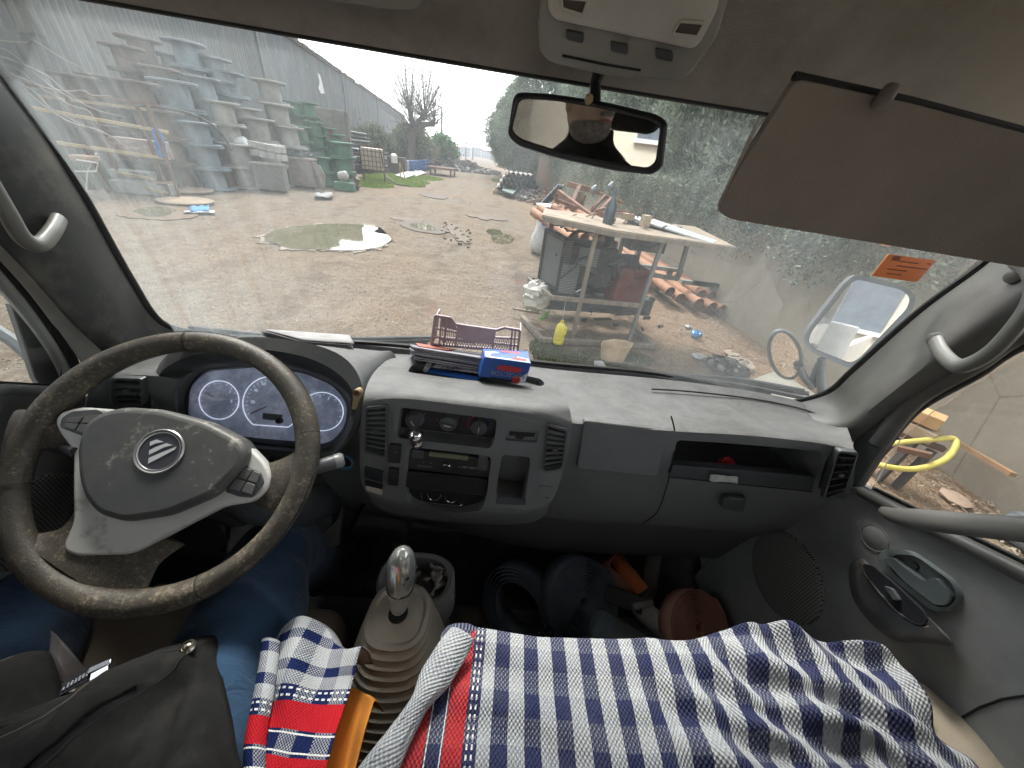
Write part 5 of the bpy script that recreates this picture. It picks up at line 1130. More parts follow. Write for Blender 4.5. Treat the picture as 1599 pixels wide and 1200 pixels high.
jf = MB().grid(r1).build('jacket_flap', JACK, drv, solid=.004, angle=180)
h2 = [lap(-60, 1055, .40), lap(-10, 1040, .42), lap(35, 1022, .44), (lap(72, 1020, .45)), lap(84, 1040, .445), lap(94, 1090, .43), lap(100, 1100, .42), lap(104, 1108, .41)]
r2 = flap('jf2', h2, [C(-.68, -.08, -.62), C(-.60, -.08, -.60), C(-.52, -.08, -.615)], seed=5)
MB().grid(r2).build('jacket_flap', JACK, drv, solid=.004, angle=180)
# folded under edge of the left flap
MB().grid(loft([[lap(74, 1022, .455), lap(82, 1060, .46), lap(94, 1095, .45), lap(96, 1120, .44)], [lap(60, 1040, .50), lap(62, 1075, .50), lap(60, 1105, .48), lap(40, 1140, .46)]], 6, 4)).build('flap_lining', JK2, drv, solid=.003)
# seams
def seam(rows, js, i0, i1, r=.0011, off=.0028):
    return [rows[j][i]+V((0, 0, off)) for j, i in js]
n1_ = len(r1[0]); 
MB().tube([r1[3][i]+V((0, 0, .0028)) for i in range(0, int(n1_*.62))], .0010, 6).build('hem_seam', JK2, drv)
MB().tube([r1[j][int(n1_*.56)]+V((0, 0, .0028)) for j in range(1, 34)], .0010, 6).build('hem_seam', JK2, drv)
MB().tube([r1[j][int(n1_*.27)]+V((0, 0, .0028)) for j in range(1, 34)], .0010, 6).build('hem_seam', mat('stitch_grey', (.10, .10, .085), .8), drv)
MB().tube([r1[12+int(i*.15)][int(n1_*.30)+i]+V((0, 0, .0035)) for i in range(0, int(n1_*.24))], .0022, 6).build('pocket_edge', JACK, drv)
MB().tube([r2[j][int(len(r2[0])*.30)]+V((0, 0, .0028)) for j in range(1, 34)], .0010, 6).build('hem_seam', bpy.data.materials['stitch_grey'], drv)
pf_ = [[p+V((0, 0, .005)) for p in r[int(n1_*.32):int(n1_*.53)]] for r in r1[9:25]]
MB().grid(pf_).build('pocket_flap', JACK, drv, solid=.003, angle=180)
MB().tube([pf_[-3][i]+V((0, 0, .003)) for i in range(len(pf_[0]))], .0010, 6).build('flap_seam', bpy.data.materials['stitch_grey'], drv)
sn = lap(303, 1020, .478); nn_ = (EYE-sn).normalized(); nn_ = V((nn_.x*.3, nn_.y*.5, 1)).normalized()
MB().lathe([(.0085, 0), (.0088, .002), (.0062, .0042), (.0052, .003), (.0040, .0042), (.0005, .005)], sn+V((0, 0, .020)), nn_, 22).build('snap_button', mat('snap_metal', (.45, .42, .34), .25, 1), drv)
# zip
z0, z1 = lap(114, 1080, .437)+V((0, 0, .010)), lap(152, 1057, .447)+V((0, 0, .010))
m = MB()
for k in range(13):
    p = z0.lerp(z1, k/13)+V((0, 0, .006)); m.box(p+V((0, .0016*(1 if k % 2 else -1), 0)), (.0018, .0030, .0016), .5)
m.build('zip_teeth', CHROME, drv, smooth=False)
MB().bar(z1+V((-.002, 0, .007)), z1+V((.016, .012, .008)), .008, .004).bar(z1+V((.006, -.006, .007)), z1+V((.020, .004, .009)), .010, .0025).build('zip_slider', CHROME, drv, bevel=.001)
MB().bar(z0+V((-.004, -.002, .003)), z1+V((.004, .002, .004)), .014, .002).build('zip_tape', JK2, drv)
MB().grid(loft([[lap(80, 985, .50), lap(98, 1003, .51), lap(125, 1035, .50), lap(148, 1048, .49)], [lap(78, 1012, .50), lap(92, 1035, .50), lap(112, 1052, .49), lap(126, 1062, .48)], [lap(80, 1030, .49), lap(95, 1062, .47), lap(105, 1080, .46), lap(116, 1080, .46)]], 5, 5)).build('shirt_tail', mat('shirt_pale', (.8, .74, .72), .9), drv, solid=.003)
# head details seen in the mirror: beard, hair, ears, nose
HAIR = mat('beard_hair', (.16, .135, .12), .9, col2=(.32, .29, .27), vscale=60, grain=.8, gscale=500)
_before = set(bpy.data.objects); hc = C(-.455, -.195, -.065)
def ell(c, rx, ry, rz, cut=None, bulge=None, n=26, mm=None):
    rows = []
    for i in range(n+1):
        th = math.pi*i/n
        rows.append([c+V((rx*math.sin(th)*math.cos(2*math.pi*k/n), ry*math.sin(th)*math.sin(2*math.pi*k/n), rz*math.cos(th))) for k in range(n)])
    return MB().grid(rows, close_u=True, cap=True)
ell(hc+V((0, .004, -.012)), .074, .092, .108).build('face', SKIN, drv)
ell(hc+V((0, -.012, .045)), .080, .095, .080).build('hair', HAIR, drv)
ell(hc+V((0, .016, -.066)), .067, .078, .054).build('beard', HAIR, drv)
MB().tube(cr([hc+V((-.024, .108, -.034)), hc+V((0, .114, -.030)), hc+V((.024, .108, -.034))], 4), [.003, .006, .007, .007, .008, .007, .007, .006, .003], 8).build('moustache', HAIR, drv)
MB().tube([hc+V((0, .084, .03)), hc+V((0, .100, .008)), hc+V((0, .112, -.014)), hc+V((0, .092, -.024))], [.008, .010, .014, .008], 12).build('nose', SKIN, drv)
MB().tube(cr([hc+V((-.018, .104, -.050)), hc+V((0, .109, -.048)), hc+V((.018, .104, -.050))], 4), .004, 8).build('mouth', mat('lips', (.38, .16, .13), .5), drv)
for s in (-1, 1):
    ell(hc+V((s*.078, -.005, -.008)), .008, .016, .030, n=14).build('ear', SKIN, drv)
    ell(hc+V((s*.030, .080, .022)), .014, .010, .010, n=14).build('eye', PAPER, drv); ell(hc+V((s*.030, .0885, .022)), .006, .003, .006, n=10).build('iris', LINE, drv)
    MB().tube([hc+V((s*.014, .092, .038)), hc+V((s*.046, .082, .040))], .005, 8).build('eyebrow', HAIR, drv)
_rm = Matrix.Translation(hc) @ Matrix.Rotation(math.radians(-66), 4, 'Z') @ Matrix.Translation(-hc)
for o_ in set(bpy.data.objects)-_before: o_.data.transform(_rm)          # the head is turned towards the passenger side
# ---- five-fingered hands
def hand(wr_, d_, up_, grp, sgn):
    d_ = V(d_).normalized(); up_ = V(up_); up_ = (up_-d_*up_.dot(d_)).normalized(); s_ = d_.cross(up_)
    m = MB(); m.tube([wr_-d_*.01, wr_+d_*.03, wr_+d_*.075, wr_+d_*.088], [.024, .034, .038, .030], 14, flat=.42, up=s_)
    for k, (o_, L_) in enumerate(((-.027, .068), (-.009, .076), (.009, .071), (.026, .055))):
        a = wr_+d_*.078+s_*o_; b_ = a+d_*L_*.5+up_*.004; c0 = b_+(d_*.7-up_*.6).normalized()*L_*.30; e = c0+(d_*.2-up_).normalized()*L_*.25
        m.tube(cr([a, b_, c0, e], 3), [.0092]*3+[.0085]*3+[.0078]*3+[.006], 10)
    a = wr_+d_*.03-s_*sgn*.03; m.tube(cr([a, a+d_*.03-s_*sgn*.028-up_*.01, a+d_*.058-s_*sgn*.034-up_*.022], 3), [.011, .0105, .010, .010, .0095, .009, .007], 10)
    m.build('hand', SKIN, drv, angle=80)
hand(C(.098, -.148, -.255), (-.15, .35, 1), (-1, .1, -.1), None, 1)
hand(C(-.70, .02, -.69), (.25, .8, -.35), (0, .3, 1), None, -1)
# ================================================================ THE YARD
def G(px, py, z=0): return at(px, py, z=z)
def lane(y, off=0): return 4.45-.075*y+off        # line of the yard wall
GRD, t, b, o = newmat('yard_ground'); v = coord(t)
n1 = noi(t, v, .22, 6, .6, .4); n2 = noi(t, v, 2.2, 8, .7); n3 = noi(t, v, 34, 4, .75); n4 = noi(t, v, 9, 6, .7)
vo = t.nodes.new('ShaderNodeTexVoronoi'); vo.inputs['Scale'].default_value = 26; t.links.new(v, vo.inputs['Vector'])
c_ = mixc(t, ramp(t, n1, [(.40, 0), (.60, 1)]), (.195, .143, .096), (.175, .152, .12))
c_ = mixc(t, ramp(t, n2, [(.42, 0), (.66, .85)]), c_, (.120, .088, .062))
c_ = mixc(t, ramp(t, n4, [(.50, 0), (.72, .6)]), c_, (.29, .25, .20))
c_ = mixc(t, ramp(t, n3, [(.48, 0), (.62, .8)]), c_, (.10, .082, .066))
c_ = mixc(t, ramp(t, vo.outputs['Distance'], [(.0, .7), (.30, 0)]), c_, (.36, .33, .28))
wb = noi(t, v, .5, 3, .5); wx = t.nodes.new('ShaderNodeSeparateXYZ'); t.links.new(v, wx.inputs[0])
uu = mth(t, 'ADD', mth(t, 'ADD', wx.outputs[0], mth(t, 'MULTIPLY', wx.outputs[1], .10)), mth(t, 'MULTIPLY', wb, 2.4))
trk = mth(t, 'MULTIPLY', ramp(t, mth(t, 'SINE', mth(t, 'MULTIPLY', uu, 3.6)), [(.55, 0), (.95, 1)]), ramp(t, noi(t, v, 1.1, 5, .7), [(.4, 0), (.6, 1)]))
c_ = mixc(t, mth(t, 'MULTIPLY', trk, .6), c_, (.095, .070, .050))
# leaf litter towards the wall
sp = t.nodes.new('ShaderNodeSeparateXYZ'); t.links.new(v, sp.inputs[0])
nr = mth(t, 'ADD', mth(t, 'ADD', sp.outputs[0], mth(t, 'MULTIPLY', sp.outputs[1], .075)), mth(t, 'MULTIPLY_ADD', n4, 1.6, -.8))
lit_ = ramp(t, mth(t, 'MULTIPLY_ADD', nr, .5, -.75), [(0, 0), (.6, 1)])
lc = mixc(t, ramp(t, noi(t, v, 60, 6, .8), [(.42, 0), (.6, 1)]), (.15, .095, .062), (.33, .245, .17))
c_ = mixc(t, lit_, c_, lc)
t.links.new(c_, b.inputs['Base Color']); b.inputs['Roughness'].default_value = .95; b.inputs['Specular IOR Level'].default_value = .1
hh = mth(t, 'ADD', mth(t, 'MULTIPLY', n4, .6), mth(t, 'ADD', mth(t, 'MULTIPLY', n3, .35), mth(t, 'MULTIPLY', n2, 1.2))); bump(t, b, hh, .9, .05)
m = MB(); gx = [-400, -120, -60, -40]+[-30+.5*i for i in range(88)]+[16, 24, 60, 200, 400]; gy = [-200, -60, -20, -8]+[-4+.5*i for i in range(84)]+[40, 46, 55, 70, 100, 180, 500]
PUD = [G(x, y) for x, y in ((413, 372), (424, 363), (445, 357), (470, 353), (505, 351), (540, 350), (566, 352), (586, 355), (590, 358), (584, 363), (602, 367), (612, 373), (609, 378), (598, 385), (575, 390), (545, 392), (508, 391), (470, 389), (440, 384), (422, 379))]
pc_ = sum(PUD, V((0, 0, 0)))/len(PUD)
def gz(x, y):
    if abs(x) > 30 or y > 40: return 0
    r = V((x-pc_.x, (y-pc_.y)*.9, 0)).length
    return .018*mnoise.noise(V((x*.45, y*.45, 3)))+.010*mnoise.noise(V((x*1.3, y*1.3, 8)))-.02 - .0*r
m.grid([[V((x, y, gz(x, y))) for x in gx] for y in gy])
m.build('ground', GRD, None, kind='structure')
# puddles
WATM, t, b, o = newmat('puddle_water'); b.inputs['Base Color'].default_value = (.115, .105, .062, 1); b.inputs['Roughness'].default_value = .03; b.inputs['IOR'].default_value = 1.33
bump(t, b, noi(t, coord(t), 14, 3), .04, .004)
MUD = mat('wet_mud', (.060, .046, .032), .85, col2=(.10, .08, .06), vscale=7, grain=.6, gscale=30, gdist=.02)
PALE = mat('dry_silt', (.27, .235, .185), .95, col2=(.16, .125, .095), vscale=9, grain=.4, gscale=40, gdist=.01)
def blob(name, pts, z, m_, k=6, jit=.03, kind='structure', sc=1.0):
    c0 = sum(pts, V((0, 0, 0)))/len(pts); P = cr([c0+(p-c0)*sc for p in pts], k, True)
    P = [V((p.x+jit*nz(p, 2.7, 1)+jit*.5*nz(p, 9, 3), p.y+jit*nz(p, 2.7, 2)+jit*.5*nz(p, 9, 4), z)) for p in P]
    return MB().prism(P, (0, 0, 1), 0, .02).build(name, m_, None, smooth=False, kind=kind)
blob('puddle_rim', PUD, .004, PALE, 8, .30, sc=1.07); blob('puddle_mud', PUD, .008, MUD, 8, .16, sc=1.03); blob('puddle', PUD, .012, WATM, 8, .05)
P2 = [G(x, y) for x, y in ((636, 350), (648, 348), (668, 350), (680, 354), (688, 360), (675, 362), (655, 359), (640, 355))]
blob('rut_mud', P2, .004, MUD, 6, .1, sc=1.45); blob('puddle', P2, .010, WATM, 6, .06, sc=.8)
P3 = [G(x, y) for x, y in ((200, 322), (240, 318), (285, 322), (310, 333), (280, 343), (230, 342), (180, 336))]
blob('wet_ground', P3, .004, mat('wet_earth', (.12, .075, .04), .8), 6, .12)
blob('puddle', [G(x, y) for x, y in ((212, 328), (250, 323), (275, 328), (262, 338), (228, 338))], .008, WATM, 6, .1)
blob('rut_mud', [G(x, y) for x, y in ((655, 303), (668, 301), (700, 308), (690, 311), (668, 308))], .004, MUD, 5, .1)
for (xa, ya, xb, yb, w_) in ((610, 340, 660, 345, 8), (696, 352, 734, 378, 22), (730, 336, 790, 344, 6)):
    n_ = 9; top_, bot_ = [], []
    for i in range(n_):
        t_ = i/(n_-1); x, y = xa+(xb-xa)*t_, ya+(yb-ya)*t_; ww = w_*math.sin(math.pi*(t_*.9+.05))*.5*rnd.uniform(.6, 1.3)
        top_.append(G(x, y-ww)); bot_.append(G(x, y+ww))
    blob('tyre_rut', top_+bot_[::-1], .003, mat('damp_track', (.125, .095, .068), .9, col2=(.13, .1, .08), vscale=8, grain=.8, gscale=25, gdist=.03) if 'damp_track' not in bpy.data.materials else bpy.data.materials['damp_track'], 3, .08)
# ridged tread marks by the rut
m = MB()
for k in range(26):
    x = rnd.uniform(690, 735); y = 345+(x-690)*.25+rnd.uniform(0, 32); p = G(x, y); m.box(p+V((0, 0, .01)), (rnd.uniform(.04, .12), rnd.uniform(.03, .08), rnd.uniform(.03, .06)), rnd.uniform(0, 3))
m.build('mud_clods', mat('clod_earth', (.13, .10, .073), .95), None, kind='stuff', smooth=False, bevel=.012)
# gravel
m = MB(); oct_ = [(1, 0, 0), (-1, 0, 0), (0, 1, 0), (0, -1, 0), (0, 0, 1), (0, 0, -1)]; of = [(0, 2, 4), (2, 1, 4), (1, 3, 4), (3, 0, 4), (2, 0, 5), (1, 2, 5), (3, 1, 5), (0, 3, 5)]
for k in range(12000):
    d_ = 2.2+(rnd.random()**1.6)*17; a = rnd.uniform(-1.15, .62); x, y = d_*math.sin(a), d_*math.cos(a)
    if x > lane(y)-.2: continue
    s = rnd.uniform(.004, .015)*(1+d_*.05); z = gz(x, y)+.003
    m.add([(x+s*c[0]*rnd.uniform(.6, 1.3), y+s*c[1]*rnd.uniform(.6, 1.3), z+s*c[2]*.6) for c in oct_], of)
m.build('gravel', mat('gravel_stone', (.24, .205, .165), .9, col2=(.15, .12, .095), vscale=3, lo=.4, hi=.6), None, kind='stuff', fix=False)
# grass
def grass(name, pts, n, h, m_, w_=.012):
    """blades over a region given by a list of (centre, rx, ry)"""
    m = MB()
    for k in range(n):
        c0, rx, ry = rnd.choice(pts); q = rnd.uniform(0, 6.283); r = math.sqrt(rnd.random()); x, y = c0.x+rx*r*math.cos(q), c0.y+ry*r*math.sin(q)
        a = rnd.uniform(0, 6.283); L_ = h*rnd.uniform(.4, 1.2); b_ = V((math.cos(a), math.sin(a), 0)); s_ = V((-b_.y, b_.x, 0))*w_*rnd.uniform(.6, 1.3); p = V((x, y, -.02))
        m.add([p-s_, p+s_, p+b_*L_*.4+V((0, 0, L_))], [(0, 1, 2)])
    return m.build(name, m_, None, kind='stuff', fix=False, smooth=False)
GRS = mat('grass_green', (.27, .36, .07), .8, col2=(.17, .25, .05), vscale=2, spec=.2)
GRD2 = mat('weed_green', (.075, .105, .045), .85, col2=(.10, .10, .05), vscale=3, spec=.2)
gp = [(G(x, y), rx, ry) for x, y, rx, ry in ((600, 283, 1.6, 1.8), (630, 283, 1.6, 2.4), (655, 277, 1.8, 2.6), (578, 289, 1.2, 1.2), (610, 276, 1.6, 3), (640, 289, .9, 1.0))]
grass('grass', gp, 16000, .10, GRS, .03)
grass('grass', [(G(785, 372), .35, .8), (G(772, 362), .25, .5)], 1600, .03, mat('moss_green', (.21, .22, .10), .9), .014)
grass('grass', [(G(775, 283), .4, 1.6)], 700, .15, GRS, .03)
grass('weeds', [(G(870, 560), .30, .30), (G(900, 562), .4, .25), (G(940, 560), .4, .22), (G(985, 560), .3, .2), (G(850, 545), .2, .3)], 5000, .07, GRD2, .006)
grass('weeds', [(G(200, 290), 1.5, 1.2), (G(230, 280), 1.6, 1.0), (G(170, 285), 1.2, 1.0), (G(320, 285), 1.0, .7), (G(255, 270), 2.2, 1.2)], 7000, .45, mat('weed_grey', (.09, .12, .06), .9, col2=(.13, .13, .07), vscale=2), .022)
DRY = mat('dry_stem', (.26, .16, .085), .9)
grass('dry_brush', [(G(300, 285)+V((0, .2, 0)), 1.3, .6), (G(335, 290), .8, .5)], 2600, .75, DRY, .008)
# leaf litter along the wall
LEAF = mat('dead_leaf', (.21, .12, .065), .9, col2=(.32, .26, .19), vscale=5, lo=.4, hi=.6); m = MB()
for k in range(9000):
    y = rnd.uniform(-1.0, 8.5); x = lane(y)-abs(rnd.gauss(0, 1.0))-.02
    if x < 1.5: continue
    s = rnd.uniform(.010, .028); a = rnd.uniform(0, 6.283); c0 = V((x, y, .004+rnd.random()*.02)); d_ = V((math.cos(a), math.sin(a), rnd.uniform(-.3, .5)))*s; e = V((-math.sin(a), math.cos(a), rnd.uniform(-.3, .3)))*s*.35
    m.add([c0-d_, c0+e, c0+d_, c0-e], [(0, 1, 2, 3)])
m.build('leaf_litter', LEAF, None, kind='stuff', fix=False, smooth=False)
m = MB()
for k in range(260):
    y = rnd.uniform(-.5, 7); x = lane(y)-abs(rnd.gauss(0, .9))-.05; 
    if x < 1.8: continue
    a = rnd.uniform(0, 6.283); L_ = rnd.uniform(.08, .35); p = V((x, y, .012)); m.tube([p, p+V((math.cos(a), math.sin(a), .03))*L_*.5, p+V((math.cos(a+.3), math.sin(a+.3), .0))*L_], .0025, 4, cap=False)
m.build('twigs', mat('twig_pale', (.30, .25, .19), .9), None, kind='stuff', fix=False)

# ---- warehouse
WH_A, WH_B = V((-12.4, -6, 0)), V((-32, 116, 0)); wd = (WH_B-WH_A).normalized(); wn = V((wd.y, -wd.x, 0)); HW = 8.0; LW = (WH_B-WH_A).length
COR, t, b, o = newmat('corrugated_sheet'); v = coord(t, scale=(1, 1, .25)); v2 = coord(t)
sp = t.nodes.new('ShaderNodeSeparateXYZ'); t.links.new(v2, sp.inputs[0])
n1 = noi(t, v, .8, 8, .7); n2 = noi(t, v, 5, 6, .7); n3 = noi(t, v2, .12, 3, .5)
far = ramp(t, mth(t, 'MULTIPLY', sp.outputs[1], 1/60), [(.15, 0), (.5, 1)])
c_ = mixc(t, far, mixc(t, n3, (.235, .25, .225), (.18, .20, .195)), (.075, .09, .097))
c_ = mixc(t, ramp(t, n1, [(.42, 0), (.7, .8)]), c_, (.19, .175, .145)); c_ = mixc(t, ramp(t, n2, [(.55, 0), (.78, .6)]), c_, (.38, .38, .35))
low = ramp(t, mth(t, 'MULTIPLY', sp.outputs[2], .13), [(.15, 1), (.5, 0)]); c_ = mixc(t, mth(t, 'MULTIPLY', low, ramp(t, n1, [(.4, 0), (.6, .7)])), c_, (.11, .075, .055))
t.links.new(c_, b.inputs['Base Color']); b.inputs['Roughness'].default_value = .7; b.inputs['Metallic'].default_value = .1
wh = empty('warehouse', tuple(WH_A), 'long grey corrugated metal warehouse with stained walls along the left side of the yard', 'warehouse')
rows = [[], [], []]; N = int(LW/.055)
for i in range(N+1):
    s_ = i*.055; p = WH_A+wd*s_+wn*(.055*math.sin(s_*2*math.pi/.33))
    for j, z in enumerate((0, 3.8, HW+.06*math.sin(s_*1.3))): rows[j].append(V((p.x, p.y, z)))
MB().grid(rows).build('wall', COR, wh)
e0 = WH_B-wn*22; MB().prism([WH_B, WH_B+V((0, 0, HW)), e0+wn*11+V((0, 0, HW+2.6)), e0+V((0, 0, HW)), e0], wd, 0, .1).build('gable_wall', COR, wh, smooth=False)
rA, rB = WH_A-wn*11, WH_B-wn*11
MB().add([WH_A+V((0, 0, HW+.06))+wn*.25, WH_B+V((0, 0, HW+.06))+wn*.25, rB+V((0, 0, HW+2.6)), rA+V((0, 0, HW+2.6))], [(0, 1, 2, 3)]) if False else None
m = MB(); m.add([WH_A+V((0, 0, HW))+wn*.25, WH_B+V((0, 0, HW))+wn*.25+wd*.3, rB+V((0, 0, HW+2.6))+wd*.3, rA+V((0, 0, HW+2.6)), WH_A-wn*22+V((0, 0, HW)), WH_B-wn*22+V((0, 0, HW))], [(0, 1, 2, 3), (3, 2, 5, 4)]); m.build('roof', mat('roof_rust', (.15, .12, .10), .9, col2=(.2, .19, .17), vscale=.6), wh, solid=.12, smooth=False)
m = MB()
for k in range(150):
    s_ = rnd.uniform(20, LW); p = WH_A+wd*s_+wn*.26+V((0, 0, HW+.1)); m.box(p, (.3, rnd.uniform(.3, 1.6), rnd.uniform(.05, .22)), math.atan2(-wd.x, wd.y))
m.build('eave_moss', mat('eave_moss', (.10, .11, .05), .9), wh, smooth=False)
tp2 = (WH_A+wn*.08, wn); MB().prism([at(x, y, pl=tp2) for x, y in ((496, 114), (500, 118), (507, 146), (501, 147), (497, 138), (499, 130))], wn, .01, .01).build('torn_sheet', mat('torn_white', (.5, .5, .48), .7), wh, smooth=False)
for s_ in (38, 60, 82): MB().box(WH_A+wd*s_+wn*.08+V((0, 0, HW/2)), (.18, .3, HW), math.atan2(-wd.x, wd.y)).build('downpipe', COR, wh, smooth=False)

# ---- cable drums
def drum_proto(name, R_, r_, h, m_, mf, lab, grp):
    t_ = empty(name, (0, 0, 0), lab, 'cable drum', grp)
    MB().lathe([(r_, .05), (r_, h-.05)], (0, 0, 0), n=20, cap=False).build('core', m_, t_)
    for z in (0, h-.05):
        MB().lathe([(R_*.97, z-.01), (R_, z+.0), (R_, z+.048), (R_*.97, z+.06)], (0, 0, 0), n=28).build('flange', mf, t_)
    m = MB()
    for k in range(6):
        q = k*1.047; m.bar((math.cos(q)*r_*1.01, math.sin(q)*r_*1.01, .05), (math.cos(q)*r_*1.01, math.sin(q)*r_*1.01, h-.05), .05, .02)
    m.build('staves', mf, t_, smooth=False) if r_ > .425 and False else None
    return t_
def dm(n, c, c2): return mat(n, c, .8, col2=c2, vscale=1.2, lo=.4, hi=.62, dust=(.07, .05, .035), duscale=4, dlo=.6, dhi=.8)
kinds = {}
for kn, c, c2, R_, r_, h in (('blue', (.19, .235, .265), (.12, .155, .17), .63, .36, .70), ('light', (.34, .33, .295), (.21, .20, .175), .63, .37, .70), ('brown', (.17, .125, .10), (.10, .075, .06), .63, .35, .70), ('green', (.075, .185, .115), (.05, .125, .075), .50, .31, .56)):
    kinds[kn] = (drum_proto('cable_drum', R_, r_, h, dm('drum_'+kn, c, c2), dm('flange_'+kn, tuple(q*.75 for q in c), tuple(q*.7 for q in c2)), 'x', 'cable drums stacked against the warehouse'), h)
cname = dict(blue='blue-grey', light='pale grey', brown='rust-brown', green='green'); used = {}; ccount = {}
ORD = ['bottom', 'second', 'third', 'fourth', 'fifth', 'sixth', 'seventh', 'eighth']
NTH = ['first', 'second', 'third', 'fourth', 'fifth', 'sixth', 'seventh', 'eighth', 'ninth']
cols_ = [('brown', 128, 130, 12.8), ('brown', 235, 150, 12.9), ('blue', 300, 172, 13.4), ('blue', 258, 62, 16.2), ('light', 362, 205, 14.6), ('light', 410, 205, 15.9), ('light', 446, 186, 17.4), ('green', 448, 222, 17.2), ('green', 522, 214, 19.6), ('brown', 150, 92, 13.3), ('brown', 182, 50, 14.2), ('brown', 215, 52, 15.3), ('brown', 205, 120, 12.9), ('brown', 245, 100, 14.2), ('blue', 284, 66, 15.6), ('blue', 328, 84, 16.3), ('blue', 268, 130, 13.9), ('blue', 312, 118, 15.0), ('blue', 352, 114, 16.6),
         ('light', 346, 168, 15.0), ('light', 378, 146, 16.6), ('light', 420, 131, 18.2), ('light', 396, 176, 16.4), ('light', 432, 166, 17.6), ('green', 457, 151, 19.3), ('green', 479, 162, 19.6), ('green', 466, 196, 18.3), ('green', 490, 190, 18.9), ('green', 508, 193, 19.5), ('green', 500, 232, 18.1), ('green', 534, 226, 18.6)]
for kn, x, y, Y in cols_:
    sc_ = rnd.uniform(.84, 1.04); proto, h = kinds[kn]; p = at(x, y, y=Y); n_ = max(1, min(8, round(p.z/(h*sc_)-.25))); ccount[kn] = ccount.get(kn, 0)+1; ci = ccount[kn]-1
    for k in range(n_):
        first = kn not in used; o_ = proto if first else copy_tree(proto); used[kn] = 1
        o_.location = (p.x+rnd.uniform(-.05, .05), Y+rnd.uniform(-.05, .05), k*h*sc_); o_.scale = (sc_, sc_, sc_); o_.rotation_euler = (rnd.uniform(-.012, .012), rnd.uniform(-.012, .012), rnd.uniform(0, 6))
        o_['label'] = '%s %s cable drum in the %s %s stack from the left' % (ORD[k], cname[kn], NTH[ci], cname[kn])
MB().lathe([(.16, 0), (.16, .42), (.001, .42)], at(513, 213, y=19.4)-V((0, 0, .1)), n=16).build('paint_tin', mat('tin_red', (.35, .04, .03), .6), None, label='small dark red tin standing on a green cable drum', cat='tin')
# loose flange discs on the ground
DISC = mat('disc_wood', (.27, .21, .145), .85, col2=(.2, .15, .1), vscale=3)
for (x, y, r, l) in ((288, 299, .75, 'round pale wooden disc on the ground near the cabinets, farther of two'), (291, 317, .62, 'round pale wooden disc on the ground beside the blue rag, nearer of two')):
    MB().lathe([(r-.03, .02), (r, .035), (r, .06), (r-.03, .075), (.001, .075)], G(x, y), n=36).build('drum_disc', DISC, None, label=l, cat='disc', group='wooden drum discs')
MB().grid([[G(298+a*6, 325+b_*3)+V((0, 0, .03+.05*rnd.random())) for a in range(6)] for b_ in range(4)]).build('rag', mat('rag_blue', (.05, .22, .45), .8), None, solid=.01, label='bright blue rag on the ground below the wooden discs', cat='rag')
MB().grid([[G(288+a*8, 331+b_*2)+V((0, 0, .02+.03*rnd.random())) for a in range(7)] for b_ in range(3)]).build('plastic_sheet', mat('sheet_white', (.5, .5, .5), .6), None, solid=.01, label='white torn plastic strip beside the blue rag', cat='plastic')

# ---- rusty shelving rack on the left
RUST = mat('rust_steel', (.16, .075, .045), .85, col2=(.10, .06, .045), vscale=6); WOODY = mat('yellow_plank', (.42, .33, .17), .8, col2=(.32, .25, .14), vscale=4); WOODP = mat('pale_plank', (.36, .29, .20), .85, col2=(.26, .2, .14), vscale=4)
rp = (V((-9.6, 11.0, 0)), V((.30, -.95, 0)).normalized()); rk = empty('storage_rack', (-10.5, 10.9, 0), 'rusty steel rack with yellow planks and scrap in front of the brown drums', 'rack')
def rpt(x, y, k=0): return at(x, y, pl=(rp[0]-rp[1]*k, rp[1]))
for (a, b_, k) in (((231, 168), (264, 304), 0), ((248, 166), (281, 309), -.25), ((124, 148), (152, 262), 0), ((150, 156), (180, 262), 1.0)):
    p, q_ = rpt(*a, k), rpt(*b_, k); MB().bar(V((q_.x, q_.y, 0)), V((q_.x+(p.x-q_.x)*.2, q_.y, p.z)), .06, .06).build('post', RUST, rk, smooth=False)
for (a, b_, mm, k, w_) in (((40, 132), (250, 166), RUST, 0, .06), ((-10, 158), (262, 207), WOODY, 0, .10), ((-40, 205), (262, 248), WOODY, 0, .09), ((60, 150), (235, 172), WOODP, .6, .08), ((60, 222), (262, 245), RUST, .5, .06)):
    MB().bar(rpt(*a, k), rpt(*b_, k), w_, .07).build('beam', mm, rk, smooth=False)
MB().box(rpt(222, 232, .4), (1.1, .5, .42), .3).build('scrap_box', mat('box_rust', (.17, .10, .08), .9, col2=(.3, .25, .22), vscale=10), None, smooth=False, bevel=.02, label='rust-red scrap box resting on the rack planks', cat='box')
MB().lathe([(.10, 0), (.10, .6), (.08, .64), (.001, .64)], rpt(255, 246, 0), (.15, 0, 1), 14).build('blue_tube', mat('tube_blue', (.02, .16, .5), .5), None, label='bright blue plastic tube standing on the rack end', cat='tube')
MB().tube(cr([at(185, 185, y=12.5), at(215, 168, y=12.5), at(262, 170, y=12.6), at(310, 183, y=12.8), at(345, 208, y=13.2), at(362, 236, y=13.6)], 6), .035, 8).build('black_hose', LINE, None, label='black hose arching from the rack to the beige cabinets', cat='hose')
for k, (a, b_, l) in enumerate((((185, 270), (240, 280), 'yellow plank lying on scrap below the rack, highest of three'), ((212, 285), (272, 286), 'pale plank lying flat in the weeds below the rack'), ((215, 288), (258, 302), 'yellow plank slanting down to the ground below the rack'))):
    MB().bar(at(*a, y=11.2-.1*k), at(*b_, y=11.0-.1*k), .16, .05).build('plank', WOODY if k != 1 else WOODP, None, smooth=False, label=l, cat='plank', group='loose planks below the rack')
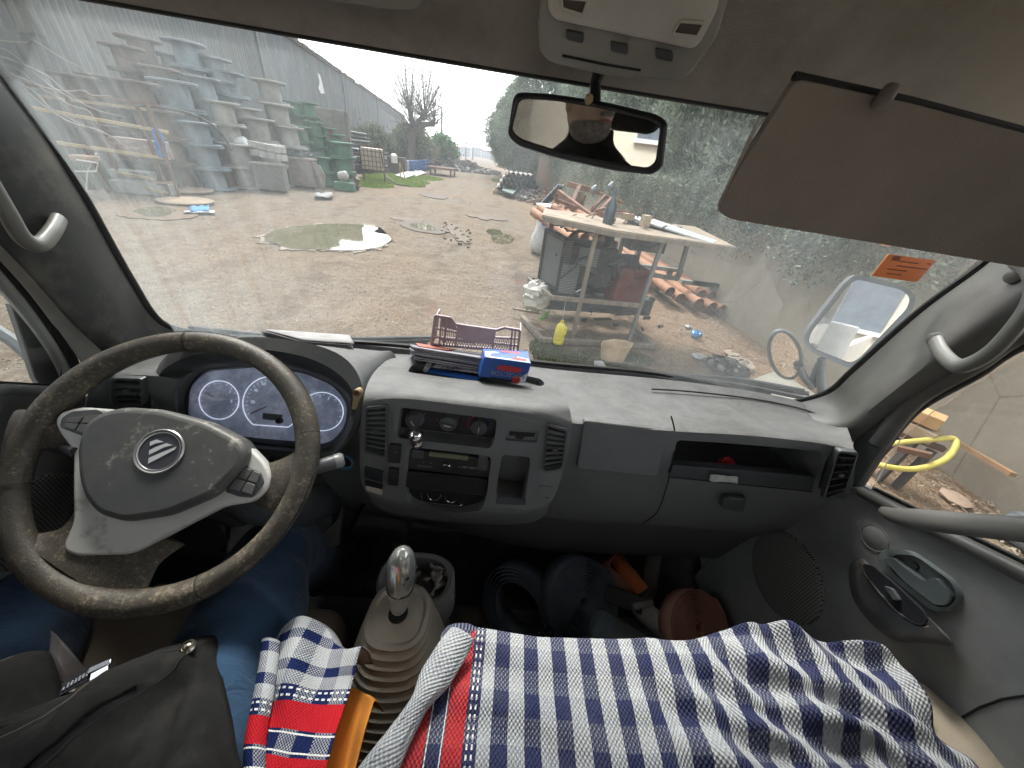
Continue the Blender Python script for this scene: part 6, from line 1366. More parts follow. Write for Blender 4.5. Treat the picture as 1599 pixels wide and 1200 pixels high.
MB().box(G(203, 296)+V((0, .3, .22)), (.9, .5, .5), .3).box(G(215, 304)+V((0, .3, .15)), (1.3, .5, .3), .2).build('concrete_block', mat('block_grey', (.30, .31, .29), .9), None, smooth=False, bevel=.02, label='pale concrete blocks lying in the weeds at the foot of the rack', cat='block')
# old chair frame
chf = empty('metal_chair', tuple(at(135, 285, y=9.8)), 'overturned white tubular chair with tan seat in the weeds at far left', 'chair')
MB().tube([at(x, y, y=9.8) for x, y in ((110, 295), (112, 268), (150, 268), (153, 255), (120, 250))], .018, 6).tube([at(x, y, y=10.1) for x, y in ((135, 300), (136, 270), (150, 240))], .018, 6).build('chair_frame', WHITEP, chf)
MB().box(at(133, 248, y=10.0), (.42, .4, .14), .3).build('chair_seat', mat('seat_tan', (.34, .24, .16), .8), chf, bevel=.03)

# ---- cabinets and appliances in front of the drums
CABM = mat('cabinet_beige', (.25, .225, .20), .75, col2=(.19, .165, .145), vscale=3, dust=(.12, .08, .055), duscale=2); CABG = mat('cabinet_grey', (.15, .145, .135), .75, col2=(.19, .185, .175), vscale=2, dust=(.10, .07, .05))
def cabinet(nm, bl, br, h, dep, mm, lab, door=None):
    a, b_ = G(*bl), G(*br); d_ = (b_-a).normalized(); n_ = V((d_.y, -d_.x, 0)); n_ = n_ if n_.y < 0 else -n_
    t_ = empty(nm, tuple((a+b_)/2), lab, 'cabinet', 'old metal cabinets by the drums')
    ang = math.atan2(d_.y, d_.x); c0 = (a+b_)/2-n_*dep/2
    MB().box(c0+V((0, 0, h/2+.06)), ((b_-a).length, dep, h), ang).build('cabinet_body', mm, t_, smooth=False, bevel=.015)
    MB().box(c0+V((0, 0, h+.085)), ((b_-a).length+.06, dep+.06, .05), ang).build('cabinet_top', mat('top_'+str(len(bpy.data.materials)), tuple(q*1.15 for q in (.24, .225, .2)), .8), t_, smooth=False)
    for s in (-.45, .45):
        MB().box(c0+d_*(b_-a).length*s+n_*dep*.4+V((0, 0, .03)), (.08, .08, .06), ang).build('foot', RUST, t_, smooth=False)
    return t_, c0, d_, n_
t1, c1, d1, n1_ = cabinet('metal_cabinet', (352, 289), (399, 293), 1.25, .7, CABM, 'beige metal cabinet with a rust-red corner post, leftmost beside the hose')
MB().bar(G(396, 293)+V((0, -.03, 0)), G(394, 293)+V((0, -.03, 1.35)), .07, .07).build('corner_post', mat('rust_red', (.25, .06, .035), .8), t1, smooth=False)
t2, c2, d2, n2_ = cabinet('metal_cabinet', (402, 298), (448, 302), .78, .6, CABG, 'low dark grey metal cabinet standing in front of the pale drums')
t3, c3, d3, n3_ = cabinet('metal_cabinet', (455, 292), (494, 296), .95, .7, CABM, 'beige metal cabinet with its door hanging open, rightmost of three')
q = G(494, 296); MB().prism([q+V((0, -.02, .08)), q+V((.5, -.35, .02)), q+V((.62, -.3, .55)), q+V((.35, -.1, .9)), q+V((0, 0, .98))], (-.4, -1, 0), .01, .015).build('open_door', CABM, t3, smooth=False)
def small(nm, mb, mm, lab, cat, **k): return mb.build(nm, mm, None, label=lab, cat=cat, **k)
small('plastic_drum', MB().lathe([(.16, 0), (.17, .05), (.17, .3), (.15, .34), (.001, .34)], c1+V((.25, -.1, 1.36)), (.9, .1, .2), 18), WHITEP, 'small white plastic canister lying on the leftmost beige cabinet', 'canister')
small('cardboard_sheet', MB().box(c1+V((-.3, -.1, 1.45)), (.6, .4, .05), Matrix.Rotation(.3, 3, 'Y')), WOODP, 'tan cardboard sheet on top of the leftmost beige cabinet', 'cardboard', smooth=False)
m = MB(); cb_ = c2+V((-.1, .25, 1.05))
for i in range(4):
    for j in range(2): m.box(cb_+V((i*.30-.4, 0, j*.24+.1-i*.02)), (.27, .3, .2), .1)
small('hollow_blocks', m, mat('block_white', (.42, .41, .39), .9), 'pale hollow blocks piled behind the low grey cabinet', 'blocks', smooth=False, bevel=.01)
m = MB()
for k in range(26):
    p = c3+V((rnd.uniform(-.6, .5), rnd.uniform(-.3, .3), 1.12+rnd.random()*.12)); q = rnd.uniform(0, 3); m.bar(p, p+V((math.cos(q), math.sin(q), rnd.uniform(-.1, .2)))*rnd.uniform(.2, .6), .05, .03)
small('scrap_metal', m, mat('scrap_grey', (.09, .10, .10), .7), 'heap of thin metal scrap on top of the open beige cabinet', 'scrap', smooth=False)
small('white_sack', MB().grid([[G(492+a*7, 306+b_*2.2)+V((0, 0, .03+.14*rnd.random())) for a in range(5)] for b_ in range(4)]), mat('sack_white', (.25, .25, .24), .85), 'torn whitish sack on the ground below the open cabinet', 'sack', solid=.02)
small('engine_part', MB().lathe([(.12, 0), (.2, .05), (.22, .25), (.12, .32), (.10, .5), (.001, .52)], G(553, 296)+V((0, 0, .05)), (.5, -.2, .8), 18), mat('part_brown', (.10, .075, .06), .7), 'round brown machine part on the ground right of the green drums', 'machine part')
small('green_box', MB().box(G(538, 298)+V((0, .1, .16)), (.8, .5, .32), .2), bpy.data.materials['drum_green'], 'low dark green metal box right of the green drums', 'box', smooth=False, bevel=.01)
small('white_motor', MB().lathe([(.12, 0), (.17, .04), (.17, .34), (.10, .40), (.001, .40)], G(538, 298)+V((-.2, .1, .5)), (1, 0, .3), 16), mat('motor_white', (.42, .40, .37), .6), 'dirty white motor sitting on the low green box', 'motor')
# concrete panel wall
cw = MB(); pa, pb = V((-10.9, 20.8, 0)), V((-8.6, 21.1, 0)); dd = (pb-pa).normalized()
cw.box((pa+pb)/2+V((0, 0, 1.5)), ((pb-pa).length, .25, 3.0), math.atan2(dd.y, dd.x)).box(pb+V((-.35, -.17, 1.5)), (.5, .16, 3.02), math.atan2(dd.y, dd.x))
small('concrete_wall', cw, mat('concrete_stained', (.22, .21, .185), .9, col2=(.13, .125, .11), vscale=1.2, dust=(.09, .085, .07), duscale=1.5), 'weathered concrete wall panel standing between the green drums and the caged tank', 'wall', smooth=False, bevel=.02)
# ---- caged tank
ib = empty('caged_tank', tuple(G(575, 286)), 'white plastic tank in a rusty wire cage on legs, on the grass', 'tank')
ic = G(580, 285)+V((0, .55, 0)); ang = .28; rt_ = Matrix.Rotation(ang, 3, 'Z'); zb = .55
MB().box(ic+V((0, 0, zb+.55)), (1.12, .95, 1.02), rt_).build('tank_body', mat('tank_cream', (.44, .40, .33), .5, dust=(.3, .26, .2)), ib, bevel=.06, seg=3)
m = MB()
for s in (-1, 1):
    for k in range(7):
        x = -.6+k*.2; m.bar(ic+rt_@V((x, s*.51, zb)), ic+rt_@V((x, s*.51, zb+1.14)), .022, .022)
    for k in range(6):
        y = -.5+k*.2; m.bar(ic+rt_@V((s*.6, y, zb)), ic+rt_@V((s*.6, y, zb+1.14)), .022, .022)
    for k in range(6):
        z = zb+k*.228
        m.bar(ic+rt_@V((-.6, s*.51, z)), ic+rt_@V((.6, s*.51, z)), .022, .022); m.bar(ic+rt_@V((s*.6, -.51, z)), ic+rt_@V((s*.6, .51, z)), .022, .022)
m.build('cage', RUST, ib, smooth=False)
for sx in (-1, 1):
    for sy in (-1, 1): MB().bar(ic+rt_@V((sx*.55, sy*.46, 0)), ic+rt_@V((sx*.58, sy*.5, zb)), .05, .05).build('leg', RUST, ib, smooth=False)
for k, (xe, ye) in enumerate(((652, 287), (640, 292))):
    MB().tube(cr([ic+rt_@V((.45, -.55, 1.6)), ic+rt_@V((.55, -.6, .9)), G(597+k*3, 280)+V((0, 0, .4)), G(615+k*2, 286+k*2)+V((0, 0, .06)), G(xe, ye)+V((0, 0, .03))], 6), .025, 7).build('garden_hose', mat('hose_brown%d' % k, (.06, .045, .035), .6), None, label=('dark hose trailing from the caged tank across the grass, longer one', 'dark hose trailing from the caged tank, shorter one nearer the gravel')[k], cat='hose', group='hoses at the caged tank')
small('white_canister', MB().lathe([(.18, 0), (.2, .05), (.2, .42), (.08, .5), (.001, .5)], G(596, 280)+V((.5, 1.2, .9)), n=16), WHITEP, 'white canister right behind the caged tank', 'canister')
small('yellow_trestle', MB().bar(G(598, 281)+V((.8, 1.0, 0)), G(598, 281)+V((.8, 1.0, 1.0)), .08, .05).bar(G(598, 281)+V((1.1, 1.2, 0)), G(598, 281)+V((.8, 1.0, 1.0)), .08, .05), WOODY, 'yellow steel trestle leaning behind the caged tank', 'trestle', smooth=False)
# black pipe bundles, drums, sheets, trailer
BLK = mat('black_pipe', (.022, .025, .03), .5)
for k, (x0, y0, L_, n_, lay) in enumerate(((-12.9, 24.5, 9, 11, 10), (-12.6, 30, 8, 8, 5), (-11.2, 27.5, 5, 7, 6))):
    m = MB()
    for j in range(lay):
        for i in range(n_-j//2): m.tube([V((x0+i*.17+(j % 2)*.08, y0-.3*rnd.random(), .1+j*.24)), V((x0+i*.17-.06*L_+(j % 2)*.08, y0+L_, .1+j*.24))], .085, 7)
    small('pipe_stack', m, BLK, ('tall stack of black pipes behind the caged tank, nearest the concrete panel', 'farther stack of black pipes under the warehouse wall', 'low stack of black pipes beside the blue drums')[k], 'pipes')
small('steel_bin', MB().box(G(622, 272)+V((-.2, .6, .55)), (1.3, 1.0, 1.1), .15), mat('bin_brown', (.07, .05, .045), .8), 'dark brown steel bin behind the white sheets', 'bin', smooth=False, bevel=.03)
BD = mat('drum_plastic_blue', (.02, .09, .24), .45)
bdp = [(.27, 0), (.29, .03), (.29, .3), (.3, .32), (.29, .34), (.29, .58), (.3, .6), (.29, .62), (.28, .88), (.24, .92), (.001, .92)]
pos = [(642, 271, 0), (650, 270, 0), (660, 268, 0), (666, 266, 0), (646, 262, 0)]; o_ = None
for k, (x, y, z) in enumerate(pos):
    p = G(x, y)
    if o_ is None: o_ = MB().lathe(bdp, (0, 0, 0), n=18).build('plastic_barrel', BD, None, cat='barrel', group='blue barrels beyond the grass'); c0 = o_
    else: c0 = o_.copy(); S.collection.objects.link(c0)
    c0.location = p; c0['label'] = ('blue plastic barrel nearest the white sheets', 'blue plastic barrel second from the white sheets', 'blue plastic barrel in the middle of the row', 'blue plastic barrel nearest the steel trailer', 'blue plastic barrel standing behind the row')[k]
small('white_barrel', MB().lathe(bdp, G(634, 271), n=18), mat('barrel_pale', (.33, .34, .36), .5), 'pale grey barrel left of the blue barrels', 'barrel')
for k, (x, y) in enumerate(((633, 277), (649, 274))):
    small('board_sheet', MB().prism([G(x-16, y)+V((0, 0, .12)), G(x, y+3)+V((0, 0, .05)), G(x+17, y-1)+V((0, 0, .14)), G(x+3, y-5)+V((0, 0, .2))], (0, 0, 1), .02, .02), mat('sheet_pale%d' % k, (.42, .41, .38), .7), ('pale board lying on the grass, left of the pair', 'pale board lying on the grass, right of the pair')[k], 'board', smooth=False)
tr = empty('steel_trailer', tuple(G(692, 272)), 'rusty flat trailer loaded with steel by the track', 'trailer')
tc = G(690, 274)
MB().box(tc+V((0, .3, .55)), (2.2, 3.2, .14)).build('trailer_bed', RUST, tr, smooth=False)
for sx in (-.9, .9):
    for sy in (-.9, 1.2): MB().box(tc+V((sx, .3+sy, .25)), (.12, .12, .5)).build('trailer_leg', RUST, tr, smooth=False)
MB().box(tc+V((-.9, 1.4, 1.3)), (.14, .14, 1.7)).build('stake', RUST, tr, smooth=False)
m = MB()
for k in range(16): p = tc+V((rnd.uniform(-1.1, .9), rnd.uniform(-1.2, 1.4), .7+rnd.random()*.6)); m.bar(p, p+V((rnd.uniform(-.8, .8), rnd.uniform(-1.5, 1.5), rnd.uniform(-.1, .1))), .08, .06)
m.build('steel_load', mat('load_dark', (.06, .05, .045), .8), tr, smooth=False)
def heap(name, c0, rx, ry, h, n_, mm, lab, cat='scrap', wd_=.1, L0=.8, seed=1):
    r_ = random.Random(seed); m = MB()
    for k in range(n_):
        q = r_.uniform(0, 6.28); rr_ = math.sqrt(r_.random()); p = V(c0)+V((rx*rr_*math.cos(q), ry*rr_*math.sin(q), h*(1-rr_)*r_.random()+.05)); d_ = V((r_.uniform(-1, 1), r_.uniform(-1, 1), r_.uniform(-.25, .35))).normalized()*L0*r_.uniform(.3, 1)
        m.bar(p-d_/2+V((0, 0, .03)), p+d_/2+V((0, 0, .03)), wd_*r_.uniform(.4, 1.2), wd_*r_.uniform(.3, 1.0))
    return small(name, m, mm, lab, cat, smooth=False)
SCR = mat('scrap_mixed', (.10, .085, .075), .8, col2=(.20, .19, .18), vscale=2, lo=.4, hi=.6)
heap('scrap_heap', G(722, 266), 2.6, 5, 1.5, 120, SCR, 'dark heap of scrap metal at the far end of the track', wd_=.35, L0=1.6, seed=3)
heap('scrap_heap', G(745, 268), 3, 7, .5, 90, mat('scrap_pale', (.18, .17, .15), .85, col2=(.3, .29, .27), vscale=1), 'low pale rubble heap beyond the track, right of the dark scrap', 'rubble', .35, 1.3, 5)
small('orange_bucket', MB().box(G(706, 262)+V((0, 0, 2.1)), (1.5, 1.0, .8), .3), mat('machine_orange', (.55, .13, .06), .6), 'orange machine part on top of the far scrap heap', 'machine part', smooth=False, bevel=.1)

# ---- vegetation
def leafcloud(n, shape, size, rr_, up=.8, asp=.34, clump=9):
    m = MB(); N = n//clump
    for k in range(N):
        c0 = shape(rr_); out_ = V((c0.x, c0.y, 0)); out_ = out_.normalized() if out_.length > 1e-4 else V((1, 0, 0))
        base_d = (V((rr_.gauss(0, .5), rr_.gauss(0, .5), up+rr_.gauss(0, .25)))+out_*.55).normalized()
        for j in range(clump):
            p = c0+V((rr_.gauss(0, size*.8), rr_.gauss(0, size*.8), rr_.gauss(0, size*1.1))); d_ = (base_d+V((rr_.gauss(0, .35), rr_.gauss(0, .35), rr_.gauss(0, .35)))).normalized()
            s_ = d_.cross(V((rr_.gauss(0, 1), rr_.gauss(0, 1), rr_.gauss(0, 1)))).normalized()*size*asp*rr_.uniform(.6, 1.2); L_ = d_*size*rr_.uniform(.7, 1.5)
            m.add([p-s_*.6, p+L_*.5-s_, p+L_, p+L_*.5+s_*.9], [(0, 1, 2, 3)])
    return m
def leafmat(name, a, b_, vs=1.1, c3=None):
    m, t, b, o = newmat(name); v = coord(t); oi = t.nodes.new('ShaderNodeObjectInfo')
    n1 = noi(t, v, vs, 5, .7); n2 = noi(t, v, 14, 3, .7)
    c_ = mixc(t, ramp(t, n1, [(.38, 0), (.64, 1)]), a, b_); c_ = mixc(t, ramp(t, n2, [(.45, 0), (.75, .7)]), c_, c3 or tuple(q*1.8 for q in b_))
    c_ = mixc(t, mth(t, 'MULTIPLY', oi.outputs['Random'], .35), c_, tuple(q*.7 for q in a))
    t.links.new(c_, b.inputs['Base Color']); b.inputs['Roughness'].default_value = .75; b.inputs['Specular IOR Level'].default_value = .25
    tl = t.nodes.new('ShaderNodeBsdfTranslucent'); t.links.new(c_, tl.inputs[0]); mx = t.nodes.new('ShaderNodeMixShader'); mx.inputs[0].default_value = .28
    t.links.new(b.outputs[0], mx.inputs[1]); t.links.new(tl.outputs[0], mx.inputs[2]); t.links.new(mx.outputs[0], o.inputs[0]); return m
TAM = leafmat('feathery_foliage', (.09, .122, .095), (.24, .29, .215), c3=(.48, .52, .38))
BARK = mat('bark', (.11, .09, .07), .95, col2=(.06, .05, .04), vscale=9, grain=.8, gscale=30, gdist=.02)
def crown_shape(rx, h0, h1, lob):
    def f(r_):
        z = h0+(h1-h0)*(r_.random()**.9); k = (z-h0)/(h1-h0); q = r_.uniform(0, 6.283)
        rad = rx*(math.sin(math.pi*min(1, .12+k*.86))**.55)*(1+.28*mnoise.noise(V((math.cos(q)*1.6, math.sin(q)*1.6, z*.75+lob)))+.15*mnoise.noise(V((math.cos(q)*4, math.sin(q)*4, z*2+lob))))
        rad *= r_.uniform(.55, 1.0)**.5
        return V((rad*math.cos(q), rad*math.sin(q), z))
    return f
protos = []
for k in range(3):
    r_ = random.Random(40+k); rx, h1 = (1.75, 1.6, 1.9)[k], (7.2, 8.0, 6.6)[k]
    t_ = empty('cypress_tree', (0, 0, 0), 'x', 'tree', 'grey-green trees along the yard wall')
    leafcloud(36000, crown_shape(rx, .9, h1, k*5.1), .13, r_, asp=.21, clump=12).build('crown', TAM, t_, fix=False, smooth=False)
    m = MB(); m.tube(cr([V((0, 0, -.1)), V((.05, .03, 1.5)), V((-.05, .06, 3.5)), V((.02, 0, h1*.8))], 4), [.16-.011*i for i in range(13)], 9)
    for j in range(9):
        q = j*2.4; z = 1.2+j*.55; m.tube([V((0, 0, z)), V((math.cos(q)*.6, math.sin(q)*.6, z+.5)), V((math.cos(q)*1.2, math.sin(q)*1.2, z+1.2))], [.05, .035, .015], 6)
    m.build('trunk', BARK, t_); protos.append(t_)
tl_ = [(3.0, 1.15, 0, 1), (5.6, 1.05, 1, 1.0), (8.0, 1.1, 2, 1.05), (10.6, 1.0, 0, 1.05), (13.2, 1.0, 1, 1.0), (16, 1.0, 2, 1.1), (19, .9, 0, 1.0), (22.5, .8, 1, 1.0), (26, .7, 2, 1.0), (30, .6, 0, .98), (34.5, .5, 1, .92), (39.5, .3, 2, .95), (45, .2, 0, .9), (52, 0, 1, .85), (60, 0, 2, .85), (7.0, 3.4, 1, 1.25), (12.0, 3.6, 2, 1.3), (18, 3.6, 0, 1.25), (3.5, 3.6, 2, 1.2), (25, 3.4, 1, 1.2), (37, -1.2, 0, 1.35), (44, -1.6, 2, 1.45), (52, -1.8, 1, 1.4)]
lm_ = ['behind the wall nearest the truck', 'behind the generator shelter', 'between the shelter and the mirror', 'over the rusty frames', 'above the white sack', 'past the white sack', 'just beyond the mirror stem', 'before the brick pier', 'over the brick pier', 'above the concrete pipes', 'beyond the concrete pipes', 'third from the far end of the row', 'second from the far end of the row', 'at the far end of the nearer row', 'last of all at the track end']
seen = set()
for i, (y, off, k, sc) in enumerate(tl_):
    o_ = protos[k] if k not in seen else copy_tree(protos[k]); seen.add(k)
    o_.location = (lane(y)+off+.55, y, 0); o_.rotation_euler = (0, 0, i*1.9); o_.scale = (sc*(1.35 if i > 19 else 1), sc*(1.35 if i > 19 else rnd.uniform(.95, 1.1)), sc*rnd.uniform(.92, 1.08)*(.82 if i > 19 else 1))
    o_['label'] = ('grey-green feathery tree '+lm_[i]) if i < 15 else 'taller grey-green tree in the back row, %s from the truck' % NTH[[18, 15, 16, 17, 19].index(i)] if i < 20 else 'broad grey-green tree overhanging the far track, %s of three' % ('nearest', 'middle', 'farthest')[i-20]
# low trailing foliage over the wall
r_ = random.Random(9)
for k, (y0, y1, z0, z1, n_, lab) in enumerate(((7.2, 14, .9, 2.1, 11000, 'greyish creeper hanging over the yard wall behind the shelter'), (14, 26, .7, 2.2, 9000, 'greyish creeper hanging over the yard wall beyond the rusty frames'), (3.2, 7.2, 1.15, 2.2, 8000, 'thin creeper trailing over the yard wall near the truck'))):
    def sh(r2, y0=y0, y1=y1, z0=z0, z1=z1):
        y = r2.uniform(y0, y1); z = z0+(z1-z0)*r2.random()**.7+.25*mnoise.noise(V((y*1.2, 0, 4))); return V((lane(y)-.05-.35*r2.random(), y, z))
    leafcloud(n_, sh, .065, r_, up=-.3, asp=.26).build('creeper', TAM, None, fix=False, smooth=False, label=lab, cat='creeper', group='creepers on the yard wall')
# bushes beyond
def bush(c0, r0, h, n_, mm, lab, cat='bush', size=.2, seed=1):
    r_ = random.Random(seed); t_ = empty('bush', tuple(c0), lab, cat)
    def f(r2):
        q = r2.uniform(0, 6.283); e = r2.random()**.5; z = r2.random(); rad = r0*math.sin(math.pi*(.2+.7*z))*e*(1+.3*mnoise.noise(V((math.cos(q)*2, math.sin(q)*2, z*3+seed)))); return V((rad*math.cos(q), rad*math.sin(q), .1+z*h))
    o_ = leafcloud(n_, f, size, r_, asp=.4).build('foliage', mm, t_, fix=False, smooth=False); o_.location = (0, 0, 0)
    MB().tube([V((0, 0, 0)), V((.1, 0, h*.7))], [.12, .03], 6).build('stem', BARK, t_).location = (0, 0, 0); return t_
BU1 = leafmat('bush_olive', (.085, .10, .06), (.15, .16, .10)); BU2 = leafmat('bush_green', (.05, .11, .04), (.09, .19, .06))
bush(V((-11.8, 45, 0)), 2.6, 3.2, 8000, BU1, 'olive bush under the bare tree', size=.28, seed=2)
bush(V((-9.9, 52, 0)), 2.0, 2.8, 6000, BU2, 'bright green bush below the street lamp', size=.28, seed=4)
bush(V((-14.5, 41, 0)), 2.2, 2.6, 5000, BU1, 'dusty bush between the black pipes and the bare tree', size=.25, seed=5)
m = MB(); r2 = random.Random(3)
bush(V((-1.5, 150, 0)), 9, 1.6, 5000, BU1, 'low scrub at the far end of the track', size=.5, seed=8)
# bare tree
bt_ = empty('bare_tree', tuple(at(640, 262, y=42).xy)+(0,), 'leafless pollarded tree with long thin upright shoots beside the warehouse end', 'tree')
tb = V((WL[bt_.name].x, 42, 0)); m = MB(); r_ = random.Random(12)
hd_ = [tb+V((.5, 0, 3.4)), tb+V((1.6, .2, 4.4)), tb+V((0.2, 0, 4.8)), tb+V((2.6, .2, 3.9))]
m.tube(cr([tb, tb+V((.25, 0, 1.6)), tb+V((.5, 0, 3.4))], 4), [.55, .48, .45, .42, .40, .38, .36, .34, .32], 10)
for h_ in hd_[1:]: m.tube(cr([hd_[0]-V((0, 0, .4)), (hd_[0]+h_)/2+V((0, 0, .1)), h_], 3), [.30, .28, .26, .24, .22, .2, .2], 8)
m.build('trunk', BARK, bt_); m = MB()
for k in range(230):
    h_ = hd_[r_.randrange(4)]; q = r_.uniform(0, 6.283); el = r_.uniform(.0, 1.5); d_ = V((math.cos(q)*math.cos(el), .7*math.sin(q)*math.cos(el), math.sin(el))); L_ = r_.uniform(3.2, 6.6)*(.55+.45*math.sin(el)) 
    P_ = [h_, h_+d_*L_*.35+V((0, 0, .03*L_)), h_+d_*L_*.7+V((0, 0, .07*L_)), h_+d_*L_+V((0, 0, .12*L_))]; m.tube(P_, [.026, .019, .013, .008], 4, cap=False)
    for j in range(3):
        a_ = P_[1+j % 2]; m.tube([a_, a_+(d_+V((r_.gauss(0, .35), r_.gauss(0, .35), .3)))*L_*.3], [.012, .006], 3, cap=False)
m.build('branches', mat('twig_brown', (.10, .085, .075), .9), bt_, fix=False)
# left foreground twigs seen through the dirty glass
m = MB(); r_ = random.Random(5)
for k in range(7):
    a_ = at(-30+k*12, 60+k*14, y=9); pts = [a_]
    for j in range(6): pts.append(pts[-1]+V((r_.uniform(.15, .45), r_.uniform(-.1, .1), r_.uniform(-.25, .06))))
    m.tube(cr(pts, 3), [.022-.001*i for i in range(19)], 5, cap=False)
small('bare_branches', m, mat('branch_pale', (.30, .28, .25), .9), 'thin pale bare branches reaching in at the upper left', 'branches', fix=False)
# street lamp, poles, far buildings
lp = empty('street_lamp', tuple(V((at(690, 240, y=58).x, 58, 0))), 'tall thin street lamp beyond the bare tree', 'street lamp'); l0 = WL[lp.name]; ztop = at(692, 168, y=58).z
MB().tube([l0, l0+V((0, 0, ztop-.3)), l0+V((-.05, 0, ztop)), l0+V((-.9, 0, ztop+.15))], [.15, .11, .09, .07], 8).build('pole', mat('pole_grey', (.16, .16, .16), .6), lp)
MB().box(l0+V((-1.15, 0, ztop+.12)), (.75, .3, .14)).build('lamp_head', mat('lamp_pale', (.4, .4, .4), .5), lp, bevel=.04)
for k, (x, yt, Y, l) in enumerate(((728, 222, 120, 'utility pole in front of the far white building'), (739, 220, 130, 'thin utility pole right of the far white building'), (683, 205, 100, 'faint utility pole left of the street lamp'))):
    p = at(x, yt, y=Y); up_ = empty('utility_pole', (p.x, Y, 0), l, 'pole'); MB().tube([V((p.x, Y, 0)), p], [.22, .14], 6).build('pole', mat('pole_dark%d' % k, (.14, .14, .14), .8), up_); MB().box(p-V((0, 0, .4)), (2.2, .15, .15)).build('crossarm', bpy.data.materials['pole_dark%d' % k], up_)
m = MB()
for (x0, y0_, x1, y1_) in ((640, 212, 728, 224), (728, 224, 800, 236), (640, 218, 728, 228)):
    a_, b_ = at(x0, y0_, y=118), at(x1, y1_, y=122); m.tube([a_.lerp(b_, i/8)-V((0, 0, 1.2*math.sin(math.pi*i/8))) for i in range(9)], .05, 4, cap=False)
small('power_line', m, LINE, 'thin overhead power lines crossing beyond the lamp', 'cable', fix=False)
WB = mat('far_white', (.40, .42, .44), .8); WW = mat('far_window', (.12, .14, .17), .4)
def far_building(x0, x1, yt, Y, lab, m_, fl=3, nw=7, dep=14):
    a_, b_ = at(x0, yt, y=Y), at(x1, yt, y=Y); h = max(a_.z, 2); t_ = empty('far_building', ((a_.x+b_.x)/2, Y, 0), lab, 'building')
    MB().box(V(((a_.x+b_.x)/2, Y+dep/2, h/2)), (b_.x-a_.x, dep, h)).build('wall', m_, t_, smooth=False)
    MB().box(V(((a_.x+b_.x)/2, Y+dep/2, h+.3)), (b_.x-a_.x+.6, dep+.6, .6)).build('roof', m_, t_, smooth=False)
    for i in range(nw):
        for j in range(fl):
            MB().box(V((a_.x+(b_.x-a_.x)*(i+.5)/nw, Y-.1, h*(j+.6)/fl)), ((b_.x-a_.x)/nw*.5, .3, h/fl*.4)).build('window', WW, t_, smooth=False)
far_building(704, 734, 229, 210, 'low white block with three floors left of the far towers', WB, 3, 6)
far_building(739, 751, 232, 260, 'grey apartment tower far away at the end of the track', mat('far_grey', (.30, .32, .34), .8), 6, 3)
far_building(752, 772, 236, 240, 'pale apartment block beside the far grey tower', WB, 5, 5)
far_building(660, 700, 245, 250, 'long low pale shed far behind the bare tree', WB, 1, 5)

# ---- the yard wall and what leans on it
WLM, t, b, o = newmat('render_wall'); v = coord(t); n1 = noi(t, v, .9, 8, .68, .3); n2 = noi(t, v, 6, 8, .7); n3 = noi(t, coord(t, scale=(1, 1, .2)), 3, 6)
c_ = mixc(t, ramp(t, n1, [(.35, 0), (.65, 1)]), (.34, .30, .235), (.255, .228, .18)); c_ = mixc(t, ramp(t, n2, [(.55, 0), (.8, .6)]), c_, (.42, .39, .32)); c_ = mixc(t, ramp(t, n3, [(.58, 0), (.8, .5)]), c_, (.19, .17, .135))
vo = t.nodes.new('ShaderNodeTexVoronoi'); vo.feature = 'DISTANCE_TO_EDGE'; vo.inputs['Scale'].default_value = .9; t.links.new(v, vo.inputs['Vector'])
c_ = mixc(t, ramp(t, mth(t, 'ADD', vo.outputs['Distance'], mth(t, 'MULTIPLY', n2, .03)), [(.014, .55), (.022, 0)]), c_, (.10, .085, .065))
t.links.new(c_, b.inputs['Base Color']); b.inputs['Roughness'].default_value = .95; bump(t, b, mth(t, 'ADD', n2, n1), .5, .02)
rows = []
for j in range(7):
    z = [-.1, .5, .9, 1.3, 1.7, 2.0, 2.05][j]; rows.append([V((lane(y)+(.0 if j < 6 else .1)+.02*nz((y, z, 0), 1.5), y, z+(.04*nz((y, 0, 0), .8) if j > 4 else 0))) for y in [-4+.25*i for i in range(300)]])
rows.append([p+V((.22, 0, -2.1)) for p in rows[-1]])
MB().grid(rows).build('yard_wall', WLM, None, label='long rendered wall with cracks and stains along the right side of the yard', cat='wall')
_p = at(1112, 418, y=7.4)
small('wall_post', MB().bar(V((_p.x, 7.4, 0)), _p, .07, .07), RUST, 'short rusty post at the wall, farther one above the clay pipes', 'post', smooth=False, group='rusty posts at the wall')
_p = at(1152, 440, y=6.6)
small('wall_post', MB().bar(V((_p.x, 6.6, 0)), _p, .07, .07), RUST, 'short rusty post at the wall, nearer one above the clay pipes', 'post', smooth=False, group='rusty posts at the wall')
small('brick_pier', MB().box(V((lane(27)-.35, 27, .9)), (1.6, .3, 1.8)).box(V((lane(29)-.3, 29.0, 1.1)), (1.2, .3, 2.4)), mat('brick_red', (.27, .16, .11), .9, col2=(.22, .2, .17), vscale=1), 'broken orange brick wall section half buried in foliage', 'wall', smooth=False)

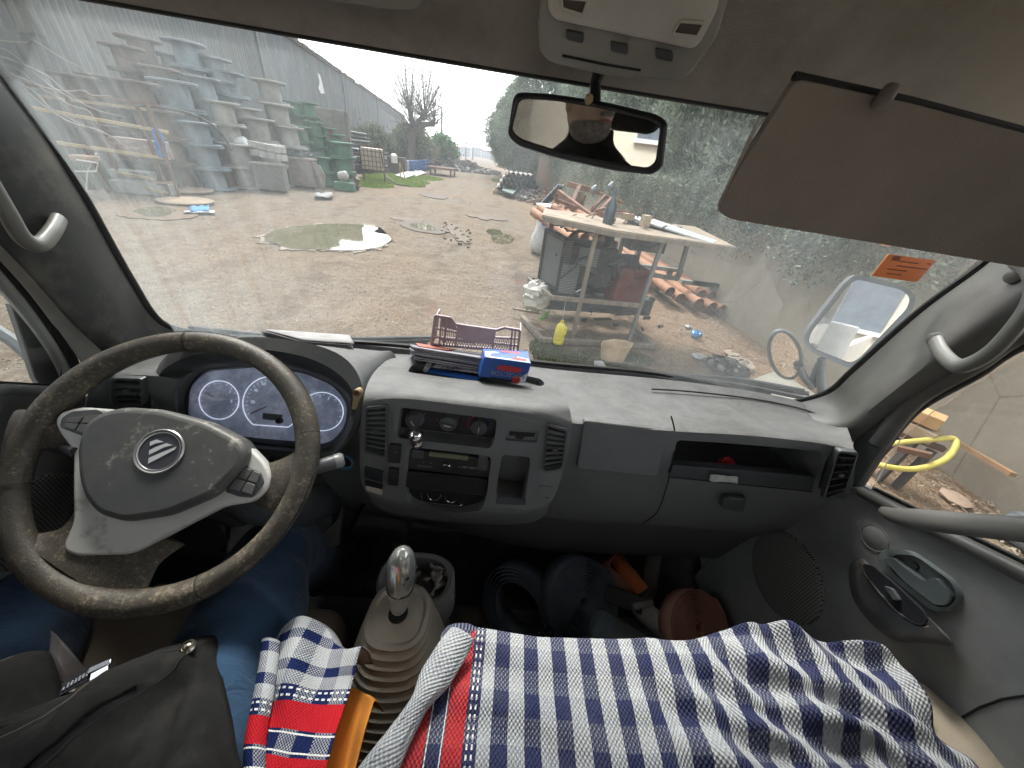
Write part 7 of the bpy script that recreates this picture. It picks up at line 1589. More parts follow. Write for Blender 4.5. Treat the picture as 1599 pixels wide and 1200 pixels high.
# ---- concrete pipes, green sheets, scrap on the right of the lane
CP = mat('concrete_pipe', (.28, .26, .24), .9, col2=(.16, .15, .14), vscale=1.5); pb_ = G(803, 298); i = 0; proto = None
for j in range(4):
    for k in range(9-j):
        r0 = .15
        if proto is None:
            proto = MB().lathe([(r0, 0), (r0, 2.6), (r0*.78, 2.6), (r0*.78, .02), (r0*.8, 0)], (0, 0, 0), (-.06, 1, 0), 14, cap=False).build('concrete_pipe', CP, None, cat='pipe', group='pale pipes stacked beside the track'); o_ = proto
        else: o_ = proto.copy(); S.collection.objects.link(o_)
        o_.location = (pb_.x-.9+k*.305+j*.15, 24.6+rnd.uniform(-.12, .12), .35+j*.262)
        o_['label'] = 'pale pipe, %s from the left in the %s layer by the track' % (NTH[k], ('bottom', 'second', 'third', 'top')[j]); i += 1
small('pipe_bearer', MB().box(V((pb_.x+.4, 25.0, .1)), (3.4, .25, .2)).box(V((pb_.x+.4, 26.6, .1)), (3.4, .25, .2)), WOODP, 'timber bearers under the pale pipe stack', 'timber', smooth=False)
heap('scrap_heap', G(812, 288)+V((1.2, 3, 0)), 1.4, 1.5, 1.4, 60, BLK, 'black scrap bars behind the pale pipe stack', seed=6)
small('green_sheet', MB().prism([G(783, 307)+V((0, 0, .3)), G(800, 312)+V((0, 0, .25)), G(812, 304)+V((0, 0, .45)), G(792, 300)+V((0, 0, .45))], (0, 0, 1), .04, .04), mat('sheet_green', (.05, .10, .09), .6), 'dark green sheet lying in front of the pale pipe stack', 'sheet', smooth=False)
heap('scrap_heap', G(826, 312), 1.0, 1.6, .7, 90, SCR, 'mixed scrap pile between the green sheet and the long bars', seed=7, wd_=.12)
heap('scrap_heap', G(846, 322)+V((.7, 1.2, 0)), 1.3, 1.8, .9, 90, mat('scrap_wood', (.24, .18, .13), .85, col2=(.14, .09, .06), vscale=2), 'brown heap of broken boards beside the white sack', 'timber', .1, 1.1, 8)
m = MB()
for k in range(4): m.bar(G(828+k*3, 336+k*.6), G(828+k*3, 336)+V((1.1, .7, 1.25)), .07, .05)
small('steel_bars', m, BLK, 'long dark steel bars leaning towards the white sack', 'bars', smooth=False)
small('painted_box', MB().box(G(843, 342)+V((0, .2, .14)), (.55, .4, .28), .2), mat('box_green', (.10, .16, .07), .7, col2=(.3, .28, .1), vscale=12), 'small green and yellow box in front of the white sack', 'box', smooth=False)
sk_ = MB(); sc0 = at(862, 345, y=9.6); sc0.z = 0
R_ = []
for j in range(9):
    z = j*.14; rr_ = .42+.05*math.sin(j*.9); R_.append([sc0+V((rr_*(abs(math.cos(q))**.7)*(1 if math.cos(q) > 0 else -1)+.03*nz((q, z, 0), 3), rr_*.9*(abs(math.sin(q))**.7)*(1 if math.sin(q) > 0 else -1)+.03*nz((q, z, 5), 3), z)) for q in [2*math.pi*k/28 for k in range(28)]])
sk_.grid(R_, close_u=True, cap=True)
so = small('bulk_sack', sk_, mat('sack_woven', (.52, .53, .52), .8, dust=(.35, .33, .3)), 'white woven bulk sack with blue print behind the shelter roof', 'sack', angle=80)
cpy = sc0+V((-.1, -.44, .86)); MB().box(cpy, (.34, .02, .30)).build('sack_print', mat('sack_blue', (.06, .16, .45), .7), so, smooth=False).location = (0, 0, 0)
MB().box(cpy+V((0, -.006, 0)), (.22, .02, .18)).build('sack_print', so.data.materials[0], so, smooth=False).location = (0, 0, 0)
# rusty frames behind the shelter
rf = empty('rusty_frames', tuple(at(910, 340, y=8.2).xy)+(0,), 'pile of rusty welded steel frames and beams behind the shelter', 'steel frames')
RU2 = mat('rust_orange', (.24, .125, .08), .85, col2=(.14, .075, .05), vscale=4)
for (a_, b_, w_, Y0, Y1) in (((872, 300), (930, 343), .10, 8.6, 7.6), ((893, 318), (905, 292), .08, 8.2, 8.8), ((887, 288), (935, 300), .12, 9.2, 8.9), ((868, 312), (900, 325), .07, 8.2, 8.0), ((868, 312), (870, 303), .07, 8.2, 8.2), ((915, 338), (945, 306), .06, 7.9, 8.3), ((922, 345), (955, 310), .06, 7.7, 8.3), ((925, 325), (960, 345), .07, 8.0, 7.7), ((880, 345), (884, 322), .07, 8.0, 8.0), ((900, 350), (912, 305), .08, 8.3, 8.5), ((935, 302), (975, 318), .05, 8.5, 8.2), ((930, 330), (962, 322), .06, 7.9, 8.0)):
    MB().bar(at(*a_, y=Y0), at(*b_, y=Y1), w_, w_*.9).build('beam', RU2 if rnd.random() < .7 else RUST, rf, smooth=False)
for x, y in ((885, 345), (912, 345), (940, 350), (893, 320), (905, 300)):
    p = at(x, y, y=8.3); MB().bar(V((p.x, 8.3, 0)), p, .08, .08).build('upright', RUST, rf, smooth=False)
m = MB()
for x, y in ((925, 305), (951, 300)): m.lathe([(.001, 0), (.06, .03), (.08, .10), (.045, .17), (.001, .20)], at(x, y, y=8.2), (.2, 0, 1), 12)
m.build('lamp_glass', mat('dull_glass', (.16, .18, .19), .3), rf)

# ---- generator shelter
GRW = mat('weathered_timber', (.235, .20, .155), .9, col2=(.15, .13, .105), vscale=5, grain=.5, gscale=60, gdist=.01, scale=(3, 3, .6)); GRM = mat('grey_timber', (.19, .20, .195), .8, col2=(.14, .145, .14), vscale=5)
sh_ = empty('generator_shelter', tuple(G(930, 540)), 'open timber frame shelter with board roof over an old generator', 'shelter')
def sb(a_, b_, w_, m_, nm, Ya=4.25, Yb=None, h=None): MB().bar(at(*a_, y=Ya), at(*b_, y=Yb or Ya), w_, h or w_).build(nm, m_, sh_, smooth=False, bevel=.004)
p1, p2 = at(932, 360, y=4.25), at(1036, 374, y=4.35)
MB().bar(V((p1.x, 4.25, 0)), p1, .06, .045).build('post', GRW, sh_, smooth=False); MB().bar(V((p2.x-.02, 4.35, 0)), p2, .055, .04).build('post', GRM, sh_, smooth=False)
for (x, y, Y) in ((862, 345, 5.6), (978, 352, 5.9), (1008, 356, 5.8)):
    p = at(x, y, y=Y); MB().bar(V((p.x, Y, 0)), p, .08, .07).build('post', RUST if x < 900 else GRW, sh_, smooth=False)
q3 = at(1074, 380, y=4.9); q4 = at(1058, 436, y=4.9)
MB().bar(q3, q4, .05, .05).build('brace', GRM, sh_, smooth=False); MB().bar(at(1020, 430, y=4.4), q4, .05, .05).build('brace', GRM, sh_, smooth=False)
# mid rail and base frame
sb((825, 436), (862, 465), .04, GRW, 'rail', 5.0, 4.22, .055); sb((862, 465), (1002, 478), .04, GRW, 'rail', 4.22, 4.26, .055)
bz = .04
for a_, b_ in (((815, 500), (845, 535)), ((845, 535), (1020, 545)), ((1020, 545), (990, 520))):
    MB().bar(G(*a_)+V((0, 0, bz)), G(*b_)+V((0, 0, bz)), .06, .07).build('base_rail', GRW, sh_, smooth=False, bevel=.006)
# roof boards
RB = mat('roof_board', (.30, .235, .16), .9, col2=(.17, .14, .11), vscale=4, dust=(.16, .14, .12), duscale=5)
def slab(q_, Ys, th, m_, nm):
    P = [at(*p, y=Y) for p, Y in zip(q_, Ys)]; n_ = (P[1]-P[0]).cross(P[3]-P[0]).normalized(); n_ = n_ if n_.z > 0 else -n_
    return MB().prism(P, n_, th/2, th/2).build(nm, m_, sh_, smooth=False, bevel=.004)
slab([(846, 338), (968, 364), (956, 342), (850, 328)], (4.2, 4.12, 5.6, 5.7), .035, RB, 'roof_board')
slab([(958, 362), (1148, 388), (1085, 356), (962, 342)], (4.10, 4.25, 5.6, 5.6), .035, RB, 'roof_board')
MB().bar(at(848, 342, y=4.14), at(968, 368, y=4.06), .02, .055).build('roof_fascia', GRW, sh_, smooth=False); MB().bar(at(962, 366, y=4.06), at(1150, 391, y=4.2), .02, .05).build('roof_fascia', GRW, sh_, smooth=False)
slab([(1005, 347), (1112, 381), (1120, 377), (1020, 343)], (4.7, 4.25, 4.5, 5.1), .02, mat('sheet_metal', (.42, .45, .45), .45), 'roof_sheet')
slab([(975, 337), (1002, 347), (1000, 340), (980, 335)], (5.0, 4.8, 5.2, 5.3), .02, bpy.data.materials['sheet_metal'], 'roof_sheet')
m = MB(); r_ = random.Random(4)
for k in range(7):
    a_ = at(890+k*16, 340+k*2.5, y=4.9); pts = [a_]
    for j in range(5): pts.append(pts[-1]+V((r_.uniform(-.12, .2), r_.uniform(-.1, .1), r_.uniform(-.07, .10))))
    m.tube(cr(pts, 3), .007, 5, cap=False)
small('wires', m, mat('wire_rust', (.20, .09, .06), .7), 'tangled rusty wires lying on the shelter roof', 'wire', fix=False)
small('glass_bottle', MB().lathe([(.06, 0), (.065, .02), (.065, .2), (.02, .3), (.018, .38), (.001, .38)], at(948, 352, y=4.6), n=14), mat('dark_bottle', (.05, .07, .09), .2), 'dark bottle standing on the shelter roof', 'bottle')
small('wood_block', MB().box(at(978, 345, y=4.9)+V((0, 0, .05)), (.14, .12, .07), .3).box(at(1006, 352, y=4.6)+V((0, 0, .05)), (.09, .09, .12), .3), WOODP, 'small wooden blocks on the shelter roof', 'wood', smooth=False)
# generator
ge = empty('generator', tuple(G(920, 525)), 'old black diesel generator with radiator and red tank inside the timber shelter', 'generator')
ENG = mat('engine_black', (.022, .022, .022), .6, dust=(.09, .07, .055), dlo=.5, dhi=.8); RADM, t, b, o = newmat('radiator_fins'); v = coord(t); sp = t.nodes.new('ShaderNodeSeparateXYZ'); t.links.new(v, sp.inputs[0])
f_ = mth(t, 'LESS_THAN', mth(t, 'FRACT', mth(t, 'MULTIPLY', sp.outputs[2], 48)), .5); t.links.new(mixc(t, f_, (.03, .035, .035), (.17, .185, .18)), b.inputs['Base Color']); b.inputs['Roughness'].default_value = .6
r0, r1_ = at(843, 435, y=4.95), at(870, 455, y=4.55); r0.z = r1_.z = .60
dR = (r1_-r0); MB().prism([r0, r1_, r1_+V((0, 0, .62)), r0+V((0, 0, .66))], dR.cross(V((0, 0, 1))), .01, .12).build('radiator', RADM, ge, smooth=False)
nR = dR.cross(V((0, 0, 1))).normalized(); nR = nR if nR.y < 0 else -nR
for a_, b_ in ((r0, r1_), (r0+V((0, 0, .66)), r1_+V((0, 0, .62))), (r0, r0+V((0, 0, .66))), (r1_, r1_+V((0, 0, .62)))): MB().bar(a_+nR*.02, b_+nR*.02, .04, .04).build('radiator_frame', ENG, ge, smooth=False)
gb0 = V((1.02, 4.85, .55))
MB().box(gb0+V((.05, 0, .38)), (.62, .5, .5)).build('engine_block', ENG, ge, smooth=False, bevel=.03)
MB().box(gb0+V((-.35, .0, .30)), (.16, .5, .52), .4).build('fan_shroud', ENG, ge, smooth=False, bevel=.02)
MB().lathe([(.20, 0), (.22, .03), (.22, .3), (.14, .36), (.001, .36)], gb0+V((.38, 0, .32)), (1, .1, 0), 22).build('alternator', ENG, ge)
MB().box(gb0+V((.72, .1, .78)), (.42, .34, .34), .1).build('control_box', mat('box_grey', (.10, .11, .115), .6), ge, smooth=False, bevel=.01)
MB().box(gb0+V((.98, .3, .72)), (.22, .3, .3), .1).build('battery', ENG, ge, smooth=False, bevel=.01)
MB().box(at(978, 445, y=4.7), (.44, .34, .50), .15).build('fuel_tank', mat('tank_red', (.13, .028, .024), .65, dust=(.12, .07, .055)), ge, smooth=False, bevel=.03)
MB().box(gb0+V((-.02, -.25, .5)), (.26, .04, .22)).build('grille', RADM, ge, smooth=False)
MB().tube([at(950, 400, y=4.8), at(952, 372, y=4.8), at(953, 338, y=4.8)], [.07, .065, .05], 12).build('exhaust', LINE, ge)
m = MB(); r_ = random.Random(8)
for k in range(16):
    a_ = gb0+V((r_.uniform(-.35, .8), r_.uniform(-.35, .0), r_.uniform(.1, .7))); pts = [a_]
    for j in range(4): pts.append(pts[-1]+V((r_.uniform(-.2, .2), r_.uniform(-.08, .05), r_.uniform(-.18, .15))))
    m.tube(cr(pts, 3), r_.choice((.008, .014, .022)), 6, cap=False)
m.build('engine_hoses', mat('hose_black', (.03, .03, .035), .5), ge, fix=False)
MB().box(at(888, 437, y=4.5), (.22, .02, .38), .0).build('wire_grille', RADM, ge, smooth=False)
MB().bar(V((.55, 4.75, .38)), V((2.15, 4.95, .38)), .14, .24).build('skid_beam', mat('skid_dark', (.07, .085, .09), .8, dust=(.14, .13, .115)), ge, smooth=False)
MB().bar(V((.55, 5.35, .38)), V((2.1, 5.45, .38)), .14, .24).build('skid_beam', bpy.data.materials['skid_dark'], ge, smooth=False)
MB().tube(cr([at(888, 372, y=5.1), at(900, 362, y=5.1), at(925, 363, y=5.0), at(938, 368, y=4.9)], 4), .02, 8).build('top_hose', LINE, ge)
m = MB(); r_ = random.Random(21)
for k in range(26):
    a_ = at(r_.uniform(862, 1060), r_.uniform(346, 362), y=r_.uniform(4.5, 5.3)); a_.z = max(a_.z, 1.28+.0*a_.x); q = r_.uniform(0, 3.14); m.bar(a_, a_+V((math.cos(q), math.sin(q), .02))*r_.uniform(.06, .35), .02, .015)
small('roof_litter', m, mat('litter_dark', (.10, .075, .055), .9), 'sticks and rusty scraps scattered over the shelter roof', 'scrap', smooth=False)
m = MB()
for k in range(34):
    a_ = V((r_.uniform(.45, 2.2), r_.uniform(4.5, 5.4), r_.uniform(.12, .55))); q = r_.uniform(0, 3.14); m.bar(a_, a_+V((math.cos(q), math.sin(q)*.5, r_.uniform(-.2, .3)))*r_.uniform(.08, .4), r_.uniform(.02, .06), r_.uniform(.02, .05))
small('engine_scrap', m, mat('scrap_oily', (.035, .032, .03), .6, dust=(.10, .08, .06)), 'oily dark scrap parts heaped under the generator', 'scrap', smooth=False)
# clay pipes: upper bundle behind the shelter and the long stack on trestles
CLAY = mat('clay_pipe', (.33, .155, .08), .85, col2=(.22, .115, .07), vscale=3, dust=(.30, .22, .155), duscale=4, dlo=.5, dhi=.8)
ldir = V((-.075, 1, 0)).normalized(); proto = None; ends = [(1012, 453, 6.4), (1029, 448, 6.9), (1047, 456, 6.3), (1066, 451, 6.9), (1096, 460, 6.35), (1111, 463, 6.4), (1134, 471, 6.3), (1092, 474, 6.0), (1113, 480, 6.0), (1128, 484, 6.0), (1142, 478, 6.15), (1080, 447, 6.9), (1079, 464, 6.35), (1063, 466, 6.2)]
nm_ = ['leftmost, half behind the shelter post', 'second from the left, set back', 'third from the left at the front', 'fourth from the left, set back', 'upper middle with a wide open end', 'upper row right of the middle', 'upper row at the right end', 'lower row at the left', 'lower row in the middle', 'lower row at the right', 'lower row against the wall', 'top one lying on the stack', 'fifth along the front, before the wide one', 'lower front one near the shelter post']
for (x, y, Y), nn in zip(ends, nm_):
    if proto is None:
        proto = MB().lathe([(.083, .02), (.088, 0), (.088, .10), (.078, .12), (.078, 4.0), (.064, 4.0), (.064, .02)], (0, 0, 0), ldir, 16, cap=False).build('clay_pipe', CLAY, None, cat='pipe', group='orange clay pipes stacked along the wall'); o_ = proto
    else: o_ = proto.copy(); S.collection.objects.link(o_)
    o_.location = at(x, y, y=Y); o_['label'] = 'orange clay pipe by the wall, '+nn
for k, (x, y) in enumerate(((1092, 500), (1108, 502), (1030, 470))):
    p = at(x, y, y=6.5 if k < 2 else 7.4); small('trestle', MB().box(V((p.x, p.y, .2)), (.09, .09, .42)).box(V((p.x-.2, p.y, .42)), (.9, .09, .07)), GRM, ('left grey trestle carrying the clay pipes', 'right grey trestle carrying the clay pipes', 'rear grey trestle under the clay pipes')[k], 'trestle', smooth=False)
proto = None
for k, (x, y, Y) in enumerate(((893, 374, 6.4), (903, 366, 6.8), (898, 355, 7.0), (913, 372, 6.6), (921, 362, 6.9), (911, 352, 7.3), (938, 372, 6.6), (950, 365, 6.8), (958, 384, 6.5))):
    if proto is None: proto = MB().lathe([(.08, .02), (.092, 0), (.092, .10), (.078, .12), (.078, 1.6), (.064, 1.6), (.064, .02)], (0, 0, 0), (-.25, .95, .12), 16, cap=False).build('short_clay_pipe', CLAY, None, cat='pipe', group='short clay pipes heaped behind the generator'); o_ = proto
    else: o_ = proto.copy(); S.collection.objects.link(o_)
    o_.location = at(x, y, y=Y); o_.rotation_euler = (0, 0, rnd.uniform(-.25, .25)); o_['label'] = 'short orange clay pipe heaped behind the generator, %s from the left' % NTH[k]
# things round the shelter
jp = at(870, 540, y=4.05); jug = empty('oil_jug', tuple(jp), 'yellow plastic jug hanging on a string from the shelter rail', 'jug')
J0 = at(871, 537, y=4.08); YEL = mat('jug_yellow', (.62, .56, .06), .4, col2=(.55, .5, .07)); JR = []
for (z, rx, ry) in ((0, .055, .045), (.01, .066, .055), (.05, .068, .056), (.06, .064, .053), (.07, .068, .056), (.10, .068, .056), (.11, .064, .053), (.12, .068, .056), (.17, .068, .056), (.20, .062, .052), (.26, .058, .046), (.285, .035, .032), (.30, .020, .020), (.325, .020, .020), (.326, .001, .001)):
    JR.append([J0+V((rx*(abs(math.cos(q))**.7)*(1 if math.cos(q) > 0 else -1), ry*(abs(math.sin(q))**.7)*(1 if math.sin(q) > 0 else -1), z)) for q in [2*math.pi*k/24 for k in range(24)]])
MB().grid(JR, close_u=True, cap=True).build('jug_body', YEL, jug, angle=50)
MB().lathe([(.021, .3), (.021, .33), (.001, .33)], J0, n=16).build('cap', mat('jug_cap', (.55, .40, .05), .5), jug)
MB().tube(cr([J0+V((.03, -.03, .27)), J0+V((.062, -.04, .25)), J0+V((.066, -.04, .19)), J0+V((.055, -.05, .16))], 4), .009, 8).build('handle', YEL, jug)
MB().tube([J0+V((0, 0, .32)), V((J0.x+.01, 4.2, at(875, 470, y=4.2).z))], .003, 5).build('string', mat('string_pale', (.4, .38, .34), .9), jug)
tb_ = MB(); T0 = G(955, 568)+V((.03, .1, 0)); TR = [[T0+V((r*(1 if True else 1)*math.cos(q), r*.85*math.sin(q), z+tl*math.cos(q+.6))) for q in [2*math.pi*k/8 for k in range(8)]] for (r, z, tl) in ((.15, .0, 0), (.19, .20, .03), (.20, .23, .035), (.18, .225, .035), (.14, .04, 0))]
tb_.grid(TR, close_u=True, cap=True); small('plastic_tub', tb_, mat('tub_tan', (.55, .42, .27), .6, dust=(.34, .24, .15)), 'cut-off tan plastic tub on the ground before the shelter', 'tub', angle=30)
def crumple(name, c0, r0, h, m_, lab, cat, seed=1, n=16, sc_=3.2):
    rows = []
    for i in range(n):
        th = math.pi*i/(n-1); rows.append([V(c0)+V((math.sin(th)*math.cos(q)*r0, math.sin(th)*math.sin(q)*r0, h/2+math.cos(th)*h/2))*1.0+V((nz((math.cos(q)*2, math.sin(q)*2, th*1.5), sc_, seed), nz((math.cos(q)*2, math.sin(q)*2, th*1.5), sc_, seed+2), .6*nz((math.cos(q)*2, math.sin(q)*2, th*1.5), sc_, seed+4)))*r0*.45 for q in [2*math.pi*k/n for k in range(n)]])
    return MB().grid(rows, close_u=True, cap=True).build(name, m_, None, angle=25, label=lab, cat=cat)
BAGM = mat('bag_white', (.50, .49, .44), .7, dust=(.34, .30, .24))
crumple('plastic_bag', at(834, 485, y=4.65), .20, .42, BAGM, 'torn whitish plastic bag hanging on the left corner of the shelter', 'bag', 3)
crumple('plastic_bag', G(1086, 526), .08, .10, mat('bag_blue', (.03, .22, .5), .4), 'small bright blue plastic bag on the leaf litter', 'bag', 4)
crumple('plastic_bag', G(1133, 578), .26, .10, mat('bag_black2', (.02, .021, .023), .4), 'crumpled black plastic bag lying near the wiper', 'bag', 5)
crumple('paper_scrap', G(1090, 558), .09, .03, PAPER, 'crumpled white paper scrap on the leaf litter', 'paper', 6, 8)
crumple('paper_scrap', G(1120, 562)+V((.3, .2, 0)), .10, .06, mat('scrap_tan', (.4, .33, .25), .9), 'tan crumpled cardboard above the black plastic bag', 'cardboard', 7, 8)
crumple('paper_scrap', G(935, 571), .07, .05, WHITEP, 'small white plastic scrap left of the tan tub', 'litter', 8, 8)
crumple('paper_scrap', G(1075, 512), .06, .04, PAPER, 'tiny white scrap above the blue bag', 'litter', 9, 8)
small('green_bottle', MB().lathe([(.022, 0), (.028, .02), (.028, .11), (.011, .16), (.011, .19), (.001, .19)], G(842, 512)+V((0, 0, .12)), (.6, .2, .7), 12), mat('bottle_green', (.10, .32, .03), .4), 'bright green bottle inside the left corner of the shelter base', 'bottle')
small('stick', MB().bar(G(800, 492)+V((0, 0, .1)), G(832, 500)+V((.1, 0, .12)), .04, .03), GRW, 'pale stick pointing left from the shelter base', 'stick', smooth=False)
small('plywood_board', MB().prism([G(1165, 600)+V((0, 0, .03)), G(1210, 583)+V((0, 0, .03)), G(1290, 632)+V((0, 0, .03)), G(1235, 660)+V((0, 0, .03))], (0, 0, 1), .012, .012), mat('ply_grey', (.27, .26, .22), .85, col2=(.2, .19, .16), vscale=3), 'weathered grey plywood board flat on the ground below the round mirror', 'board', smooth=False)
crumple('rag_pile', G(1172, 588)+V((0, .3, 0)), .17, .06, mat('rag_tan', (.36, .30, .24), .9), 'tan tattered rags beside the grey plywood board', 'rags', 11)
# timber, hose and stick seen through the passenger window
def wy_(y, z, dx=0): return V((lane(y)-dx, y, z))
wdk = [at(1430, 655, x=3.55), at(1480, 655, x=3.75)]
BEAM = mat('beam_yellow', (.46, .28, .12), .8, col2=(.38, .24, .12), vscale=6); BEAM2 = mat('beam_pale', (.40, .31, .21), .85, col2=(.32, .22, .14), vscale=6)
small('timber_beam', MB().bar(at(1418, 640, x=3.5), at(1472, 662, x=3.62), .16, .10), BEAM, 'short yellow timber beam, topmost on the bench by the wall', 'timber', smooth=False, bevel=.006)
small('timber_beam', MB().bar(at(1400, 655, x=3.5), at(1462, 685, x=3.62), .17, .10), BEAM2, 'pale timber beam below the yellow one on the bench by the wall', 'timber', smooth=False, bevel=.006)
bn_ = empty('metal_bench', tuple(at(1440, 715, x=3.6).xy)+(0,), 'low rusty steel bench frame carrying timber by the wall', 'bench')
MB().bar(at(1400, 675, x=3.45), at(1474, 702, x=3.7), .05, .04).bar(at(1402, 700, x=3.3), at(1455, 712, x=3.4), .05, .04).build('bench_frame', RUST, bn_, smooth=False)
for x, y, X in ((1428, 690, 3.5), (1456, 703, 3.6), (1400, 682, 3.5)):
    p = at(x, y, x=X); MB().bar(V((p.x-.08, p.y-.06, 0)), p, .05, .04).build('leg', mat('leg_dark', (.08, .07, .07), .7) if 'leg_dark' not in bpy.data.materials else bpy.data.materials['leg_dark'], bn_, smooth=False)
hp = [at(x, y, x=X) for x, y, X in ((1370, 696, 3.2), (1420, 690, 3.4), (1465, 686, 3.6), (1488, 685, 3.72), (1492, 696, 3.7), (1478, 716, 3.55), (1452, 728, 3.4), (1420, 733, 3.25), (1385, 729, 3.1), (1350, 720, 3.0))]
MB().tube(cr(hp, 6), .022, 10).build('yellow_hose', mat('hose_yellow', (.60, .50, .12), .5), None, label='yellow hose looping over the timber bench by the wall', cat='hose')
small('wooden_stick', MB().bar(at(1490, 688, x=4.15), at(1582, 742, x=4.02), .045, .035), mat('stick_brown', (.30, .18, .10), .9), 'long brown stick leaning against the wall behind the yellow hose', 'stick', smooth=False)
small('flat_stone', MB().lathe([(.10, 0), (.11, .02), (.08, .035), (.001, .036)], G(1490, 780), n=7), mat('stone_tan', (.36, .26, .19), .9), 'flat tan stone on the leaf litter below the window', 'stone')
small('grey_rag', MB().box(G(1592, 845)+V((0, 0, .08)), (.3, .3, .16), .4), mat('rag_slate', (.14, .16, .17), .9), 'grey bundled rag at the right edge outside the window', 'rag', bevel=.05, seg=3)

# ================================================================ OUTSIDE PARTS OF THE TRUCK
def wiper(pts, name='wiper'):
    w0 = cr(pts, 6); o_ = MB().tube(w0, .0055, 8).build('wiper_arm', BLKM, truck)
    MB().tube([p+V((0, .004, -.011)) for p in w0[2:-1]], .0035, 6).build('wiper_blade', LINE, o_)
    return o_
BLKM = mat('wiper_steel', (.05, .055, .06), .35, .3)
wiper([at(430, 524, y=.86), at(545, 529, y=.862), at(680, 527, y=.865)]); wiper([at(545, 533, y=.87), at(620, 534, y=.87), at(672, 532, y=.87)])
wiper([at(985, 588, y=.86), at(1060, 586, y=.858), at(1150, 592, y=.84), at(1255, 610, y=.80)]); wiper([at(990, 591, y=.87), at(1100, 592, y=.865), at(1262, 614, y=.81)])
wiper([at(1180, 598, y=.85), at(1215, 605, y=.84), at(1262, 617, y=.82)])
# right door mirrors
GRH = mat('mirror_housing_grey', (.16, .175, .185), .4)
_mc = at(1340, 500, y=.93); em_ = ((V((.86, -1.6, 1.72))-_mc).normalized()-ray(1340, 500).normalized()).normalized(); mp = (at(1340, 500, y=.93), em_)
sm = empty('side_mirror', (0, 0, 0)); sm.parent = truck; WL[sm.name] = V((0, 0, 0))
mo = rpoly([(1334, 428), (1412, 446), (1430, 462), (1424, 486), (1346, 568), (1328, 576), (1266, 550), (1254, 536), (1260, 516), (1316, 444)], 10, 5)
mi = rpoly([(1337, 436), (1408, 453), (1421, 465), (1416, 482), (1341, 560), (1328, 567), (1270, 544), (1262, 534), (1267, 518), (1321, 450)], 9, 5)
A_ = onp(mo, mp); c0 = sum(A_, V((0, 0, 0)))/len(A_)
MB().grid([onp(mi, mp), [p+em_*.004 for p in A_], A_, [c0+(p-c0)*.97-em_*.03 for p in A_], [c0+(p-c0)*.75-em_*.055 for p in A_], [c0+(p-c0)*.1-em_*.06 for p in A_]], close_u=True).build('mirror_housing', GRH, sm, angle=50)
MB().prism(onp(mi, (mp[0]+em_*.001, em_)), em_, .0008, .003).build('mirror_glass', MIRROR, sm)
rn = V((-.05, -.95, -.28)).normalized(); rc_ = at(1226, 554, y=.95)
fx = at(1205, 535, pl=(rc_, rn))
ee = [at(1226+x, 554+y, pl=(rc_, rn)) for x, y in [(p[0], p[1]) for p in circ(0, 0, 24, 38, 36, -.28)]]
MB().tube(ee, .0055, 8, closed=True).build('round_mirror_rim', GRH, sm); MB().prism(ee, rn, .001, .003).build('round_mirror_glass', MIRROR, sm)
c0 = rc_; MB().grid([[p-rn*.002 for p in ee], [c0+(p-c0)*.9-rn*.02 for p in ee], [c0+(p-c0)*.2-rn*.026 for p in ee]], close_u=True).build('round_mirror_back', GRH, sm, angle=60)
MB().tube([at(1248, 572, y=.95), at(1256, 590, y=.94), at(1270, 606, y=.92)], .011, 10).build('mirror_arm', GRH, sm)
MB().tube([at(1283, 560, y=.93), at(1281, 585, y=.92), at(1284, 612, y=.90), at(1330, 640, y=.86)], [.010, .012, .014, .016], 10).build('mirror_arm', GRH, sm)
MB().bar(at(1268, 600, y=.93), at(1282, 566, y=.93), .02, .02).build('mirror_bracket', GRH, sm, bevel=.004)
sl_ = empty('side_mirror', (0, 0, 0)); sl_.parent = truck; WL[sl_.name] = V((0, 0, 0))
MB().box(C(-1.20, .66, -.36), (.17, .07, .28), -.3).build('mirror_housing', LINE, sl_, bevel=.03, seg=3)
MB().box(C(-1.19, .62, -.36), (.15, .01, .25), -.3).build('mirror_glass', MIRROR, sl_, smooth=False)
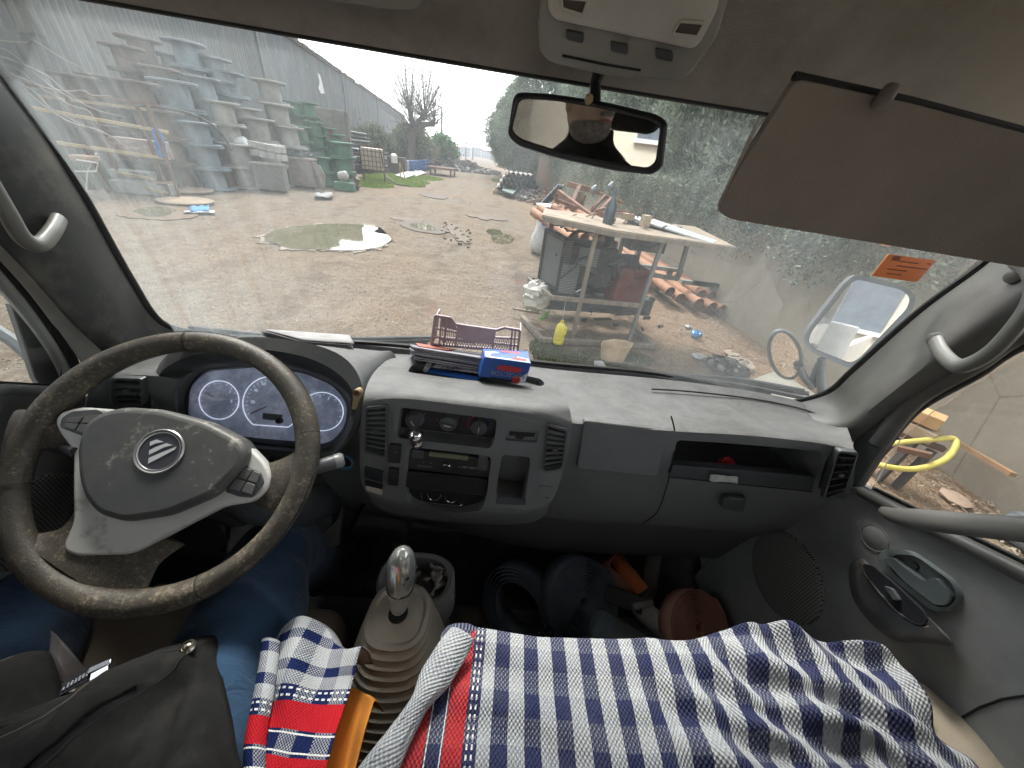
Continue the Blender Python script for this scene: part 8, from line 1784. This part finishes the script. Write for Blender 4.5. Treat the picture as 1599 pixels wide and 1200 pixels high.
MB().tube([C(-1.12, .64, -.48), C(-1.0, .62, -.58), C(-.90, .58, -.66), C(-.86, .56, -.70)], .012, 8).build('mirror_arm', GRH, sl_)
# painted outer door skins, cab sides and the dropside body behind
for s, X, nm, par in ((1, .80, 'right', rdoor), (-1, -.865, 'left', ldoor)):
    MB().prism([C(X, y, z) for y, z in [(.72, -.78), (.60, -.70), (.45, -.64), (.25, -.57), (0, -.50), (-.62, -.49), (-.62, -1.40), (.72, -1.40)]], (s, 0, 0), 0, .02).build('door_skin', WHITEP, par, smooth=False)
MB().box(C(.808, -.30, -.62), (.03, .16, .035)).build('outer_handle', PLD, rdoor, bevel=.008)
MB().box(C(-.03, -1.0, -.86), (1.9, .05, .78)).build('body_headboard', WHITEP, truck, smooth=False, bevel=.01)
for s in (-1, 1): MB().box(C(-.03+s*.93, -2.9, -.85), (.05, 3.8, .50)).build('dropside', WHITEP, truck, smooth=False, bevel=.01)
MB().box(C(-.03, -2.9, -1.12), (1.86, 3.8, .06)).build('load_bed', STEEL, truck, smooth=False)
# pale building behind the truck, seen only in the mirrors
bb = empty('rear_building', (0, -9, 0), 'pale rendered building behind the truck seen in the rear view mirror', 'building')
MB().box(V((0, -10.5, 3)), (30, .4, 6)).build('wall', mat('cream_render', (.60, .54, .44), .9, col2=(.5, .45, .37), vscale=.6), bb, smooth=False)
for x in (-5, 0, 5): 
    wq = MB().box(V((x, -10.27, 2.2)), (1.8, .08, 1.4)).build('window', WW, bb, smooth=False); MB().box(V((x, -10.25, 1.45)), (2.0, .2, .1)).build('window_sill', WHITEP, bb, smooth=False)

# ---- the air of the yard: one closed box of faint haze round everything
HZ = bpy.data.materials.new('air'); HZ.use_nodes = True; _t = HZ.node_tree; _t.nodes.clear()
_o = _t.nodes.new('ShaderNodeOutputMaterial'); _v = _t.nodes.new('ShaderNodeVolumePrincipled'); _v.inputs['Color'].default_value = (.86, .90, .95, 1); _v.inputs['Density'].default_value = .0022; _t.links.new(_v.outputs[0], _o.inputs['Volume'])
MB().box((0, 150, 12), (860, 760, 27)).build('haze', HZ, None, smooth=False, kind='stuff')
